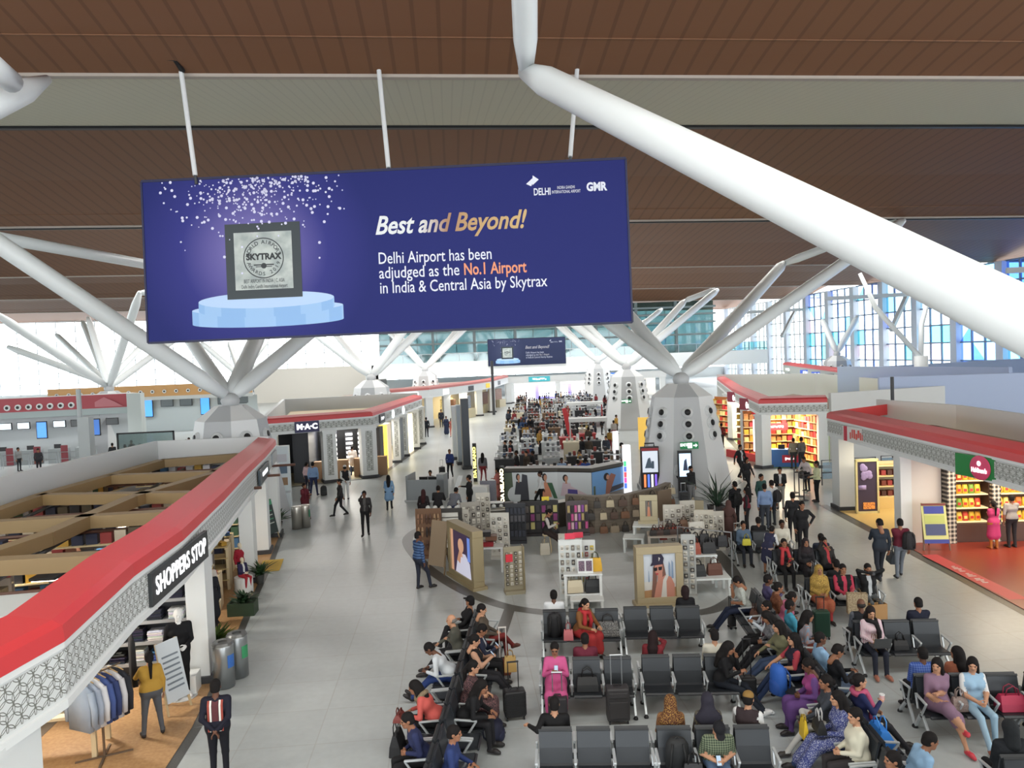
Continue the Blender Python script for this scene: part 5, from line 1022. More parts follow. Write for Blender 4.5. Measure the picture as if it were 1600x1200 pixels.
# goods inside the clothing shop
GC = [(40, 46, 70), (30, 32, 38), (150, 60, 60), (200, 190, 170), (70, 110, 150), (90, 80, 60), (190, 150, 60), (210, 210, 215), (60, 90, 70), (120, 80, 60)]
def garment(t, x, col, L=.75, w=.5, sleeve=True):
    b = MB(); b.add([(x-.02, -w*.22, 0), (x+.02, -w*.22, 0), (x+.02, w*.22, 0), (x-.02, w*.22, 0), (x-.03, -w*.5, -.1), (x+.03, -w*.5, -.1), (x+.03, w*.5, -.1), (x-.03, w*.5, -.1), (x-.045, -w*.46, -L), (x+.045, -w*.46, -L), (x+.045, w*.46, -L), (x-.045, w*.46, -L)], [(0, 3, 2, 1), (8, 9, 10, 11)]+[(r*4+j, r*4+(j+1) % 4, r*4+4+(j+1) % 4, r*4+4+j) for r in (0, 1) for j in range(4)])
    if sleeve:
        for s in (-1, 1): b.tube([(x, s*w*.48, -.12), (x, s*w*.62, -.4), (x, s*w*.6, -L*.86)], [.06, .055, .045], 8)
    b.v = [(v[0], v[1], v[2]+1.5) for v in b.v]; o = b.ob('garment', M(col, .85, bump=.4), t, True); return o
def rack(label, x, y, rz, n, cols, L=.7, group=None, h=1.5, ln=1.4):
    t = thing('garment_rack', label, 'clothes rack', (x, y, 0), rz, group); b = MB(); b.tube([(-ln/2, 0, 0), (-ln/2, 0, h+.06), (ln/2, 0, h+.06), (ln/2, 0, 0)], .018, 6); b.tube([(-ln/2, -.25, .03), (-ln/2, .25, .03)], .02, 6); b.tube([(ln/2, -.25, .03), (ln/2, .25, .03)], .02, 6); b.ob('rail', STEEL, t)
    for i in range(n): garment(t, -ln/2+.1+(ln-.2)*i/max(1, n-1), cols[i % len(cols)], L*(.9+.2*((i*7) % 5)/5), sleeve=False)
    return t
r3 = random.Random(3)
def pile(label, x, y, z, rz, n, col, w=.3, d=.3, h=.035, group=None, tagc=True):
    t = thing('folded_clothes', label, 'clothes', (x, y, z), rz, group)
    for i in range(n): b = MB(); b.box((r3.uniform(-.01, .01), r3.uniform(-.01, .01), h*(i+.5)), (w, d, h*.92)); o = b.ob('folded_garment', M(tuple(max(0, v+r3.randint(-10, 10)) for v in col), .85), t, bevel=.012)
    if tagc: b = MB(); b.box((0, -.02, h*n+.004), (.1, .08, .004)); b.ob('price_card', WHITE, t)
    return t
for i in (0, 1, 2, 3, 5, 6, 7, 9, 10, 11):
    rack('crowded clothes rack under the open shop roof, far from the aisle', -8.2-1.9*(i % 3)-.1*(i//3), 9.0+3.4*(i//3)+.6*(i % 2), .12+(math.pi/2 if i % 4 == 3 else 0), 9, [GC[(i*3+j*2) % len(GC)] for j in range(5)], .8, 'clothes racks under the open shop roof')
sh = thing('wall_shelf', 'dark wall shelf of folded jeans behind the black mannequin', 'shelf', (-7.2, 17.05, 0), .06)
b = MB(); b.bx(-1.35, 1.35, .28, .34, 0, 2.7); b.ob('back_panel', M((52, 54, 60), .5), sh)
for z in (.55, 1.0, 1.45, 1.9, 2.35): b = MB(); b.bx(-1.35, 1.35, -.1, .3, z-.03, z); b.bx(-1.35, 1.35, -.12, -.1, z-.06, z+.01); b.ob('shelf_board', M((150, 152, 154), .4), sh)
for x in (-1.38, 1.38): b = MB(); b.bx(x-.03, x+.03, -.12, .34, 0, 2.7); b.ob('side_panel', M((52, 54, 60), .5), sh)
JC = [(44, 66, 120), (34, 36, 42), (58, 86, 140), (200, 200, 205), (30, 34, 50), (170, 160, 140)]
k = 0
for z in (.55, 1.0, 1.45, 1.9):
    for x in (-1.1, -.7, -.3, .1, .5, .95):
        pile('pile of folded jeans and shirts on the dark wall shelf', -7.2+x, 17.12+x*.06, z, .06, 6 if k % 3 else 8, JC[(k*5+k//6) % 6], .32, .3, .034, 'folded clothes on the dark wall shelf'); k += 1
b = MB(); b.box((-6.2, 16.6, .2), (1.0, .4, .4), .06); tag(b.ob('display_plinth', WHITE, bevel=.01), 'white low plinth under the jeans shelf', 'plinth')
mn = person('tall white-headed mannequin in black clothes by the first pillar', -5.95, 16.35, -62, top=(24, 24, 28), bot=(22, 22, 26), skin=(232, 232, 230), hair=None, h=1.86, arms=('down', 'lap'), shoe=(226, 226, 226), name='mannequin', coat=True)
b = MB(); b.lathe([(.3, 0), (.3, .02)], n=24); b.ob('base_plate', LGREY, mn)
t = thing('shirt_stand', 'steel shirt stand with a pale blue shirt in front', 'clothes rack', (-6.5, 14.0, 0), math.radians(62))
b = MB(); b.tube([(0, 0, 0), (0, 0, 1.52)], .022, 8); b.tube([(-.42, 0, 1.55), (.42, 0, 1.55)], .016, 8); b.ob('pole', M((120, 104, 88), .4, .5), t)
b = MB(); b.bar((-.35, -.3, .02), (.35, .3, .02), .04, .03); b.bar((-.35, .3, .02), (.35, -.3, .02), .04, .03); b.ob('foot', M((120, 104, 88), .4, .5), t)
for i, c in enumerate(((160, 174, 192), (168, 180, 198), (226, 228, 232), (72, 92, 150), (50, 64, 110), (206, 206, 210), (34, 36, 44))): garment(t, -.4+i*.12, c, .82, .56)
for i in range(7): b = MB(); x = -.4+i*.12; b.tube([(x, -.2, 1.49), (x, 0, 1.54), (x, .2, 1.49)], .01, 5); b.ob('hanger', M((190, 160, 110), .5), t)
t = thing('display_table', 'pale wooden display table with dark folded clothes under the lattice', 'table', (-7.3, 14.3, 0), .1); b = MB(); b.box((0, 0, .78), (1.3, .8, .05)); b.ob('table_top', CREAM, t)
for s in (-.6, .6):
    for q in (-.35, .35): b = MB(); b.box((s, q, .38), (.08, .08, .76)); b.ob('leg', CREAM, t)
for i in range(5): pile('dark folded clothes on the pale table below the lattice', -7.75+.24*i, 14.3+.03*i+.1*(i % 2), .805, .1+.2*i, 3, GC[(i*2+1) % 3 if i % 2 else 1], .24, .34, .03, 'dark folded clothes on the pale table', False)
hs_ = thing('held_garment', 'black jacket on a hanger held up by the woman in mustard', 'garment', (-6.45, 15.25, .25), math.radians(30)); garment(hs_, 0, (26, 26, 28), .95, .5, False)
def easel(label, x, y, rz, w, h, prn, frame=M((196, 176, 140), .5), name='easel_sign', leg=.25, lines=()):
    t = thing(name, label, 'sign', (x, y, 0), rz)
    for s in (-1, 1): b = MB(); b.bar((s*w*.5, -.28, 0), (s*w*.42, .05, h+leg), .04, .03); b.ob('leg', frame, t)
    b = MB(); b.bar((0, .42, 0), (0, .06, h+leg-.05), .04, .03); b.ob('back_leg', frame, t)
    b = MB(); p0, p1 = Vector((0, -.27+.05*leg, leg)), Vector((0, .02, h+leg)); b.bar(p0, p1, w*.94, .03); bd = b.ob('board', prn[0], t)
    e = (p1-p0)
    for j, (v0, v1, u0, u1) in enumerate(lines):
        b = MB(); q0, q1 = p0+e*v0, p0+e*v1; b.bar(q0+Vector(((u0+u1)/2*w, -.022, 0)), q1+Vector(((u0+u1)/2*w, -.022, 0)), (u1-u0)*w, .006); b.ob('printed_panel', prn[1+j % (len(prn)-1)], bd)
    return t
easel('pale blue A-frame notice beside the black mannequin', -6.0, 15.8, math.radians(60), .55, 1.15, [M((206, 214, 220), .5), M((120, 130, 140), .5)], lines=[(.2+.09*i, .23+.09*i, -.35, .35) for i in range(7)])
for i, (x, y, c1, c2, hh) in enumerate(((-6.5, 20.2, (36, 38, 46), (40, 40, 48), 1.7), (-6.75, 20.9, (206, 200, 190), (90, 110, 96), 1.7))):
    person(('cream-headed mannequin in a dark dress by the plants', 'cream-headed mannequin in a pale coat behind the dark dress')[i], x, y, -50, top=c1, bot=c2, skin=(222, 206, 176), hair=None, h=hh, skirt=(.5,), fem=True, name='mannequin')
b = MB(); b.lathe([(.27, 0), (.27, .5)], n=24); cb = tag(b.ob('white_drum', WHITE, loc=(-6.6, 23.6, 0)), 'white drum seat under the child mannequin in red trousers', 'stool')
person('child mannequin in navy jacket and red trousers sitting on a white drum', -6.62, 23.6, -40, 'sit', top=(50, 46, 86), bot=(190, 44, 56), accent=WHT, skin=(226, 214, 190), hair=None, h=1.15, seat=.56, name='mannequin', arms=('lap', 'lap'), legs='back')
person('child mannequin in a red striped puffer jacket behind the seated one', -6.95, 24.6, -40, top=('stripe', (196, 40, 60), (150, 26, 46), 12), bot=(40, 42, 60), skin=(226, 214, 190), hair=None, h=1.3, name='mannequin')
def plant(label, x, y, z=0, n=26, L=.5, col=(62, 96, 48), pot=None, w=.05, seed=1, droop=.6, name='potted_plant', c2=None):
    t = thing(name, label, 'plant', (x, y, z)); q = random.Random(seed); zb = 0
    if pot: b = MB(); b.lathe([(pot[0]*.7, 0), (pot[0]*1.0, pot[1]), (pot[0]*.88, pot[1]), (pot[0]*.85, pot[1]-.05)], n=4 if len(pot) > 3 else 18, rot=math.pi/4); b.ob('pot', M(pot[2], .5), t); zb = pot[1]-.04
    b = MB()
    for i in range(n):
        a = q.uniform(0, 6.28); e = q.uniform(.35, 1.35); l = L*q.uniform(.6, 1.1); d = Vector((math.cos(a)*math.cos(e), math.sin(a)*math.cos(e), math.sin(e))); p0 = Vector((q.uniform(-.06, .06), q.uniform(-.06, .06), zb)); r = Vector((-math.sin(a), math.cos(a), 0))*w
        p1 = p0+d*l*.5; p2 = p0+d*l+Vector((math.cos(a), math.sin(a), -droop))*l*.25
        b.add([p0-r*.2, p0+r*.2, p1+r, p1-r, p2], [(0, 1, 2, 3), (3, 2, 4)], i % 2)
    b.ob('foliage', [M(col, .55), M(c2 or tuple(v*.75 for v in col), .55)], t); t.children[-1]['kind'] = 'stuff'
    return t
plant('yellow-green bushy plant by the first pillar of the left shop', -5.85, 18.25, 0, 120, .6, (110, 130, 48), (.2, .35, (70, 72, 70)), .06, 3, c2=(66, 96, 44))
plant('dark green plant in the crate before the shop mannequins', -6.1, 21.6, .3, 60, .45, (44, 76, 46), None, .05, 4)
b = MB()
for s in (-1, 1): b.bx(-.35, .35, s*.24-.012, s*.24+.012, 0, .36); b.bx(s*.35-.012, s*.35+.012, -.24, .24, 0, .36)
b.bx(-.34, .34, -.23, .23, .0, .3); tag(b.ob('green_crate', M((52, 70, 50), .6), loc=(-6.1, 21.6, 0)), 'green slatted crate holding the dark plant', 'crate')
plant('leafy plant at the far end of the left shop front', -7.55, 32.3, 0, 70, .7, (70, 104, 62), (.22, .35, (60, 62, 60)), .07, 6)
plant('green plant beside the child mannequins', -6.35, 24.5, 0, 60, .6, (60, 96, 56), (.15, .3, (70, 72, 70)), .05, 8)
easel('chalkboard A-frame with green header by the far left shop', -7.55, 30.6, math.radians(70), .75, 1.3, [M((46, 60, 56), .6), M((70, 150, 110), .5), M((190, 196, 190), .6)], lines=[(.84, .99, -.45, .45)]+[(.3+.12*i, .33+.12*i, -.3, .3) for i in range(4)])
b = MB(); b.box((-6.5, 26.6, .016), (.7, 1.5, .012), .12); tag(b.ob('floor_mat', M((206, 170, 66), .7)), 'yellow mat on the left shop threshold', 'mat')
for i, (x, y, h_) in enumerate(((-7.5, 22.2, 1.0), (-7.8, 24.2, 1.35), (-7.3, 20.0, .7), (-8.3, 26.3, 1.2))):
    t = thing('slatted_display', 'pine slatted display stand in the left shop, %s' % ('by the drum seat', 'topped with small figures', 'nearest the dark dress', 'behind the third pillar')[i], 'display stand', (x, y, 0), .15)
    for s in (-.6, .6): b = MB(); b.box((s, 0, h_/2), (.08, .6, h_)); b.ob('upright', CREAM, t)
    for j in range(4): b = MB(); b.box((0, 0, h_*(j+1)/4-.02), (1.24, .62, .03)); b.ob('slat_shelf', M((196, 172, 120), .55), t)
    for j in range(5): pile('colourful folded clothes on the pine stands', x-.45+.22*j, y+.07*(j % 2), h_, .2*j, 3, GC[(i*4+j*3) % 10], .18, .3, .04, 'folded clothes on the pine stands', False)
for i in range(2):
    t = thing('litter_bin', ('steel litter bin with blue label by the first left pillar', 'steel litter bin with green label behind its twin')[i], 'bin', (-5.2+.16*i, 16.75+.5*i, 0)); b = MB(); b.lathe([(.22, .02), (.225, .9), (.215, .93)], n=24); b.ob('drum', M((168, 172, 174), .3, .8), t, True)
    b = MB(); b.lathe([(.225, .93), (.2, .98), (.1, .98), (.1, .94)], n=24); b.ob('lid', M((120, 122, 122), .35, .7), t); b = MB()
    for j in range(7): a0 = -.9+j*.12; b.quad(*[(.229*math.cos(a), .229*math.sin(a), z) for a, z in ((a0, .45), (a0+.12, .45), (a0+.12, .72), (a0, .72))])
    b.ob('label_plate', M(((58, 110, 190), (60, 150, 100))[i], .5), t)
for i in range(2):
    t = thing('litter_bin', ('steel bin at the far end of the left shop, beside the maroon sari', 'steel bin with green label next to the maroon sari bin')[i], 'bin', (-6.75+.3*i, 32.3+.25*i, 0)); b = MB(); b.lathe([(.21, .02), (.21, .92), (.2, .95), (.1, .95)], n=20); b.ob('drum', M((190, 186, 178), .28, .8), t, True)
    if i: b = MB(); b.box((.2, -.08, .6), (.03, .14, .3)); b.ob('label_plate', M((60, 150, 110), .5), t)
t = thing('info_totem', 'white stepped totem with pictures between the left shop and the cosmetics shop', 'totem', (-8.45, 36.8, 0), .1); b = MB(); b.box((0, .1, 1.5), (1.1, .5, 3.0)); b.box((.1, -.4, .45), (1.0, .7, .9)); b.ob('casing', M((214, 224, 228), .45), t, bevel=.02)
for j in range(3): b = MB(); b.box((0, -.16, 1.35+.55*j), (.9, .02, .36)); b.ob('picture_panel', M(((150, 120, 90), (90, 110, 130), (200, 200, 205))[j], .5), t)
# ---- cosmetics shop with the navy sign
mp_ = [(-10.4, 43.0), (-4.85, 45.3), (-2.64, 61.9)]
ms = thing('shop_unit', 'cosmetics shop with a navy sign and black and white interior, left side', 'shop')
facade(ms, mp_, -1, 2.95, 3.6, LATXF)
for x, y, w, rz in ((-10.2, 43.3, .5, .4), (-7.3, 44.5, .75, .4), (-5.2, 45.5, .9, .4), (-4.0, 51.5, .5, .1), (-3.65, 54.5, .5, .1), (-3.1, 58.5, .6, .1), (-2.8, 61.5, .6, .1)): pillar(ms, x, y, w, .6, 3.0, rz, LATXF)
b = MB(); 
for p, q in zip([(-10.4, 43.0), (-13.5, 62), (-3, 63)], [(-13.5, 62), (-3, 63)]): b.bar((*p, 2), (*q, 2), .2, 4.1)
b.ob('parapet', M((206, 210, 212), .5), ms)
b = MB(); b.prism([(-10.3, 43.3), (-5, 45.5), (-2.9, 61.5), (-12.8, 61)], 3.05, 3.1); b.ob('roof_panel', M((188, 172, 146), .6), ms)
b = MB(); b.prism([(-10.3, 43.2), (-4.95, 45.5), (-2.85, 61.5), (-12.8, 61)], .01, .02); struct(b.ob('floor', M((170, 160, 130), .4)))
strip(7, [(-10.4, 42.9), (-4.7, 45.2), (-2.5, 61.9)], .35)
b = MB(); b.bar((-11, 48.5, 1.5), (-5.8, 49.5, 1.5), .1, 3); b.bar((-8.9, 44.6, 1.5), (-8.9, 48, 1.5), .9, 3); b.ob('black_wall', M((26, 28, 36), .4), ms)
sign('navy cosmetics sign with white capitals on the left shop corner', (-8.35, 43.85), math.radians(22.5), 1.35, .62, 3.28, M((38, 36, 84), .4), INKW, 'M·A·C', .42, width=1.15, bold=.02)
t = sign('small black sign on the side of the cosmetics shop', (-4.55, 47.6), math.radians(82.4), 1.4, .55, 3.28, M((44, 46, 52), .4), INKW, None, .3); marks(t, .8, .2, INKW, 4, seed=2)
for y, s_ in ((50.8, .5), (54.2, .5)):
    x = -4.85+(y-45.3)*.133; t = thing('shop_sign', ('white heart-shaped lit emblem on the cosmetics shop side' if y < 52 else 'white square lit emblem farther along the cosmetics shop'), 'sign', (x, y, 3.28), math.radians(82.4)); b = MB(); b.ball((0, -.06, 0), (.35, .05, .28)); b.ob('emblem', INKW, t)
for i, (x, y, h_) in enumerate(((-8.0, 47.4, 2.6), (-7.5, 47.5, 2.6), (-6.6, 47.9, 2.5), (-5.9, 48.2, 2.5))):
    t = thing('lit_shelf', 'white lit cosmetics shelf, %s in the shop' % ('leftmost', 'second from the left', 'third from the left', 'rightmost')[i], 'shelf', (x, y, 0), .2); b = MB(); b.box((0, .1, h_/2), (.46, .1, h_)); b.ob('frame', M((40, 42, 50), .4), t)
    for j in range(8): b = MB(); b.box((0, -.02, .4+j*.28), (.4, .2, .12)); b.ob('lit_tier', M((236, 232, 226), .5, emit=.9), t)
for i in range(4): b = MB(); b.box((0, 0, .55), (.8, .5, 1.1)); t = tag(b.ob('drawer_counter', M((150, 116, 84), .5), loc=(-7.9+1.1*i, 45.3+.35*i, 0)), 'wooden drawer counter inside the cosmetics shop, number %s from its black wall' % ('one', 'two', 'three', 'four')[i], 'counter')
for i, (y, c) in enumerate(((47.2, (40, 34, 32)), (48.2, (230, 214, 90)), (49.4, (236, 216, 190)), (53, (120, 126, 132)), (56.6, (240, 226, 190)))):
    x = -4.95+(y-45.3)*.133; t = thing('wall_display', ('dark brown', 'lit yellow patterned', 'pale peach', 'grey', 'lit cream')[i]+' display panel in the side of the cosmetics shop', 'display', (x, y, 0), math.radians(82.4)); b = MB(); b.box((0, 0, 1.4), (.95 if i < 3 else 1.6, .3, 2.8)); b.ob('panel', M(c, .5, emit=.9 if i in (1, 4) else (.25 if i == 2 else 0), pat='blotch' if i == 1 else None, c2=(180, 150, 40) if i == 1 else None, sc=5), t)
area('shop_light', (-7.2, 46.8, 2.9), 3, .8, 180, (1, .97, .9)); area('shop_light', (-4.9, 54, 2.9), 1, 10, 220, (1, .95, .85))
# ---- far left shops and the far end row
fp = [(-6.5, 73), (-2.5, 76), (1.0, 83), (4.5, 92), (7.5, 106.5)]
fs_ = thing('shop_unit', 'far left row of white shop fronts beyond the cosmetics shop', 'shop'); facade(fs_, fp, -1, 2.9, 3.7, None, True, M((190, 110, 106), .5))
for x, y in fp[1:]+[(-.8, 79.5), (2.8, 87.5)]: pillar(fs_, x-.1, y, .7, .7, 2.95, .3)
b = MB(); b.bar((-6, 79, 1.5), (4, 99, 1.5), .2, 3); b.ob('back_wall', M((206, 190, 150), .5), fs_)
b = MB(); b.prism([(-6.5, 73.4), (-2.6, 76.2), (.8, 83.1), (4.3, 92), (7.2, 106), (-2, 106), (-12, 76)], 3.3, 3.36); b.ob('roof_panel', M((186, 160, 150), .6), fs_)
for i, (x, y, w, c, e) in enumerate(((-4.4, 74.4, 2.2, (235, 236, 238), .9), (-.9, 79.3, 1.3, (240, 240, 240), 1), (1.8, 85, 1.4, (70, 72, 78), 0), (3.9, 90.5, 1.2, (226, 190, 60), .3), (5.5, 97, 1.5, (120, 124, 130), 0))):
    sign(('long white lit sign', 'square white lit sign', 'small dark outlined sign', 'red and yellow sign', 'grey far sign')[i]+' on the far left shop row', (x, y), math.radians(66 if i else 38), w, .5, 3.3, M(c, .5, emit=e), INKW, None, .3)
for i, (x, y, w, c) in enumerate(((-.9, 82.6, 2.2, (232, 206, 130)), (-.2, 80.5, .5, (120, 80, 50)), (1.2, 86, 1.8, (150, 160, 176)), (3.4, 93, 2.6, (120, 80, 60)), (5.6, 101, 2, (150, 110, 80)))):
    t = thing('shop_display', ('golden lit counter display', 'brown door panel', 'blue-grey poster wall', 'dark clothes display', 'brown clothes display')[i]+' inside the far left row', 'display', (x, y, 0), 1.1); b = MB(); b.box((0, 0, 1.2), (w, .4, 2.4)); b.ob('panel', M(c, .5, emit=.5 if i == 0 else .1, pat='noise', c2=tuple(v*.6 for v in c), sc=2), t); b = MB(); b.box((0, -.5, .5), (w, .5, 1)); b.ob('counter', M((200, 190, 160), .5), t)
ep = [(7.5, 107), (30, 107)]
es = thing('shop_unit', 'bright perfume hall closing the far end of the stalls', 'shop'); facade(es, ep, -1, 2.75, 3.7, None, False, wmat=M((220, 222, 222), .5))
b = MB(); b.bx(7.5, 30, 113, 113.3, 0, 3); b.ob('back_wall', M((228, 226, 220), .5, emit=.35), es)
for x in (8, 14.5, 24.5, 29.5): pillar(es, x, 107.3, .7, .6, 2.8)
t = thing('video_wall', 'glowing white and violet screen at the far end of the stalls', 'screen', (14.2, 110, 0)); b = MB(); b.box((0, 0, 1.3), (5.2, .3, 2.0)); b.ob('frame', M((110, 100, 200), .4, emit=.8), t); b = MB(); b.box((0, -.16, 1.3), (4.2, .04, 1.5)); b.ob('screen', M((240, 240, 255), .4, emit=1.5), t)
t = sign('teal lit sign over the far perfume hall', (11.9, 107), 0, 3.0, .7, 3.25, M((60, 150, 160), .5, emit=.5), INKW, None, .5); marks(t, 2.0, .3, INKW, 9, seed=3)
t = sign('blue lit sign at the right of the far perfume hall', (22.8, 107), 0, 3.0, .6, 3.4, M((60, 110, 190), .5, emit=.5), INKW, None, .4); marks(t, 2.2, .26, INKW, 9, seed=4)
for i in range(9):
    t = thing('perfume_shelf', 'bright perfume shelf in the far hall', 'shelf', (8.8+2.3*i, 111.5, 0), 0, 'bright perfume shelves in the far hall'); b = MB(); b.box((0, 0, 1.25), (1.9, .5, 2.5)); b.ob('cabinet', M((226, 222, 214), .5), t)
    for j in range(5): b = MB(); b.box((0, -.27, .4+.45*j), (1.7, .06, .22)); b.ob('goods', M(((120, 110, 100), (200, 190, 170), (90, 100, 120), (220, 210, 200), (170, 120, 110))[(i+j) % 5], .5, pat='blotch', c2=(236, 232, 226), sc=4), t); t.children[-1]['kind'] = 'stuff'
area('shop_light', (16, 109.5, 2.9), 16, 2, 900); area('shop_light', (.5, 84, 2.9), 2, 10, 300, (1, .9, .7))
# ---- toy shop on the right
tp = [(25.5, 73), (19.8, 53.5), (16.75, 41.3), (20.1, 40.2)]
ts = thing('shop_unit', 'red and yellow toy shop behind the big column, right side', 'shop'); facade(ts, tp, -1, 2.95, 3.6, LATYF)
b = MB(); OX = offs(tp[2:], 1, .014); ribbon(b, OX, 3.12, OX, 3.47); b.ob('lattice_panel', LATXF, ts)
for x, y, w, rz in ((17.0, 41.5, .62, .3), (20.0, 40.6, .5, -.3), (18.5, 47.5, .7, .25), (20.2, 54.5, .7, .25), (22.2, 61, .7, .25)): pillar(ts, x, y, w, .6, 3.0, rz)
b = MB()
for p, q in zip([(25.5, 73), (32, 66), (28.5, 42), (20.2, 40.1)], [(32, 66), (28.5, 42), (20.2, 40.1)]): b.bar((*p, 2.05), (*q, 2.05), .2, 4.1)
b.ob('parapet', M((208, 208, 206), .5), ts)
b = MB(); b.prism([(20.0, 40.6), (23.5, 40.9), (24, 53), (18.6, 47.8)], 3.2, 3.25); b.ob('roof_panel', M((150, 110, 86), .6), ts)
b = MB(); b.prism([(16.9, 41.4), (20.1, 40.4), (27, 42), (30, 66), (25.4, 70), (19.9, 53.5)], .01, .02); struct(b.ob('floor', M((120, 150, 70), .5)))
strip(8, [(16.55, 41.1), (19.6, 53.5), (22, 62)], .4)
TY = [(206, 60, 50), (226, 180, 60), (210, 150, 90), (230, 214, 150), (190, 50, 60), (150, 110, 60)]
def toyshelf(label, x, y, rz, w, h=2.9, n=6, group='toy shop shelves', cols=TY, back=(190, 120, 60)):
    t = thing('toy_shelf', label, 'shelf', (x, y, 0), rz, group); b = MB(); b.box((0, .22, h/2), (w, .06, h)); b.ob('back_panel', M(back, .5), t)
    for j in range(n+(back[0] == 120)):
        z = .2+(h-.3)*j/n+(.3 if j == n else 0); b = MB(); b.box((0, 0, z), (w, .42, .04)); b.ob('shelf_board', M((206, 190, 150), .5), t)
        k = max(3, int(w/.3)); wd = w/k
        for i in range(k): b = MB(); hh = (h-.3)/n*r3.uniform(.5, .85); b.box((-w/2+wd*(i+.5), 0, z+.02+hh/2), (wd*.8, .3, hh)); b.ob('toy_box', M(cols[r3.randrange(len(cols))], .5), t)
    return t
for i, (x, y, w) in enumerate(((-8.0, 10.6, 3.4), (-11.6, 12.2, 3.0), (-8.4, 19.3, 3.2), (-11.9, 18.6, 2.6), (-8.6, 22.6, 2.8), (-11.4, 23.4, 2.6), (-9.2, 25.6, 2.8), (-9.8, 28.6, 3.4))):
    toyshelf('tall shelf of goods under the open roof beams, %s from the near end' % ('first', 'second', 'third', 'fourth', 'fifth', 'sixth', 'seventh', 'eighth')[i], x, y, .12, w, 2.5, 5, 'tall shelves under the open roof beams', GC, (120, 112, 104))
for i, (x, y, a, w) in enumerate(((-13.6, 13.4, 1.47, 3.4), (-13.2, 17.0, 1.47, 3.4), (-12.9, 20.6, 1.47, 3.2), (-12.45, 24.2, 1.45, 3.2), (-12.1, 27.6, 1.45, 3.0), (-10.6, 30.9, 0, 2.6), (-10.4, 15.2, .12, 2.6), (-10.9, 16.9, .12, 2.4), (-10.2, 20.6, .12, 2.6))):
    toyshelf('tall shelf of colourful goods against the white shop parapet, %s along it' % ('first', 'second', 'third', 'fourth', 'fifth', 'sixth', 'seventh', 'eighth', 'ninth')[i], x, y, a, w, 2.5, 5, 'tall shelves against the white parapet', GC, (120, 112, 104))
toyshelf('crowded toy shelf at the back of the right toy shop, seen over the blue counter', 18.9, 44.6, -.25, 3.4, group=None)
toyshelf('tall toy shelf on the right wall of the toy shop', 20.1, 42.4, -1.5, 2.6, group=None)
toyshelf('toy shelf behind the left doorway of the toy shop', 21.2, 57, -1.2, 5, group=None)
toyshelf('toy shelf seen through the red window of the toy shop', 19.6, 48.5, -1.25, 4, group=None)
for i, (y, c) in enumerate(((42.9, (206, 50, 70)), (43.9, (236, 236, 238)), (44.8, (180, 30, 50)), (45.9, (206, 50, 70)))):
    t = thing('window_poster', ('red', 'white lit', 'dark red', 'scarlet')[i]+' poster panel in the toy shop side window', 'poster', (17.02+(y-41.3)*.25, y, 0), math.radians(-76)); b = MB(); b.box((0, 0, 1.5), (.8, .06, 2.6 if i != 1 else 1.9)); b.ob('panel', M(c, .5, emit=.35 if i != 1 else .9, pat='blotch' if i in (0, 3) else None, c2=(226, 120, 110) if i in (0, 3) else None, sc=2), t)
t = thing('window_poster', 'tall white lit panel left of the red toy shop window', 'poster', (18.45, 47.0, 0), math.radians(-76)); b = MB(); b.box((0, 0, 1.75), (.9, .1, 2.0)); b.ob('panel', M((244, 240, 236), .5, emit=1.1), t)
b = MB(); b.bx(-2.4, 2.4, -.1, .1, 0, .45); tag(b.ob('red_plinth', RED, loc=(17.35, 44.2, 0), rz=math.radians(-76)), 'red plinth under the toy shop window', 'plinth')
t = thing('checkout_counter', 'blue counter with a red badge in front of the toy shop', 'counter', (18.35, 41.45, 0), math.radians(-18)); b = MB(); b.box((0, 0, .5), (1.75, .55, 1.0)); b.ob('counter_body', M((60, 110, 176), .45), t, bevel=.015)
b = MB(); b.box((.12, -.29, .48), (.85, .03, .42)); b.ob('badge', M((200, 48, 70), .5), t); t_ = t; b = MB(); r_q = random.Random(5)
for i in range(6): b.box((-.12+.09*i, -.312, .48+.015*(i % 2)), (.06, .01, .1+.06*(i % 3 == 0)))
b.ob('badge_lettering', INKW, t); b = MB(); b.box((-.3, .05, 1.1), (.36, .05, .28)); b.ob('till_screen', BLACK, t)
t = thing('hanging_sign', 'maroon banner with white letters over the toy shop counter', 'sign', (18.6, 43.9, 2.0), -.25); b = MB(); b.box((0, 0, 0), (1.7, .05, .42)); b.ob('board', M((120, 34, 44), .5), t); marks(t, 1.2, .12, INKW, 14, y=-.035, seed=6)
for s in (-.8, .8): b = MB(); b.tube([(s, 0, .2), (s, 0, 1.05)], .012, 5); b.ob('cord', BLACK, t)
for i, (y, x) in enumerate(((45.6, 17.85), (52.4, 19.55))):
    t = sign(('maroon sign with a white swirl nearest the toy shop corner', 'maroon sign with a white swirl farther along the toy shop')[i], (x, y), math.radians(-76), 1.7, .72, 3.25, M((150, 40, 66), .5), INKW, None, .6); b = MB(); b.ball((-.08, -.1, -.05), (.12, .02, .22)); b.ball((.1, -.1, -.1), (.1, .02, .13)); b.ob('white_swirl', INKW, t, True)
area('shop_light', (18.6, 42.9, 2.85), 2.6, 1.2, 260, (1, .86, .6)); area('shop_light', (20.5, 52, 2.85), 1.5, 10, 420, (1, .86, .6))
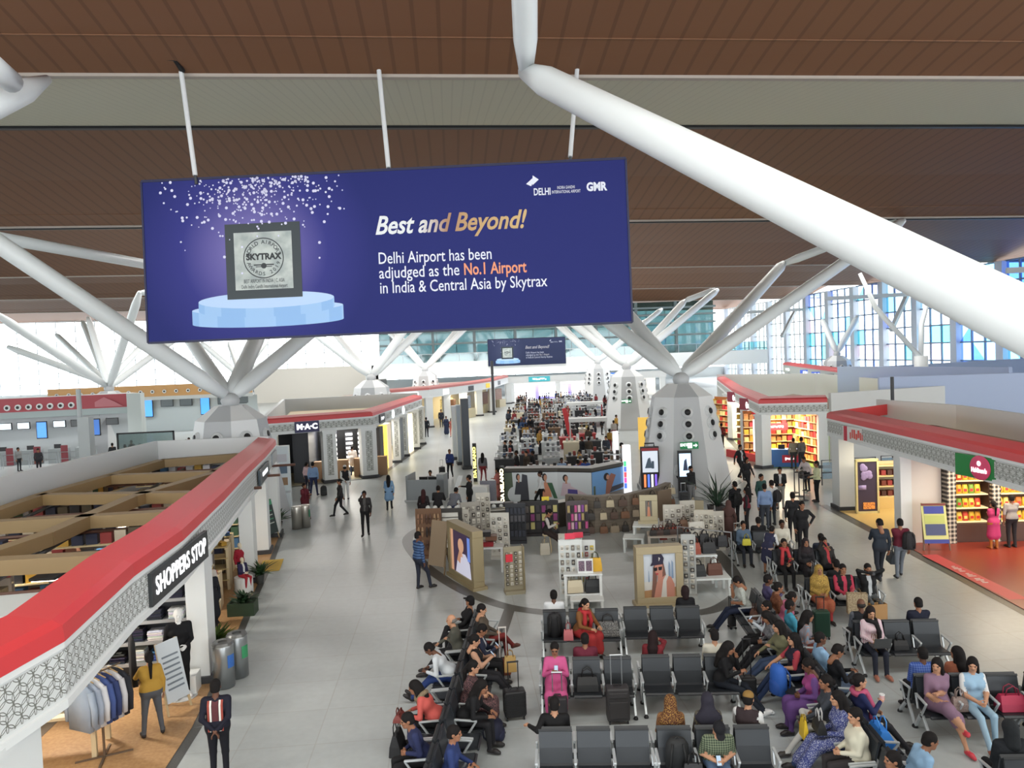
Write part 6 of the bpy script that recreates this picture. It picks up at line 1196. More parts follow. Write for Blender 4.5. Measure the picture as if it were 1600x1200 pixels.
# shops farther right
bp = [(41, 96), (33, 62), (27, 50)]
t = thing('shop_unit', 'grey distant shop front with blue lit signs above the toy shop roof', 'shop'); facade(t, [(44, 100), (33.5, 62)], -1, 3.0, 4.0, None, True, RED, M((170, 176, 172), .5)); b = MB(); b.bar((44.3, 100, 1.5), (33.9, 62, 1.5), .2, 3); b.ob('wall', LGREY, t)
for i, (y, c) in enumerate(((70, (50, 50, 54)), (76.5, (70, 100, 200)), (83, (70, 100, 200)), (95, (150, 156, 150)))): marks(sign(('black small sign', 'nearer blue lit sign', 'farther blue lit sign', 'grey sign')[i]+' on the distant grey front', (33.5+(y-62)*.276, y), math.radians(-75), 2.2, .6, 3.5, M(c, .5, emit=.3), INKW, None, .5), 1.3, .35, INKW, 5, seed=i)
for i, (x0, y0, x1, y1, z0, z1, c) in enumerate(((24.5, 42.8, 33, 40.5, 0, 4.7, (178, 192, 222)), (30, 58, 33.5, 44, 0, 4.9, (176, 190, 222)), (35, 62, 62, 70, 0, 4.6, (170, 186, 220)))):
    b = MB(); b.bar((x0, y0, (z0+z1)/2), (x1, y1, (z0+z1)/2), .3, z1-z0); tag(b.ob('partition_wall', M(c, .6), None), ('pale blue partition behind the right snack shop', 'pale blue partition beside the toy shop roof', 'far pale blue partition before the glass wall')[i], 'partition')
b = MB(); b.tube([(22.9, 38.7, 0), (22.9, 38.7, 4.9)], .09, 8); tag(b.ob('steel_post', DGREY), 'dark steel post at the corner of the pale blue partition', 'post')
_q = AY(1308, 560, 88); column((_q.x, 88), 'low white strut column with two round vents before the coloured glass', [([AY(1285, 500, 92)], R), ([AY(1340, 495, 92)], R)])
_q = AY(1440, 600, 60); b = MB(); b.lathe([(.52, 0), (.52, 5.4)], n=24); c_ = thing('round_column', 'thick round white column before the coloured glass', 'column', (_q.x, 60, 0)); b.ob('shaft', WHITE, c_, True); b = MB(); b.tube([(0, 0, 5.2), (-2.6, 2, 9.5), (-3.6, 2.6, 12.5)], [.2, .22, .15], 12); b.tube([(0, 0, 5.2), (2.0, 3, 8), (4, 4, 12.5)], [.2, .22, .15], 12); b.ob('strut', STRUTM, c_, True)
# ---- near right shop: snack shop with green sign
rp = [(18.6, 32.6), (15.35, 30.7), (13.85, 17.9), (13.1, 11.5)]
rs = thing('shop_unit', 'white shop with red coping and green round-badged sign, right edge', 'shop'); facade(rs, rp, -1, 3.0, 3.72, LATYF)
for x, y, w, d, rz in ((15.75, 30.3, .6, .8, -.12), (14.85, 24.6, .36, .5, -.12)): pillar(rs, x, y, w, d, 3.05, rz)
b = MB(); b.box((15.55, 24.75, 1.5), (1.15, .5, 3.0), -.1); b.ob('pier', M((214, 206, 200), .5), rs)
b = MB()
for p, q in zip([(18.6, 32.6), (19.3, 28.2), (18.4, 22.0)], [(19.3, 28.2), (18.4, 22.0), (17.8, 14)]): b.bar((*p, 3.75), (*q, 3.75), .15, 1.0)
b.ob('parapet', M((212, 212, 210), .5), rs)
b = MB(); b.bar((18.2, 28.5, 3.35), (17.2, 20, 3.35), .5, .3); b.bar((15.5, 28.6, 3.35), (18.4, 28.0, 3.35), .5, .3); b.prism([(15, 27), (18.4, 27.6), (17.9, 15), (13.9, 17)], 3.12, 3.16); b.ob('roof_beam', M((150, 122, 100), .6), rs)
b = MB(); b.prism([(15.4, 30.4), (19.5, 32), (19, 24.2), (14.8, 24.6)], .01, .02); struct(b.ob('floor', M((214, 184, 120), .4)))
b = MB(); b.prism([(14.75, 24.5), (19, 24.6), (19.5, 12), (13.2, 12)], .01, .022); struct(b.ob('floor', M((146, 58, 44), .35)))
strip(9, [(15.3, 31.2), (13.9, 18.2), (13.1, 11.5)], .36)
b = MB(); pA, pB = G(1452, 868), G(1592, 938); d = (pB-pA).normalized(); r_ = Vector((d.y, -d.x, 0))*.24
b.quad(*[(v.x, v.y, .027) for v in (pA-r_, pA+r_, pB+r_, pB-r_)]); fm = tag(b.ob('floor_banner', M((206, 74, 80), .5)), 'pale red printed strip along the snack shop threshold', 'floor sticker')
b = MB(); n_ = Vector((-d.y, d.x, 0))
for i in range(14):
    if i in (5, 9): continue
    p = pA+(pB-pA)*(.3+.028*i); q = n_*(.05+.03*(i % 3)); b.quad(*[(v.x, v.y, .03) for v in (p-q, p+d*.055-q, p+d*.055+q, p+q)])
b.ob('lettering', WHITE, fm)
def shop_side(y): return 13.85+(y-17.9)*.117
t = sign('white sign with red strokes and a red bar at the snack shop corner', (shop_side(27.6), 27.6), math.radians(-83.3), 1.7, .56, 3.36, M((214, 214, 212), .5), M((206, 70, 60), .5), None, .4); marks(t, .85, .36, M((210, 80, 70), .5), 7, seed=8); b = MB(); b.box((-.66, -.1, 0), (.16, .03, .56)); b.ob('red_bar', M((180, 40, 60), .5), t)
t = sign('green sign with a pink round badge over the snack shop', (shop_side(19.3), 19.3), math.radians(-83.3), 2.1, .6, 3.36, M((30, 124, 58), .5), INKW, None, .3); b = MB(); b.ball((-.15, -.1, .0), (.36, .03, .33), n=24); b.ob('badge', M((214, 70, 110), .5), t, True); text('lettering', "Haldiram's", .17, INKW, t, (-.15, -.14, -.07), width=.52, bold=.006); b = MB(); b.ball((-.15, -.14, .12), (.07, .01, .07)); b.ob('badge_mark', INKW, t)
# snack shelves
PK = [(226, 186, 60), (216, 160, 50), (230, 200, 90), (206, 120, 50), (200, 70, 50), (120, 160, 60), (232, 214, 120)]
pk0 = None
def packet(loc, rz, col):
    global pk0
    if col not in pk0:
        t = thing('snack_packet', 'yellow or orange snack packet standing on the lit shop shelves', 'packet', (0, 0, 0), 0, 'snack packets on the shop shelves'); b = MB(); vs = []
        for z, w, d in ((0, .15, .1), (.12, .17, .11), (.26, .15, .05), (.3, .16, .008)): vs += [(-w/2, -d/2, z), (w/2, -d/2, z), (w/2, d/2, z), (-w/2, d/2, z)]
        b.add(vs, [(3, 2, 1, 0), (12, 13, 14, 15)]+[(r*4+j, r*4+(j+1) % 4, r*4+4+(j+1) % 4, r*4+4+j) for r in range(3) for j in range(4)]); b.ob('pouch', M(col, .4), t, True)
        b = MB(); b.box((0, -.057, .12), (.1, .006, .09)); b.ob('printed_label', M((200, 60, 50) if col[1] > 100 else (240, 220, 120), .4), t); pk0[col] = t; t.location = loc; t.rotation_euler.z = rz; return
    dup(pk0[col], loc, rz)
pk0 = {}
for u, (x0, y0, w) in enumerate(((17.0, 24.5, 1.2), (18.65, 24.25, 1.5))):
    rz = -.14; t = thing('snack_shelf', ('brown shelf unit with five lit rows of yellow snack packets', 'right-hand brown shelf unit of snack packets, cut by the picture edge')[u], 'shelf', (x0, y0, 0), rz)
    b = MB(); b.box((0, .3, 1.5), (w+.1, .08, 3.0)); b.ob('back_panel', M((92, 62, 46), .5), t); b = MB(); b.box((0, 0, .32), (w+.1, .6, .64)); b.box((0, -.31, .32), (w, .02, .5)); b.ob('base_cabinet', M((72, 46, 36), .45, pat='slat', c2=(82, 54, 42), sc=6, ax='X'), t)
    for s in (-1, 1): b = MB(); b.box((s*(w/2+.05), .05, 1.5), (.07, .55, 3)); b.ob('side_panel', M((64, 42, 34), .5), t)
    for j in range(5):
        z = .7+.46*j; b = MB(); b.box((0, .02, z-.02), (w, .5, .035)); b.ob('shelf_board', M((236, 216, 170), .5, emit=.25), t)
        for i in range(int(w/.2)):
            lx = -w/2+.12+i*.2; packet((x0+lx*math.cos(rz)+.08*math.sin(rz), y0+lx*math.sin(rz)-.08, z), rz+r3.uniform(-.1, .1), PK[(i*2+j*3+u) % 7 if r3.random() < .6 else 0])
for i, x in enumerate((16.27, 17.76)):
    b = MB(); b.box((0, 0, 1.4), (.3, .3, 2.8)); tag(b.ob('patterned_post', M((40, 36, 36), .5, pat='check', c2=(214, 206, 190), sc=2.2), loc=(x, 24.3-.1*i, 0)), ('black and white patterned post left of the snack shelves', 'black and white patterned post between the snack shelves')[i], 'post')
area('shop_light', (17.4, 22.9, 2.95), 2.6, .6, 75, (1, .84, .6)); area('shop_light', (17.2, 28.2, 2.95), 2, 2, 70, (1, .85, .6)); area('shop_light', (16.8, 18, 2.95), 2, 4, 50, (1, .78, .5))
easel('tilted printed menu board on a stand before the snack shop', 15.35, 23.75, math.radians(-12), .8, 1.25, [M((214, 216, 140), .5), M((60, 70, 160), .5), M((190, 200, 110), .5), M((70, 80, 120), .5), M((50, 60, 150), .5), M((120, 50, 46), .5)], M((110, 80, 60), .5), lines=[(.74, .93, -.38, .38), (.5, .7, -.38, .38), (.2, .48, -.38, .38), (.0, .1, -.47, .47), (.94, 1.0, -.47, .47)])
t = thing('picture_stand', 'cream framed poster stand with mauve flowers in the right shop', 'display', (16.15, 29.2, 0), -.1); b = MB()
for q in ((-.45, -.38, .0, 2.15), (.38, .45, 0, 2.15)): b.bx(q[0], q[1], -.06, .06, q[2], q[3])
b.bx(-.45, .45, -.06, .06, 2.08, 2.18); b.bx(-.45, .45, -.06, .06, 0, .1); b.ob('frame', M((226, 214, 160), .5), t); b = MB(); b.bx(-.38, .38, -.02, .02, .1, 2.08); b.ob('picture', M((70, 60, 84), .5), t)
b = MB()
for q in range(9): b.ball((r3.uniform(-.2, .15), -.04, 1.3+r3.uniform(-.1, .6)), (.12, .02, .12))
b.box((-.2, -.04, 1.05), (.3, .02, .18)); b.ob('flower_print', M((164, 148, 200), .5), t, True); b = MB(); b.box((.05, -.04, .32), (.45, .03, .26)); b.ob('lit_print', M((226, 150, 70), .5, emit=.3, pat='blotch', c2=(120, 50, 50), sc=9), t)
t = thing('gift_shelf', 'cream shelf of boxed gifts beside the mauve flower poster', 'shelf', (17.5, 30.0, 0), -.1); b = MB(); b.box((0, .25, .95), (1.8, .06, 1.9)); b.ob('back_panel', CREAM, t)
for j in range(4):
    b = MB(); b.box((0, 0, .5+.42*j), (1.8, .5, .04)); b.ob('shelf_board', M((232, 214, 160), .5), t)
    if j < 3:
        for i in range(7): b = MB(); b.box((-.75+.25*i, -.02, .63+.42*j), (.18, .28, .2)); b.ob('gift_box', M(((120, 60, 50), (150, 60, 60), (80, 50, 46))[(i+j) % 3], .5), t)
b = MB(); b.box((0, 0, .24), (1.8, .5, .48)); b.ob('base_cabinet', M((226, 196, 130), .5), t)
for i in range(3):
    t = thing('barrier_stand', 'dark metal barrier stand left of the snack shop corner', 'barrier', (15.0+.0*i+.2*i, 32.3+.9*i, 0), 0, 'dark barrier stands by the snack shop corner'); b = MB(); b.lathe([(.2, 0), (.18, .03), (.03, .05)], n=14); b.ob('base', DGREY, t); b = MB(); b.tube([(0, 0, .03), (0, 0, 1.1)], .03, 8); b.ob('post', DGREY, t); b = MB(); b.bar((0, 0, .95), (.8, 0, .95), .03, .06); b.ob('belt', BLACK, t)
for i in range(4):
    t = thing('trolley_rack', 'steel gate frame seen behind the right shop corner', 'gate', (18+1.6*i, 35.5+.2*i, 0), 0, 'steel gate frames behind the right shop'); b = MB(); b.tube([(-.6, 0, 0), (-.6, 0, 1.2), (.6, 0, 1.2), (.6, 0, 0)], .03, 6); b.tube([(-.6, 0, .6), (.6, 0, .6)], .03, 6); b.ob('frame', DGREY, t); b = MB(); b.bx(-.55, .55, -.01, .01, .3, 1.1); b.ob('panel', glass((150, 190, 210), .2), t)
# ================================================================ centre: photo counter, bag stall, desks
def poly_face(b, pts, x0, z0, sx, sz, y, mi): b.add([(x0+px*sx, y, z0+pz*sz) for px, pz in pts], [tuple(range(len(pts)))], mi)
def ellp(cx, cz, rx, rz, n=18, a0=0, a1=6.283): return [(cx+rx*math.cos(a0+(a1-a0)*i/n), cz+rz*math.sin(a0+(a1-a0)*i/n)) for i in range(n)]
CP = [(2.15, 35.5), (4.55, 34.9), (6.0, 34.2), (7.75, 35.6)]
pc = thing('photo_counter', 'long counter faced with four fashion pictures in the middle of the hall', 'counter')
b = MB(); Ic = offs(CP, -1, .5); ribbon(b, CP, 0, CP, 1.45); ribbon(b, Ic, 0, Ic, 1.45); ribbon(b, CP, 1.45, Ic, 1.45)
for k in (0, -1): b.quad((*CP[k], 0), (*Ic[k], 0), (*Ic[k], 1.45), (*CP[k], 1.45))
b.ob('counter_body', BLACK, pc)
b = MB(); ribbon(b, offs(CP, -1, -.04), 1.45, offs(CP, -1, -.04), 1.6); ribbon(b, offs(CP, -1, -.04), 1.6, offs(CP, -1, .55), 1.62); b.ob('counter_top', M((70, 66, 60), .35), pc)
PMAT = [M((206, 212, 216), .5), M((190, 140, 116), .6), M((34, 28, 30), .6), M((84, 96, 78), .6), M((214, 146, 116), .6), M((58, 100, 74), .6), M((80, 70, 140), .6), M((206, 186, 196), .6), M((110, 160, 214), .5), M((150, 100, 84), .6), M((60, 62, 72), .6), M((120, 116, 110), .6)]
def picture(parent, p, q, z0, z1, shapes, bgi, off=.02, name='picture'):
    p, q = Vector((p[0], p[1], 0)), Vector((q[0], q[1], 0)); L = (q-p).length; b = MB(); y = -off; b.quad((0, y, z0), (L, y, z0), (L, y, z1), (0, y, z1), bgi)
    for i, (mi, pts) in enumerate(shapes): poly_face(b, pts, 0, z0, L, z1-z0, y-.002*(i+1), mi)
    o = b.ob(name, PMAT, parent); o.location = (p.x, p.y, 0); o.rotation_euler.z = math.atan2(q.y-p.y, q.x-p.x); return o
def figure(cx, cz, s, skin=1, hair=2, dress=4, lean=0):
    return [(hair, ellp(cx-.02*s, cz+.3*s, .1*s, .16*s)), (dress, [(cx-.22*s, cz-.5*s), (cx+.25*s, cz-.5*s), (cx+.16*s+lean, cz+.08*s), (cx-.12*s+lean, cz+.1*s)]), (skin, ellp(cx+.01*s, cz+.28*s, .065*s, .12*s)), (skin, [(cx-.03*s, cz+.05*s), (cx+.05*s, cz+.05*s), (cx+.04*s, cz+.2*s), (cx-.02*s, cz+.2*s)])]
m0, m1 = (3.3, 35.22), (4.55, 34.9)
picture(pc, CP[0], m0, .12, 1.4, [(3, [(0, 0), (.35, 0), (.3, 1), (0, 1)]), (0, ellp(.4, .2, .3, .3))]+figure(.55, .6, .8, dress=10)+[(10, [(.6, 0), (.95, 0), (.9, .9), (.7, .95)])], 0)
picture(pc, m0, m1, .12, 1.4, figure(.55, .55, .9, dress=4)+[(5, [(.62, .62), (.8, .62), (.98, .05), (.85, .05)])], 0)
picture(pc, CP[1], CP[2], .12, 1.4, figure(.25, .55, .8, dress=7)+[(7, [(.2, .1), (.9, .02), (.9, .2), (.4, .5)]), (6, [(.28, .02), (.6, .02), (.58, .38), (.3, .4)])], 0)
picture(pc, CP[2], CP[3], .12, 1.4, [(11, [(0, 0), (1, 0), (1, .18), (0, .12)]), (3, [(.03, 0), (.1, 0), (.1, .5), (.04, .5)]), (10, [(.5, .15), (1, .25), (1, .4), (.6, .35)]), (9, [(.4, .1), (.52, .1), (.75, .75), (.6, .85), (.45, .6)]), (2, ellp(.45, .75, .09, .14)), (1, ellp(.49, .73, .05, .09))], 8)
b = MB(); b.bx(-.1, .1, -.06, .06, 0, 1.75); t = thing('vertical_sign', 'lit vertical leather shop sign beside the photo counter', 'sign', (2.02, 35.3, 0), -.2); b.ob('board', M((36, 36, 34), .4), t); text('lettering', 'DA MILANO', .22, M((255, 240, 190), .5, emit=2), t, (0, -.07, .85), roll=math.pi/2, width=1.55, bold=.01)
t = thing('vertical_sign', 'second lit vertical sign at the back of the photo counter', 'sign', (.95, 42.0, 0), -.2); b = MB(); b.bx(-.1, .1, -.06, .06, 0, 2.1); b.ob('board', M((36, 36, 34), .4), t); text('lettering', 'DA MILANO', .22, M((255, 240, 120), .5, emit=1.6), t, (0, -.07, 1.05), roll=math.pi/2, width=1.7, bold=.01)
for i, (x, y) in enumerate(((7.95, 35.6),)):
    t = thing('light_pillar', 'rainbow lit white pillar at the right end of the photo counter', 'light', (x, y, 0)); b = MB(); b.box((0, 0, 1.2), (.34, .3, 2.4)); b.ob('body', M((238, 240, 244), .4, emit=.6), t)
    for j, c in enumerate(((70, 110, 230), (200, 80, 160), (226, 80, 90), (80, 110, 220), (70, 190, 130))): b = MB(); b.box((-.12, -.16, .5+.26*j), (.12, .02, .24)); b.ob('colour_band', M(c, .4, emit=.7), t)
t = thing('advert_stand', 'black advert stand with a white poster beside the big column', 'advert', (9.0, 35.4, 0), -.1); b = MB(); b.box((0, 0, 1.15), (.85, .22, 2.3)); b.tube([(-.22, 0, 2.28), (-.22, 0, 2.45), (.22, 0, 2.45), (.22, 0, 2.28)], .035, 8); b.ob('case', M((34, 32, 36), .4), t, bevel=.01)
b = MB(); b.box((0, -.12, 1.6), (.72, .02, 1.0)); b.ob('poster', M((206, 214, 226), .4, emit=.4), t); b = MB(); b.add([(-.25, -.135, 1.3), (.1, -.135, 1.3), (.0, -.135, 1.8), (-.1, -.135, 1.75)], [(0, 1, 2, 3)]); b.box((.12, -.135, 1.45), (.12, .004, .35)); b.ob('poster_mark', M((90, 110, 130), .5), t); b = MB(); b.box((0, -.12, 2.18), (.8, .02, .12)); b.ob('header', M((170, 50, 60), .5), t)
for j, c in enumerate(((226, 130, 80), (90, 120, 230), (226, 226, 230), (120, 90, 200))): b = MB(); b.box((-.26+.17*j, -.12, .7), (.1, .02, .6)); b.ob('lit_tube', M(c, .4, emit=.7), t)
t = thing('video_totem', 'tall black video totem leaning against the big column', 'screen', (10.3, 34.15, 0), -.12); b = MB(); b.box((0, 0, 1.1), (.64, .16, 2.2)); b.ob('case', BLACK, t, bevel=.01); b = MB(); b.box((0, -.085, 1.55), (.52, .01, 1.05)); b.ob('screen', M((190, 214, 240), .3, emit=.8), t); b = MB(); b.add([(-.1, -.095, 1.3), (.12, -.095, 1.3), (.06, -.095, 1.85), (-.04, -.095, 1.75)], [(0, 1, 2, 3)]); b.ob('screen_figure', M((70, 80, 110), .4), t)
def exit_sign(label, p, rz, s=1.0):
    t = thing('exit_sign', label, 'sign', p, rz); b = MB(); b.box((0, 0, 0), (.82*s, .08, .32*s)); b.ob('case', M((24, 120, 70), .4, emit=.25), t); text('lettering', 'EXIT', .17*s, INKW, t, (-.25*s, -.05, .03*s), bold=.006)
    b = MB(); y = -.048; b.add([(.18*s, y, -.03*s), (.18*s, y, .03*s), (.28*s, y, .03*s), (.28*s, y, .09*s), (.37*s, y, 0), (.28*s, y, -.09*s), (.28*s, y, -.03*s)], [tuple(range(7))[::-1]]); b.ob('arrow', INKW, t)
    b = MB(); b.box((.02*s, y, 0), (.2*s, .004, .24*s), 0, 0); b.ball((.05*s, y-.01, .07*s), (.025*s, .004, .025*s), 1); b.bar((.04*s, y-.008, .05*s), (0, y-.008, -.03*s), .04*s, .006, 1); b.bar((0, y-.008, -.03*s), (-.05*s, y-.008, -.09*s), .03*s, .006, 1); b.bar((.01*s, y-.008, -.03*s), (.06*s, y-.008, -.09*s), .03*s, .006, 1); b.ob('running_figure', [INKW, M((24, 120, 70), .4)], t); return t
q = AY(1077, 696, 34.55); exit_sign('green EXIT sign with arrow on the big column', (q.x, q.y, q.z), -.13)
q = AY(979, 627, 64.1); exit_sign('small green EXIT sign on the second column', (q.x, q.y, q.z), -.13)
plant('tall palm in a dark planter right of the big column', 9.75, 28.35, 0, 60, 1.5, (58, 84, 66), (.42, .85, (62, 58, 58), 4), .035, 11, .5, 'potted_palm')
# information desk and white booth
t = thing('information_desk', 'grey information desk with two monitors, left of centre', 'desk', (-1.5, 37.2, 0), -.28); b = MB(); b.bx(-.95, .95, -.4, -.34, .05, 1.05); b.bx(-.95, -.89, -.4, .9, .05, 1.25); b.bx(.6, .95, -.4, .3, 0, 1.3); b.ob('panel', M((150, 156, 160), .5), t); b = MB(); b.bx(-.9, .7, -.34, .2, .78, .82); b.ob('worktop', LGREY, t); b = MB(); b.bx(-1.02, 1.02, -.47, .3, 0, .08); b.ob('plinth', LGREY, t)
for s in (-.15, .3): b = MB(); b.box((s, -.1, 1.0), (.42, .04, .3)); b.box((s, -.08, .84), (.1, .1, .06)); b.ob('monitor', BLACK, t)
person('clerk in white shirt seated at the grey information desk', -1.35, 37.75, -95, 'sit', top=(220, 222, 224), bot=(50, 50, 60), hair='bun', fem=True, seat=.6, arms=('fwd', 'fwd'), lean=8, res=.026)
b = MB(); b.bar((-1.55, 37.9, .3), (-1.15, 38.1, .3), .4, .6); tag(b.ob('desk_chair', DGREY, bevel=.03), 'dark chair behind the grey information desk', 'chair')
t = thing('white_booth', 'slanted white booth panel behind the man in the black suit', 'booth', (.05, 34.6, 0), -.25); b = MB(); b.add([(-.6, 0, 0), (-.35, 0, 0), (.15, 0, 1.5), (-.05, 0, 1.5), (-.6, .15, 0), (-.35, .15, 0), (.15, .15, 1.5), (-.05, .15, 1.5)], [(0, 1, 2, 3), (7, 6, 5, 4), (0, 4, 5, 1), (1, 5, 6, 2), (2, 6, 7, 3), (3, 7, 4, 0)]); b.ob('slanted_panel', WHITE, t); b = MB(); b.box((.75, .3, .5), (1.0, .6, 1.0)); b.ob('counter', WHITE, t, bevel=.02)
t = thing('fire_extinguisher', 'red fire extinguisher on the floor by the white booth', 'extinguisher', (-.3, 34.7-.3, 0)); b = MB(); b.lathe([(.09, 0), (.095, .45), (.05, .55), (.03, .6)], n=14); b.ob('cylinder', M((190, 36, 40), .4), t, True); b = MB(); b.tube([(0, 0, .58), (0, -.06, .66), (.08, -.08, .4)], .015, 6); b.ob('hose', BLACK, t)
for i, (x, y, h_, c) in enumerate(((-.05, 51.5, 3.6, (206, 212, 216)), (.25, 49.0, 3.8, (170, 182, 192)), (.55, 47, 4.3, (62, 68, 76)))):
    t = thing('tower_panel', ('pale', 'steel blue', 'dark grey')[i]+' tall tower panel at the left edge of the stalls', 'display', (x, y, 0), .1); b = MB(); b.box((0, 0, h_/2), (.45, .6, h_)); b.ob('panel', M(c, .4), t, bevel=.02); b = MB(); b.box((0, 0, .1), (.6, .8, .2)); b.ob('base', DGREY, t)
b = MB(); b.tube([(4.4, 88, 0), (4.4, 88, 6.2)], .16, 8); tag(b.ob('dark_post', M((70, 72, 76), .5)), 'tall thin dark post in the far stalls, left of centre', 'post')
# ---- bag and accessory stall inside the inlaid ring
ctr = (3.35, 26.2)
bw_ = thing('display_wall', 'curved wooden slat wall hung with handbags at the back of the bag stall', 'display'); wp = [G(x, y) for x, y in ((885, 829), (930, 833), (985, 829), (1030, 817), (1050, 807))]; wp = [(p.x, p.y) for p in wp]
b = MB(); Iw = offs(wp, -1, .25); ribbon(b, wp, 0, wp, 1.4); ribbon(b, Iw, 0, Iw, 1.4); ribbon(b, wp, 1.4, Iw, 1.4); b.ob('slat_panel', M((104, 94, 82), .6, pat='slat', c2=(116, 106, 94), sc=2.6), bw_)
BGC = [(44, 40, 38), (196, 184, 156), (150, 136, 116), (60, 56, 54), (120, 84, 60), (170, 160, 140), (90, 70, 60)]
k = 0
for row, (z, n) in enumerate(((.98, 11), (.52, 13), (.0, 13))):
    for i in range(n):
        p, a = along(wp, (i+.6)/(n+.2)); nrm = Vector((math.sin(a), -math.cos(a)))*.12; c = BGC[(k*5+row) % 7]; k += 1
        handbag('handbag hanging on the curved slat wall of the bag stall', p.x+nrm.x, p.y+nrm.y, z, a, c, .26+.08*(k % 3)/2, .26, .1, group='handbags hanging on the slat wall', loop=.14)
# left arc counter with sandals and caps
lp_ = [(-1.75, 29.6), (-1.7, 28.3), (-.6, 27.55), (1.2, 27.3), (2.6, 27.9)]
t = thing('stall_counter', 'L-shaped stall counter behind the sandals with the white caps on top', 'counter', (0, 0, 0)); b = MB()
cw = [(-1.5, 30.0), (.3, 29.4), (2.4, 29.6), (4.2, 30.6), (6.2, 31.2)]; Iw = offs(cw, 1, .5)
ribbon(b, cw, 0, cw, .95); ribbon(b, Iw, 0, Iw, .95); ribbon(b, cw, .95, Iw, .95)
for k_ in (0, -1): b.quad((*cw[k_], 0), (*Iw[k_], 0), (*Iw[k_], .95), (*cw[k_], .95))
b.ob('counter_body', M((88, 84, 78), .5), t); b = MB(); ribbon(b, offs(cw, 1, -.05), .96, offs(cw, 1, .55), .98); b.ob('worktop', M((200, 198, 190), .45), t)
capm = None
for i in range(13):
    p, a = along(cw, .02+.036*i); x, y = p.x+.12, p.y+.05
    if capm is None:
        capm = thing('baseball_cap', 'white baseball cap in the row on top of the stall counter', 'cap', (x, y, 1.0), 0, 'white caps on the stall counter'); b = MB(); b.lathe([(.09, 0), (.092, .05), (.07, .1), (.02, .125)], n=14); b.ob('crown', WHITE, capm, True); b = MB(); b.ball((0, -.12, .01), (.075, .08, .012)); b.ob('visor', M((180, 184, 190), .6), capm, True)
        st_ = capm
    else: dup(capm, (x, y, 1.0), a)
def board_rack(label, x, y, rz, w, h, frame, kind, n, m, cols, name='display_rack', d=.12):
    t = thing(name, label, 'display rack', (x, y, 0), rz); b = MB(); b.box((0, 0, h/2+.05), (w, .05, h-.1)); b.box((0, 0, .05), (w+.05, .4, .1)); b.ob('board', frame, t)
    for s in (-1, 1): b = MB(); b.box((s*w/2, 0, h/2), (.04, .08, h)); b.ob('upright', frame, t)
    for j in range(n):
        for i in range(m):
            cx, cz = -w/2+w*(i+.5)/m, .22+(h-.35)*(j+.5)/n; b = MB(); c = cols[(i*3+j*2) % len(cols)]
            if kind == 'sandal':
                for s in (-1, 1): b.ball((cx+s*w/m*.22, -.06, cz), (w/m*.17, .03, (h-.35)/n*.42)); b.bar((cx+s*w/m*.22-.03, -.1, cz+.02), (cx+s*w/m*.22+.03, -.1, cz+.02), .03, .02, 1)
                b.ob('sandal_pair', [M(c, .6), M(tuple(v*.5 for v in c), .6)], t, True)
            elif kind == 'jewel': b.box((cx, -.05, cz), (w/m*.6, .03, (h-.35)/n*.7), 0, 0); b.ball((cx, -.075, cz), (w/m*.2, .02, (h-.35)/n*.2), 1, 8); b.ob('trinket_card', [M(c, .5), M((190, 186, 176), .3, .6)], t)
            elif kind == 'sock': b.box((cx, -.06, cz), (w/m*.7, .06, (h-.35)/n*.8)); b.ob('sock_pack', M(c, .7), t)
    return t
SAND = [(140, 104, 80), (60, 48, 44), (160, 130, 100), (90, 64, 52)]
board_rack('tall rack of brown sandals at the left edge of the bag stall', G(672, 872).x, G(672, 872).y+.1, -.12, .85, 1.7, M((110, 80, 58), .6), 'sandal', 3, 3, SAND)
board_rack('rack of black and white slippers right of the brown sandals', G(706, 866).x, G(706, 866).y+.1, -.1, .8, 1.6, M((60, 58, 56), .6), 'sock', 7, 1, [(220, 220, 214), (50, 50, 52)])
CARD = [(214, 210, 200), (180, 176, 166), (226, 222, 214), (120, 112, 104), (70, 66, 64)]
board_rack('spinner of trinkets with a small red sign behind the lit portrait', G(738, 858).x, G(738, 858).y, .2, .7, 1.7, M((150, 146, 138), .5), 'jewel', 6, 4, CARD)
board_rack('white revolving earring stand right of the red boxes', G(783, 872).x, G(783, 872).y, -.2, .6, 1.55, M((206, 204, 196), .5), 'jewel', 9, 3, CARD)
t = board_rack('narrow key-ring stand with a red tag nearest the camera, left of centre', G(804, 926).x, G(804, 926).y, .1, .52, 1.35, M((150, 142, 120), .5), 'jewel', 8, 4, [(70, 66, 62), (190, 180, 160), (110, 100, 90), (214, 208, 196)]); b = MB(); b.box((-.14, -.12, 1.05), (.2, .02, .22)); b.ob('red_tag', M((206, 44, 60), .5), t); b = MB(); b.box((.29, .05, .68), (.05, .3, 1.34)); b.ob('side_board', M((130, 118, 90), .5), t)
board_rack('rack of dark printed socks and straps at the back of the bag stall', G(808, 850).x, G(808, 850).y+.2, -.1, .7, 1.45, M((52, 54, 60), .6), 'sock', 4, 5, [(60, 64, 76), (90, 90, 96), (40, 42, 48)])
board_rack('dark wall rack of bags and straps under the bag stall counter, centre', G(845, 842).x, G(845, 842).y+.6, -.1, 1.5, 1.3, M((46, 44, 46), .6), 'sock', 3, 7, [(130, 60, 110), (60, 56, 60), (190, 180, 120), (90, 84, 80)])
board_rack('earring stand at the right side of the bag stall', G(1055, 858).x, G(1055, 858).y+.2, -.2, .6, 1.5, M((200, 196, 186), .5), 'jewel', 7, 3, CARD)
board_rack('white earring stand behind the wooden end panel, right side', G(1103, 868).x, G(1103, 868).y+.1, -.3, .6, 1.5, M((196, 190, 176), .5), 'jewel', 7, 4, CARD)
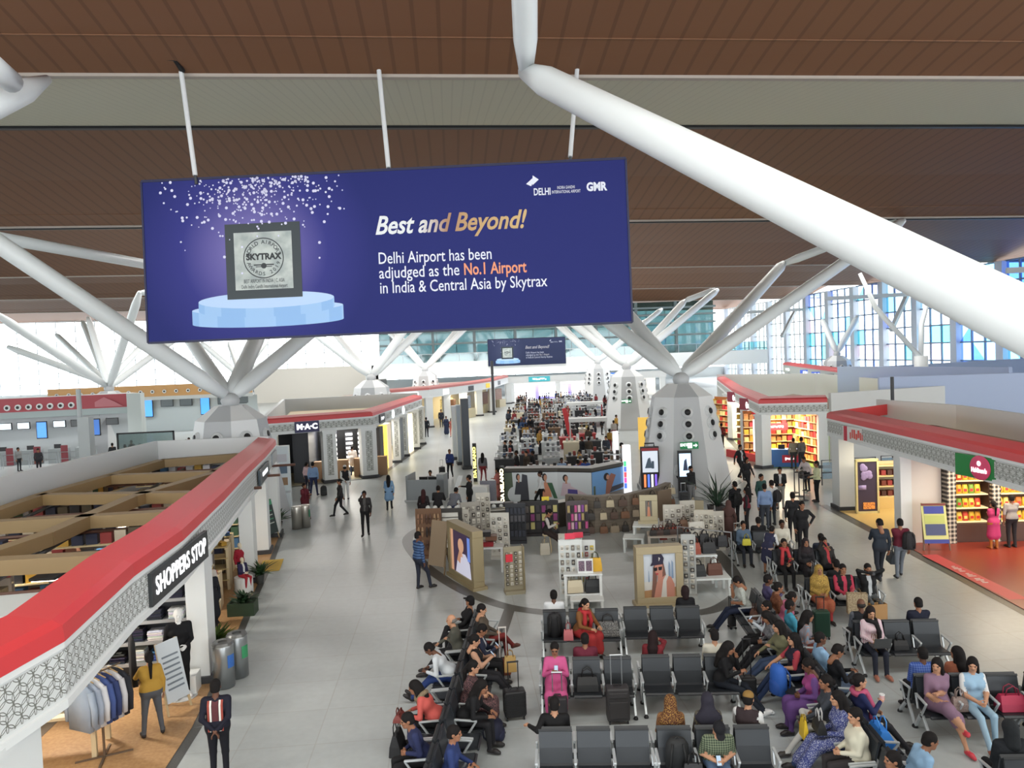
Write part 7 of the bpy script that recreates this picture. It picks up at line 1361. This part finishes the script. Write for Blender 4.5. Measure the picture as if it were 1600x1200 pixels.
board_rack('thin steel spinner of trinkets right of the cap poster', G(1083, 938).x, G(1083, 938).y+.3, -.2, .35, 1.75, M((170, 172, 170), .5), 'jewel', 9, 2, CARD)
b = MB(); b.box((0, 0, .75), (.7, .1, 1.5)); tag(b.ob('end_panel', M((112, 96, 80), .6), loc=(G(1053, 838).x, G(1053, 838).y+1.2, 0), rz=.5), 'brown wooden end panel at the right of the handbag wall', 'panel')
b = MB(); b.box((0, 0, .6), (.75, .08, 1.2)); b.box((0, .3, .6), (.08, .6, 1.2)); tag(b.ob('end_panel', M((176, 166, 140), .6), loc=(G(1098, 842).x, G(1098, 842).y+1.0, 0), rz=-.3), 'beige corner panel behind the white earring stand', 'panel')
def framed(label, p, rz, w, h, frame, shapes, bg, mats=PMAT, lit=False, d=.35):
    t = thing('framed_poster', label, 'poster', (p[0], p[1], 0), rz); b = MB(); e = .2
    b.bx(-w/2, w/2, 0, d, 0, .25); b.bx(-w/2, w/2, 0, d, h-e, h); b.bx(-w/2, -w/2+e, 0, d, .25, h-e); b.bx(w/2-e, w/2, 0, d, .25, h-e); b.ob('frame', frame, t, bevel=.012); b = MB(); b.bx(-w/2-.06, w/2+.06, -.06, d+.06, 0, .1); b.ob('foot', frame, t)
    W2, H2 = w-2*e, h-e-.25; b = MB(); b.bx(-W2/2, W2/2, .05, .1, .25, h-e, bg)
    for i, (mi, pts) in enumerate(shapes): poly_face(b, pts, -W2/2, .25, W2, H2, .045-.0025*i, mi)
    b.ob('picture', mats, t); return t
FRM = M((168, 154, 124), .5)
PM2 = [M((196, 202, 210), .5), M((190, 130, 112), .6), M((38, 34, 56), .6), M((120, 84, 72), .6), M((206, 202, 196), .6), M((170, 130, 90), .6), M((130, 150, 176), .6), M((20, 20, 24), .5), M((180, 60, 70), .5)]
p0, p1 = G(1000, 950), G(1066, 946); a = math.atan2(p1.y-p0.y, p1.x-p0.x)
framed('beige framed poster of a woman in a dark cap, front of the bag stall', ((p0.x+p1.x)/2, (p0.y+p1.y)/2), a, (p1-p0).length+.12, 1.62, FRM,
       [(5, [(0, 0), (1, 0), (1, .22), (0, .16)]), (4, [(0, .16), (1, .22), (1, .42), (0, .36)]), (6, [(.78, .42), (.84, .42), (.84, .74), (.8, .82), (.78, .7)]), (6, [(.86, .42), (.93, .42), (.93, .78), (.88, .84)]), (6, [(.14, .36), (.18, .36), (.165, .62), (.155, .62)]),
        (3, [(.22, .0), (.36, .0), (.42, .55), (.38, .78), (.3, .7), (.26, .3)]), (3, [(.55, .3), (.72, .38), (.66, .66), (.6, .86), (.5, .8)]), (1, [(.3, 0), (.95, 0), (.95, .28), (.85, .46), (.66, .5), (.5, .42), (.4, .35)]), (4, [(.52, 0), (.7, 0), (.7, .36), (.78, .5), (.7, .52), (.6, .4)]), (1, [(.42, .36), (.58, .4), (.58, .6), (.44, .56)]), (1, ellp(.47, .66, .13, .17)), (2, [(.2, .73), (.6, .76), (.64, .9), (.56, 1.0), (.28, 1.0), (.27, .82)]), (7, [(.3, .68), (.42, .7), (.42, .62), (.33, .6)]), (7, [(.45, .7), (.58, .71), (.56, .63), (.47, .62)]), (8, ellp(.41, .545, .045, .018)), (4, [(.47, .83), (.52, .9), (.47, .93)])], 0, PM2)
p0, p1 = G(704, 900), G(738, 922); a = math.atan2(p1.y-p0.y, p1.x-p0.x)
framed('beige framed lit portrait standing at an angle, left side of the bag stall', ((p0.x+p1.x)/2, (p0.y+p1.y)/2), a, (p1-p0).length+.3, 1.75, M((150, 136, 104), .5), [(1, [(.0, 0), (.12, 0), (.12, 1), (0, 1)])]+[(4, [(.2, 0), (.95, 0), (.9, .35), (.7, .52), (.45, .5), (.3, .3)]), (2, ellp(.48, .72, .2, .2)), (1, ellp(.5, .68, .14, .17)), (1, [(.42, .42), (.58, .42), (.56, .56), (.45, .56)]), (3, [(.3, .3), (.45, .25), (.52, .5), (.42, .55)]), (6, [(.82, .4), (.95, .4), (.95, .95), (.82, .95)])], 2, [M((70, 60, 90), .5, emit=.25)]+[M(c, .5, emit=.3) for c in ((206, 160, 130), (60, 44, 70), (190, 140, 110), (206, 206, 224), (170, 130, 90), (110, 140, 220), (20, 20, 24), (180, 60, 70))])
easel('plain wooden easel board behind the lit portrait', G(690, 898).x, G(690, 898).y+.35, math.radians(-40), .7, 1.4, [M((150, 132, 110), .6), M((120, 104, 84), .6)], M((130, 110, 84), .5))
def table(label, x, y, rz, w, d, h, shelf=False, mat=WHITE, name='display_table'):
    t = thing(name, label, 'table', (x, y, 0), rz); b = MB(); b.box((0, 0, h-.025), (w, d, .05)); b.ob('table_top', mat, t, bevel=.006)
    for sx in (-1, 1):
        for sy in (-1, 1): b = MB(); b.box((sx*(w/2-.05), sy*(d/2-.05), (h-.05)/2), (.07, .07, h-.05)); b.ob('leg', mat, t)
    if shelf: b = MB(); b.box((0, 0, h*.35), (w-.1, d-.1, .04)); b.ob('lower_shelf', mat, t)
    return t
g = G(768, 895); table('white display table with red gift boxes', g.x, g.y+.3, -.1, .85, .6, .8); b = MB(); b.box((0, 0, .4), (.55, .3, .6)); 
for i, (dx, dz, c, w_) in enumerate(((-.1, .8, (150, 30, 40), .42), (.05, .98, (120, 84, 64), .36), (-.15, 1.12, (40, 36, 36), .38))): t = thing('gift_box', ('dark red gift box at the bottom of the stack', 'brown gift box in the middle of the stack', 'black gift box on top of the stack')[i]+' on the white table', 'box', (g.x+dx, g.y+.3, dz), -.1); b = MB(); b.box((0, 0, .07), (w_, .34, .13)); b.ob('box_body', M(c, .5), t, bevel=.008); b = MB(); b.box((0, 0, .142), (w_+.012, .352, .03)); b.ob('lid', M(tuple(v*.85 for v in c), .5), t)
g = G(915, 948); table('white table stand with bags on its shelf, front of the bag stall', g.x, g.y+.35, -.12, 1.05, .65, .88, True)
handbag('cream tote on the lower shelf of the white table stand', g.x-.24, g.y+.2, .35, -.12, (206, 194, 168), .44, .34, .18); handbag('black tote on the lower shelf of the white table stand', g.x+.24, g.y+.15, .35, -.12, (38, 40, 44), .42, .34, .18)
handbag('bright yellow handbag on the white table stand', g.x+.36, g.y+.3, .88, -.12, (214, 166, 40), .34, .36, .2, c2=(60, 70, 40))
table('low white step in front of the white table stand', g.x+.02, g.y-.12, -.12, .9, .4, .28)
for i, (dx, dy, h_, lab) in enumerate(((-.3, .45, 1.75, 'white pegboard of trinkets on the white table stand'), (.15, .9, 1.6, 'second pegboard of scarves and hats behind the yellow handbag'), (-.1, 1.6, 1.5, 'card rack with pink price signs behind the pegboards'))):
    board_rack(lab, g.x+dx, g.y+dy, -.12, .6, h_, M((214, 218, 216), .5), 'jewel', 7, 4, [CARD, [(150, 70, 70), (206, 180, 60), (60, 50, 60), (214, 210, 200)], [(226, 90, 110), (206, 204, 196), (150, 140, 130)]][i])
for i, (px, py, z) in enumerate(((930, 843, 1.6), (893, 858, 1.55))): q = G(px, py, z); t = thing('price_sign', ('pink price sign on the far card rack of the white stand', 'pink price sign on the near pegboard of the white stand')[i], 'sign', (g.x+(.1, -.3)[i], g.y+(1.5, .4)[i], (1.5, 1.75)[i])); b = MB(); b.box((0, 0, .1), (.28, .03, .16)); b.ob('card', M((220, 60, 84), .5), t); b = MB(); b.tube([(0, 0, 0), (0, 0, .04)], .01, 5); b.ob('clip', STEEL, t)
t = thing('poster_card', 'small white card with two portraits on the white table stand', 'card', (g.x+.05, g.y+.12, .88), -.12); b = MB(); b.box((0, 0, .2), (.42, .02, .4)); b.ob('card', WHITE, t); b = MB(); b.box((-.1, -.012, .2), (.16, .006, .28)); b.box((.1, -.012, .2), (.16, .006, .28)); b.ob('portrait_print', M((70, 60, 84), .5, pat='blotch', c2=(170, 140, 150), sc=14), t)
g = G(1010, 860); table('white nest table, taller one, in the bag stall', g.x+.2, g.y+.5, -.3, 1.0, .8, .8, mat=M((222, 228, 228), .45)); table('white nest table, lower one, in the bag stall', g.x-.4, g.y+.1, -.3, .7, .7, .5, mat=M((222, 228, 228), .45))
framed('small standing poster of a long-haired woman on the nest tables', (g.x+.25, g.y+.5), -.2, .62, 1.0, M((190, 180, 150), .5), figure(.5, .5, 1.1, dress=4), 11, d=.1); bpy.context.view_layer.update(); o = [o for o in COL.objects if o.get('label', '').startswith('small standing poster')][0]; o.location.z = .8
g = G(1110, 932); table('white table with handbags beside the ring, right side', g.x+.05, g.y+.35, -.1, 1.15, .75, .5, mat=M((222, 228, 228), .45)); table('raised white shelf table behind the right handbag table', g.x-.05, g.y+1.0, -.1, 1.1, .5, .95, mat=M((222, 228, 228), .45))
for i, (dx, dy, z, c, w_) in enumerate(((-.25, .3, .5, (36, 38, 40), .44), (.25, .35, .5, (92, 54, 40), .42), (-.45, .95, .95, (44, 42, 42), .36), (-.08, .95, .95, (150, 70, 50), .26), (.3, .95, .95, (30, 31, 34), .4))):
    handbag(('black handbag on the low right table', 'brown handbag on the low right table', 'black bag on the raised shelf, left', 'small tan bag on the raised shelf', 'black rucksack style bag on the raised shelf, right')[i], g.x+dx, g.y+dy, z, -.1, c, w_, .32, .2)
g = G(1058, 880); table('dark round-edged table of purses behind the cap poster', g.x-.1, g.y+.9, -.2, 1.2, .8, .75, mat=M((180, 170, 160), .5))
for i in range(10): handbag('small purse piled on the table behind the cap poster', g.x-.55+.11*i, g.y+.75+.3*(i % 2), .75, .3*i, ((40, 36, 34), (110, 60, 40), (70, 50, 44), (150, 60, 50))[i % 4], .24, .18, .1, group='purses on the table behind the cap poster', loop=.1)
for i in range(5): handbag('dark rucksack hanging at the right rim of the bag stall', 6.9+.22*i, 22.9-.16*i, .9-.1*(i % 2), .5, (36, 36, 40), .3, .34, .14, group='dark rucksacks at the right rim of the stall', loop=.12)
for i, (px, py, w, h_, kd, nn, mm, lab) in enumerate(((757, 842, .5, 1.75, 'jewel', 7, 3, 'spinner of hair clips beside the red-tagged trinkets'), (724, 862, .45, 1.5, 'jewel', 7, 3, 'grey trinket spinner right of the slippers'), (903, 836, .8, 1.3, 'sock', 3, 6, 'rack of pink and violet scarves left of the handbag wall'), (890, 905, .55, 1.4, 'jewel', 6, 3, 'postcard rack with pink tassels left of the white table stand'), (1075, 845, .5, 1.45, 'jewel', 7, 3, 'earring spinner nearest the wooden end panel'), (1090, 890, .45, 1.5, 'jewel', 8, 3, 'narrow earring stand among the purses, right side'), (1122, 858, .4, 1.3, 'jewel', 7, 2, 'last earring stand before the dark rucksacks'))):
    g = G(px, py); board_rack(lab, g.x, g.y, -.15+.1*(i % 3), w, h_, M((196, 192, 182) if kd == 'jewel' else (90, 80, 84), .5), kd, nn, mm, [CARD, CARD, [(206, 90, 150), (150, 90, 170), (60, 56, 60), (226, 190, 200), (190, 170, 120)], [(226, 90, 130), (206, 206, 200), (120, 110, 104)], CARD, CARD, CARD][i])
for i in range(8): g = G(1040+11*i, 872-3*i); handbag('bag hanging among the earring stands on the right of the stall', g.x, g.y+.25, .55+.25*(i % 2), -.3, ((150, 60, 50), (60, 50, 46), (40, 40, 44), (120, 90, 70))[i % 4], .26, .26, .12, group='bags among the right earring stands', loop=.12)
b = MB(); q0, q1 = G(1034, 873.6), G(1122, 849.6)
for z in (.91, 1.16): b.tube([(q0.x, q0.y+.25, z), (q1.x, q1.y+.25, z)], .012, 6)
for q in (q0, q1): b.tube([(q.x, q.y+.25, 0), (q.x, q.y+.25, 1.3)], .02, 6)
tag(b.ob('hanging_rail', STEEL), 'two-bar steel rail of bags among the earring stands', 'rail')
b = MB(); b.tube([(6.7, 23.2, 0), (6.7, 23.2, 1.35), (8.0, 22.1, 1.35), (8.0, 22.1, 0)], .025, 6); tag(b.ob('hanging_rail', STEEL), 'steel rail carrying the dark rucksacks at the stall rim', 'rail')
t = thing('caution_sign', 'yellow folding caution sign on the stall counter edge', 'sign', (3.3, 29.2, .97)); b = MB(); b.bar((0, -.08, 0), (0, 0, .4), .28, .02); b.bar((0, .1, 0), (0, 0, .4), .28, .02); b.ob('panel', M((230, 206, 40), .5), t); b = MB(); b.box((0, -.062, .22), (.1, .01, .12)); b.ob('pictogram', BLACK, t)
t = thing('keyboard_case', 'long black case lying on the stall counter', 'case', (1.35, 29.7, .99), -.02); b = MB(); b.box((0, 0, .08), (1.5, .34, .16)); b.ob('case_body', M((34, 34, 36), .5), t, bevel=.02); b = MB(); b.box((.1, -.02, .18), (.5, .3, .04)); b.ob('paper', WHITE, t)
t = thing('notice_board', 'dark blue dotted board stand by the coral kurta', 'notice', (1.35, 35.0, 0), -.2); b = MB(); b.box((0, 0, .6), (.75, .06, 1.1)); b.box((0, 0, .03), (.75, .4, .06)); b.ob('board', M((46, 46, 66), .5, pat='check', c2=(170, 170, 180), sc=12), t)
# ---- check-in counters at the far left
ci = thing('check_in_counter', 'check-in hall front with red canopy and screens at the far left', 'check-in counter'); A, B = Vector((-40, 61)), Vector((-25.6, 62.6))
def cpt(u): return A+(B-A)*u
q = [(A.x, A.y), (B.x, B.y)]; b = MB(); ribbon(b, q, 3.95, q, 5.0); I = offs(q, -1, 2.5); b.ob('canopy', M((176, 74, 84), .5), ci); b = MB(); ribbon(b, q, 5.0, I, 5.0); b.ob('canopy_roof', LGREY, ci); b = MB(); ribbon(b, offs(q, -1, .1), 3.45, offs(q, -1, .1), 3.95); b.ob('soffit', M((176, 190, 190), .5), ci); b = MB(); ribbon(b, I, 0, I, 3.6); b.ob('back_wall', M((206, 212, 214), .5), ci); area('counter_fill_light', (-33, 60.4, 3.4), 14, .5, 110); area('counter_fill_light', (-32, 82.5, 3.5), 19, .5, 160); b = MB(); b.box((B.x+.55, B.y, 2.5), (1.05, .8, 5.0)); b.ob('end_pier', M((196, 204, 202), .5), ci)
for i in range(14):
    p = cpt(.04+.052*i); b = MB(); b.tube([(p.x, p.y-.02, 4.3), (p.x, p.y-.12, 4.3)], .23, 12, 0); b.tube([(p.x, p.y-.1, 4.3), (p.x, p.y-.14, 4.3)], .12, 10, 1); b.ob('canopy_lamp', [WHITE, BLACK], ci)
b = MB(); p = cpt(.88); b.add([(p.x-1.4, p.y-.08, 4.05), (p.x+1.4, p.y-.08, 4.05), (p.x+.8, p.y-.08, 4.4), (p.x, p.y-.08, 4.8), (p.x-.8, p.y-.08, 4.4)], [(0, 1, 2, 3, 4)]); b.ob('temple_emblem', M((196, 120, 128), .5), ci)
for i in range(11):
    p = cpt(.02+.088*i); tall = i % 3 == 0; dark = i in (8, 9, 10); t = thing('flight_screen', ('tall blue', 'white', 'white')[i % 3]+(' dark' if dark else '')+' check-in screen under the red canopy, %s from the left' % ('first', 'second', 'third', 'fourth', 'fifth', 'sixth', 'seventh', 'eighth', 'ninth', 'tenth', 'eleventh')[i], 'screen', (p.x, p.y+.45, 2.85 if not tall else 2.45), 0); b = MB(); b.box((0, 0, 0), (.95, .1, .55) if not tall else (.8, .1, 1.35)); b.ob('case', BLACK, t); b = MB(); b.box((0, -.055, 0), (.85, .01, .45) if not tall else (.7, .01, 1.2)); b.ob('screen', M((70, 130, 220) if tall else ((70, 74, 76) if dark else (210, 226, 236)), .3, emit=.7 if not dark else .05), t)
for i in range(7):
    p = cpt(.03+.13*i); b = MB(); t = thing('check_in_desk', 'grey check-in desk with red panel under the canopy', 'desk', (p.x, p.y-1.2, 0), 0, 'check-in desks under the red canopy'); b = MB(); b.box((0, 0, .55), (1.3, .7, 1.1)); b.ob('desk_body', M((150, 156, 158), .5), t); b = MB(); b.box((.55, -.36, .7), (.5, .04, 1.3)); b.ob('red_panel', M((130, 44, 54), .5), t); b = MB(); b.box((-.1, 0, 1.25), (.5, .06, .34)); b.ob('monitor', BLACK, t)
    rl = thing('queue_rail', 'steel queue rail before the check-in desks', 'rail', (p.x, p.y-3.4, 0), 0, 'queue rails before the check-in desks'); b = MB(); b.tube([(-.9, 0, 0), (-.9, 0, 1), (.9, 0, 1), (.9, 0, 0)], .03, 6); b.tube([(-.9, 0, .5), (.9, 0, .5)], .025, 6); b.ob('frame', STEEL, rl)
c2_ = thing('check_in_counter', 'second check-in hall front with orange canopy behind the red one', 'check-in counter'); q2 = [(-43, 85), (-21.5, 84)]; b = MB(); ribbon(b, q2, 3.9, q2, 5.1); b.ob('canopy', M((206, 158, 100), .5), c2_); I = offs(q2, -1, 1.5); b = MB(); ribbon(b, I, 0, I, 3.6); b.ob('back_wall', M((176, 186, 188), .5), c2_); b = MB(); ribbon(b, offs(q2, -1, .1), 3.5, offs(q2, -1, .1), 3.9); b.ob('soffit', M((200, 206, 206), .5), c2_)
for i in range(16): b = MB(); x = -42+1.25*i; y = 85-(x+43)*.047; b.tube([(x, y-.02, 4.4), (x, y-.14, 4.4)], .2, 10, 0); b.tube([(x, y-.12, 4.4), (x, y-.16, 4.4)], .1, 8, 1); b.ob('canopy_lamp', [WHITE, BLACK], c2_)
for i in range(9):
    x = -39+2.0*i; t = thing('flight_screen', ('tall blue' if i % 3 == 0 else 'dark')+' screen under the orange canopy, %s from the left' % ('first', 'second', 'third', 'fourth', 'fifth', 'sixth', 'seventh', 'eighth', 'ninth')[i], 'screen', (x, 85.6, 3.1 if i % 3 else 2.6)); b = MB(); b.box((0, 0, 0), (1.3, .1, .8) if i % 3 else (1.0, .1, 1.9)); b.ob('case', BLACK, t); b = MB(); b.box((0, -.055, 0), (1.2, .01, .7) if i % 3 else (.9, .01, 1.75)); b.ob('screen', M((90, 100, 104) if i % 3 else (70, 140, 226), .3, emit=.1 if i % 3 else .8), t)
b = MB(); b.box((0, 0, 2.3), (.55, .55, 4.6)); b.tube([(-.25, 0, 4.5), (-.25, 0, 6)], .12, 8); tag(b.ob('grey_pylon', M((180, 186, 188), .5), loc=(AY(136, 700, 40).x, 40, 0)), 'grey pylon standing before the red check-in canopy', 'pylon')
for i in range(8):
    px = (195, 175, 205, 218, 290, 295, 60, 30)[i]; py = (695, 690, 690, 688, 685, 688, 715, 730)[i]; g = AY(px, py, 55+1.5*(i % 3)); person('traveller in dark clothes waiting in the check-in hall', g.x, g.y, 60+40*i, top=((120, 130, 136), (50, 52, 56), (60, 60, 66), (150, 150, 150))[i % 4], bot=(44, 46, 52), h=1.7, res=.04, group='distant travellers in the check-in hall')
t = thing('glass_frame', 'black framed glass screen in the check-in hall left of the white column', 'screen wall', (AY(228, 690, 54).x, 54, 0)); b = MB()
for q in ((-1.9, -1.8), (1.8, 1.9)): b.bx(q[0], q[1], -.05, .05, 0, 2.6)
b.bx(-1.9, 1.9, -.05, .05, 2.5, 2.6); b.ob('frame', BLACK, t); b = MB(); b.bx(-1.8, 1.8, -.01, .01, .2, 2.5); b.ob('pane', glass((190, 206, 206), .2), t)
# ---- far stalls of the market hall
rm = random.Random(12)
STC = [('white', (216, 220, 222)), ('black', (38, 38, 42)), ('brown', (120, 92, 66)), ('red', (178, 54, 56)), ('grey', (160, 164, 166)), ('cream', (216, 206, 180))]
def stall(x, y, rz, kind, label, group, gc=None, gw=1.8):
    nm, col = STC[kind]; w = gw*rm.uniform(.72, .86); h = rm.uniform(.9, 1.35); t = thing('market_stall', label, 'stall', (x, y, 0), rz, group); b = MB(); b.box((0, 0, h*.42), (w, .9, h*.84)); b.ob('counter_body', M(col, .5), t); b = MB(); b.box((0, 0, h*.84+.02), (w+.1, 1.0, .05)); b.ob('counter_top', M(tuple(min(255, v+20) for v in col), .4), t)
    for j in range(rm.randint(1, 3)):
        z = h*.84+.05; n = int(w/.28); tier = MB(); z += j*.3
        if j: tier.box((0, .2, z-.02), (w*.92, .4, .03)); tier.bx(-w*.46, -w*.44, .1, .3, z-.3, z); tier.bx(w*.44, w*.46, .1, .3, z-.3, z); tier.ob('tier', M((206, 210, 214), .4), t)
        for i in range(n): b = MB(); c = gc[rm.randrange(len(gc))]; hh = rm.uniform(.1, .24); b.box((-w*.44+w*.88*(i+.5)/n, .2-.05*(j == 0), z+hh/2), (.16, .2, hh)); b.ob('goods', M(c, .5), t)
    return t
GD = {0: [(206, 210, 216), (120, 124, 132), (60, 62, 70), (150, 160, 184), (230, 230, 230)], 1: [(150, 60, 50), (60, 60, 64), (190, 190, 190), (50, 50, 54)], 2: [(70, 50, 44), (120, 96, 70), (50, 44, 42), (150, 60, 50), (40, 40, 44)], 3: [(190, 70, 64), (206, 186, 110), (226, 226, 220), (110, 90, 70), (90, 94, 100)], 4: [(120, 120, 124), (60, 60, 64), (200, 200, 204)], 5: [(150, 130, 90), (120, 80, 70), (90, 86, 80), (206, 206, 200)]}
for row in range(13):
    Y = 38.8+row*5.1
    for c in range(5 if row < 4 else 6):
        if Y > 60 and row in (5, 12) and c == 5: continue
        x0, x1 = 1.6+.105*(Y-40), 8.6+.1*(Y-40) if Y < 64 else 11.2+.1*(Y-40)
        if row < 1: x0 += .6
        x = x0+(x1-x0)*(c+.5)/(5 if row < 4 else 6); y = Y+rm.uniform(-.4, .4)
        k = 1 if (row == 1 and c < 2) else (2 if row == 0 else (3 if (c >= 3 and row == 3) else (0 if c < 3 and row in (2, 3) else rm.choice((0, 0, 4, 1, 1, 5, 2)))))
        g_ = 'far %s market stalls' % STC[k][0]; stall(x, y, -.13+rm.uniform(-.1, .1), k, '%s market stall among the far stalls, row %s behind the photo counter' % (STC[k][0], ('one', 'two', 'three', 'four', 'five', 'six', 'seven', 'eight', 'nine', 'ten', 'eleven', 'twelve', 'thirteen')[row]), g_, GD[k], (x1-x0)/(5 if row < 4 else 6))
PT = [(40, 42, 50), (60, 66, 80), (150, 50, 56), (190, 190, 192), (80, 70, 60), (60, 90, 140), (110, 110, 116), (34, 34, 38), (200, 150, 60)]
for i in range(84):
    Y = 38.8+5.1*rm.randrange(13)+2.5+rm.uniform(-.5, .5); x = (1.2+.11*(Y-40))+(9.5 if Y < 66 else 11.5)*rm.random(); person('distant shopper in %s among the far stalls' % ('dark', 'slate', 'red', 'white', 'brown', 'blue', 'grey', 'black', 'yellow')[i % 9], x, Y, rm.uniform(0, 360), rm.choice(('stand', 'walk')), top=PT[i % 9], bot=PT[(i*5+7) % 8], h=rm.uniform(1.55, 1.78), hair=rm.choice(('short', 'short', 'bun', 'long')), res=.042, group='distant shoppers among the far stalls', legs=('f', 'b') if i % 3 == 0 else None, skin=rm.choice('mld'))
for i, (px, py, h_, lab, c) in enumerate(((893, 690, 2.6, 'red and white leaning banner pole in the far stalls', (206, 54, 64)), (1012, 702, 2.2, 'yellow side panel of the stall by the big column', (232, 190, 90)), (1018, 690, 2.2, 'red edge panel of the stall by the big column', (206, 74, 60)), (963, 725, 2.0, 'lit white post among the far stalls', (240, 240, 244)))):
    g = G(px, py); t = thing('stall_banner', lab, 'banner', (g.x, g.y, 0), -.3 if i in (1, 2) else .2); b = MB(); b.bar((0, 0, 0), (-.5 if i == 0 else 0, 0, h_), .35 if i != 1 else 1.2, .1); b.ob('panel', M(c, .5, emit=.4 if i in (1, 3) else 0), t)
for i, (px, py, w, lab) in enumerate(((915, 668, 3.2, 'white canopy over a far stall, left of the second column'), (920, 705, 2.6, 'white canopy over a nearer stall behind the photo counter'), (1003, 660, 2.6, 'white canopy beside the second column'))):
    g = G(px, py); t = thing('stall_canopy', lab, 'canopy', (g.x, g.y, 0), -.13); b = MB(); b.box((0, 0, 2.2), (w, 1.2, .25)); b.ob('roof', WHITE, t)
    for s in (-1, 1): b = MB(); b.box((s*w*.47, 0, 1.05), (.08, .9, 2.1)); b.ob('post', M((190, 60, 60) if i == 0 else (206, 206, 206), .5), t)
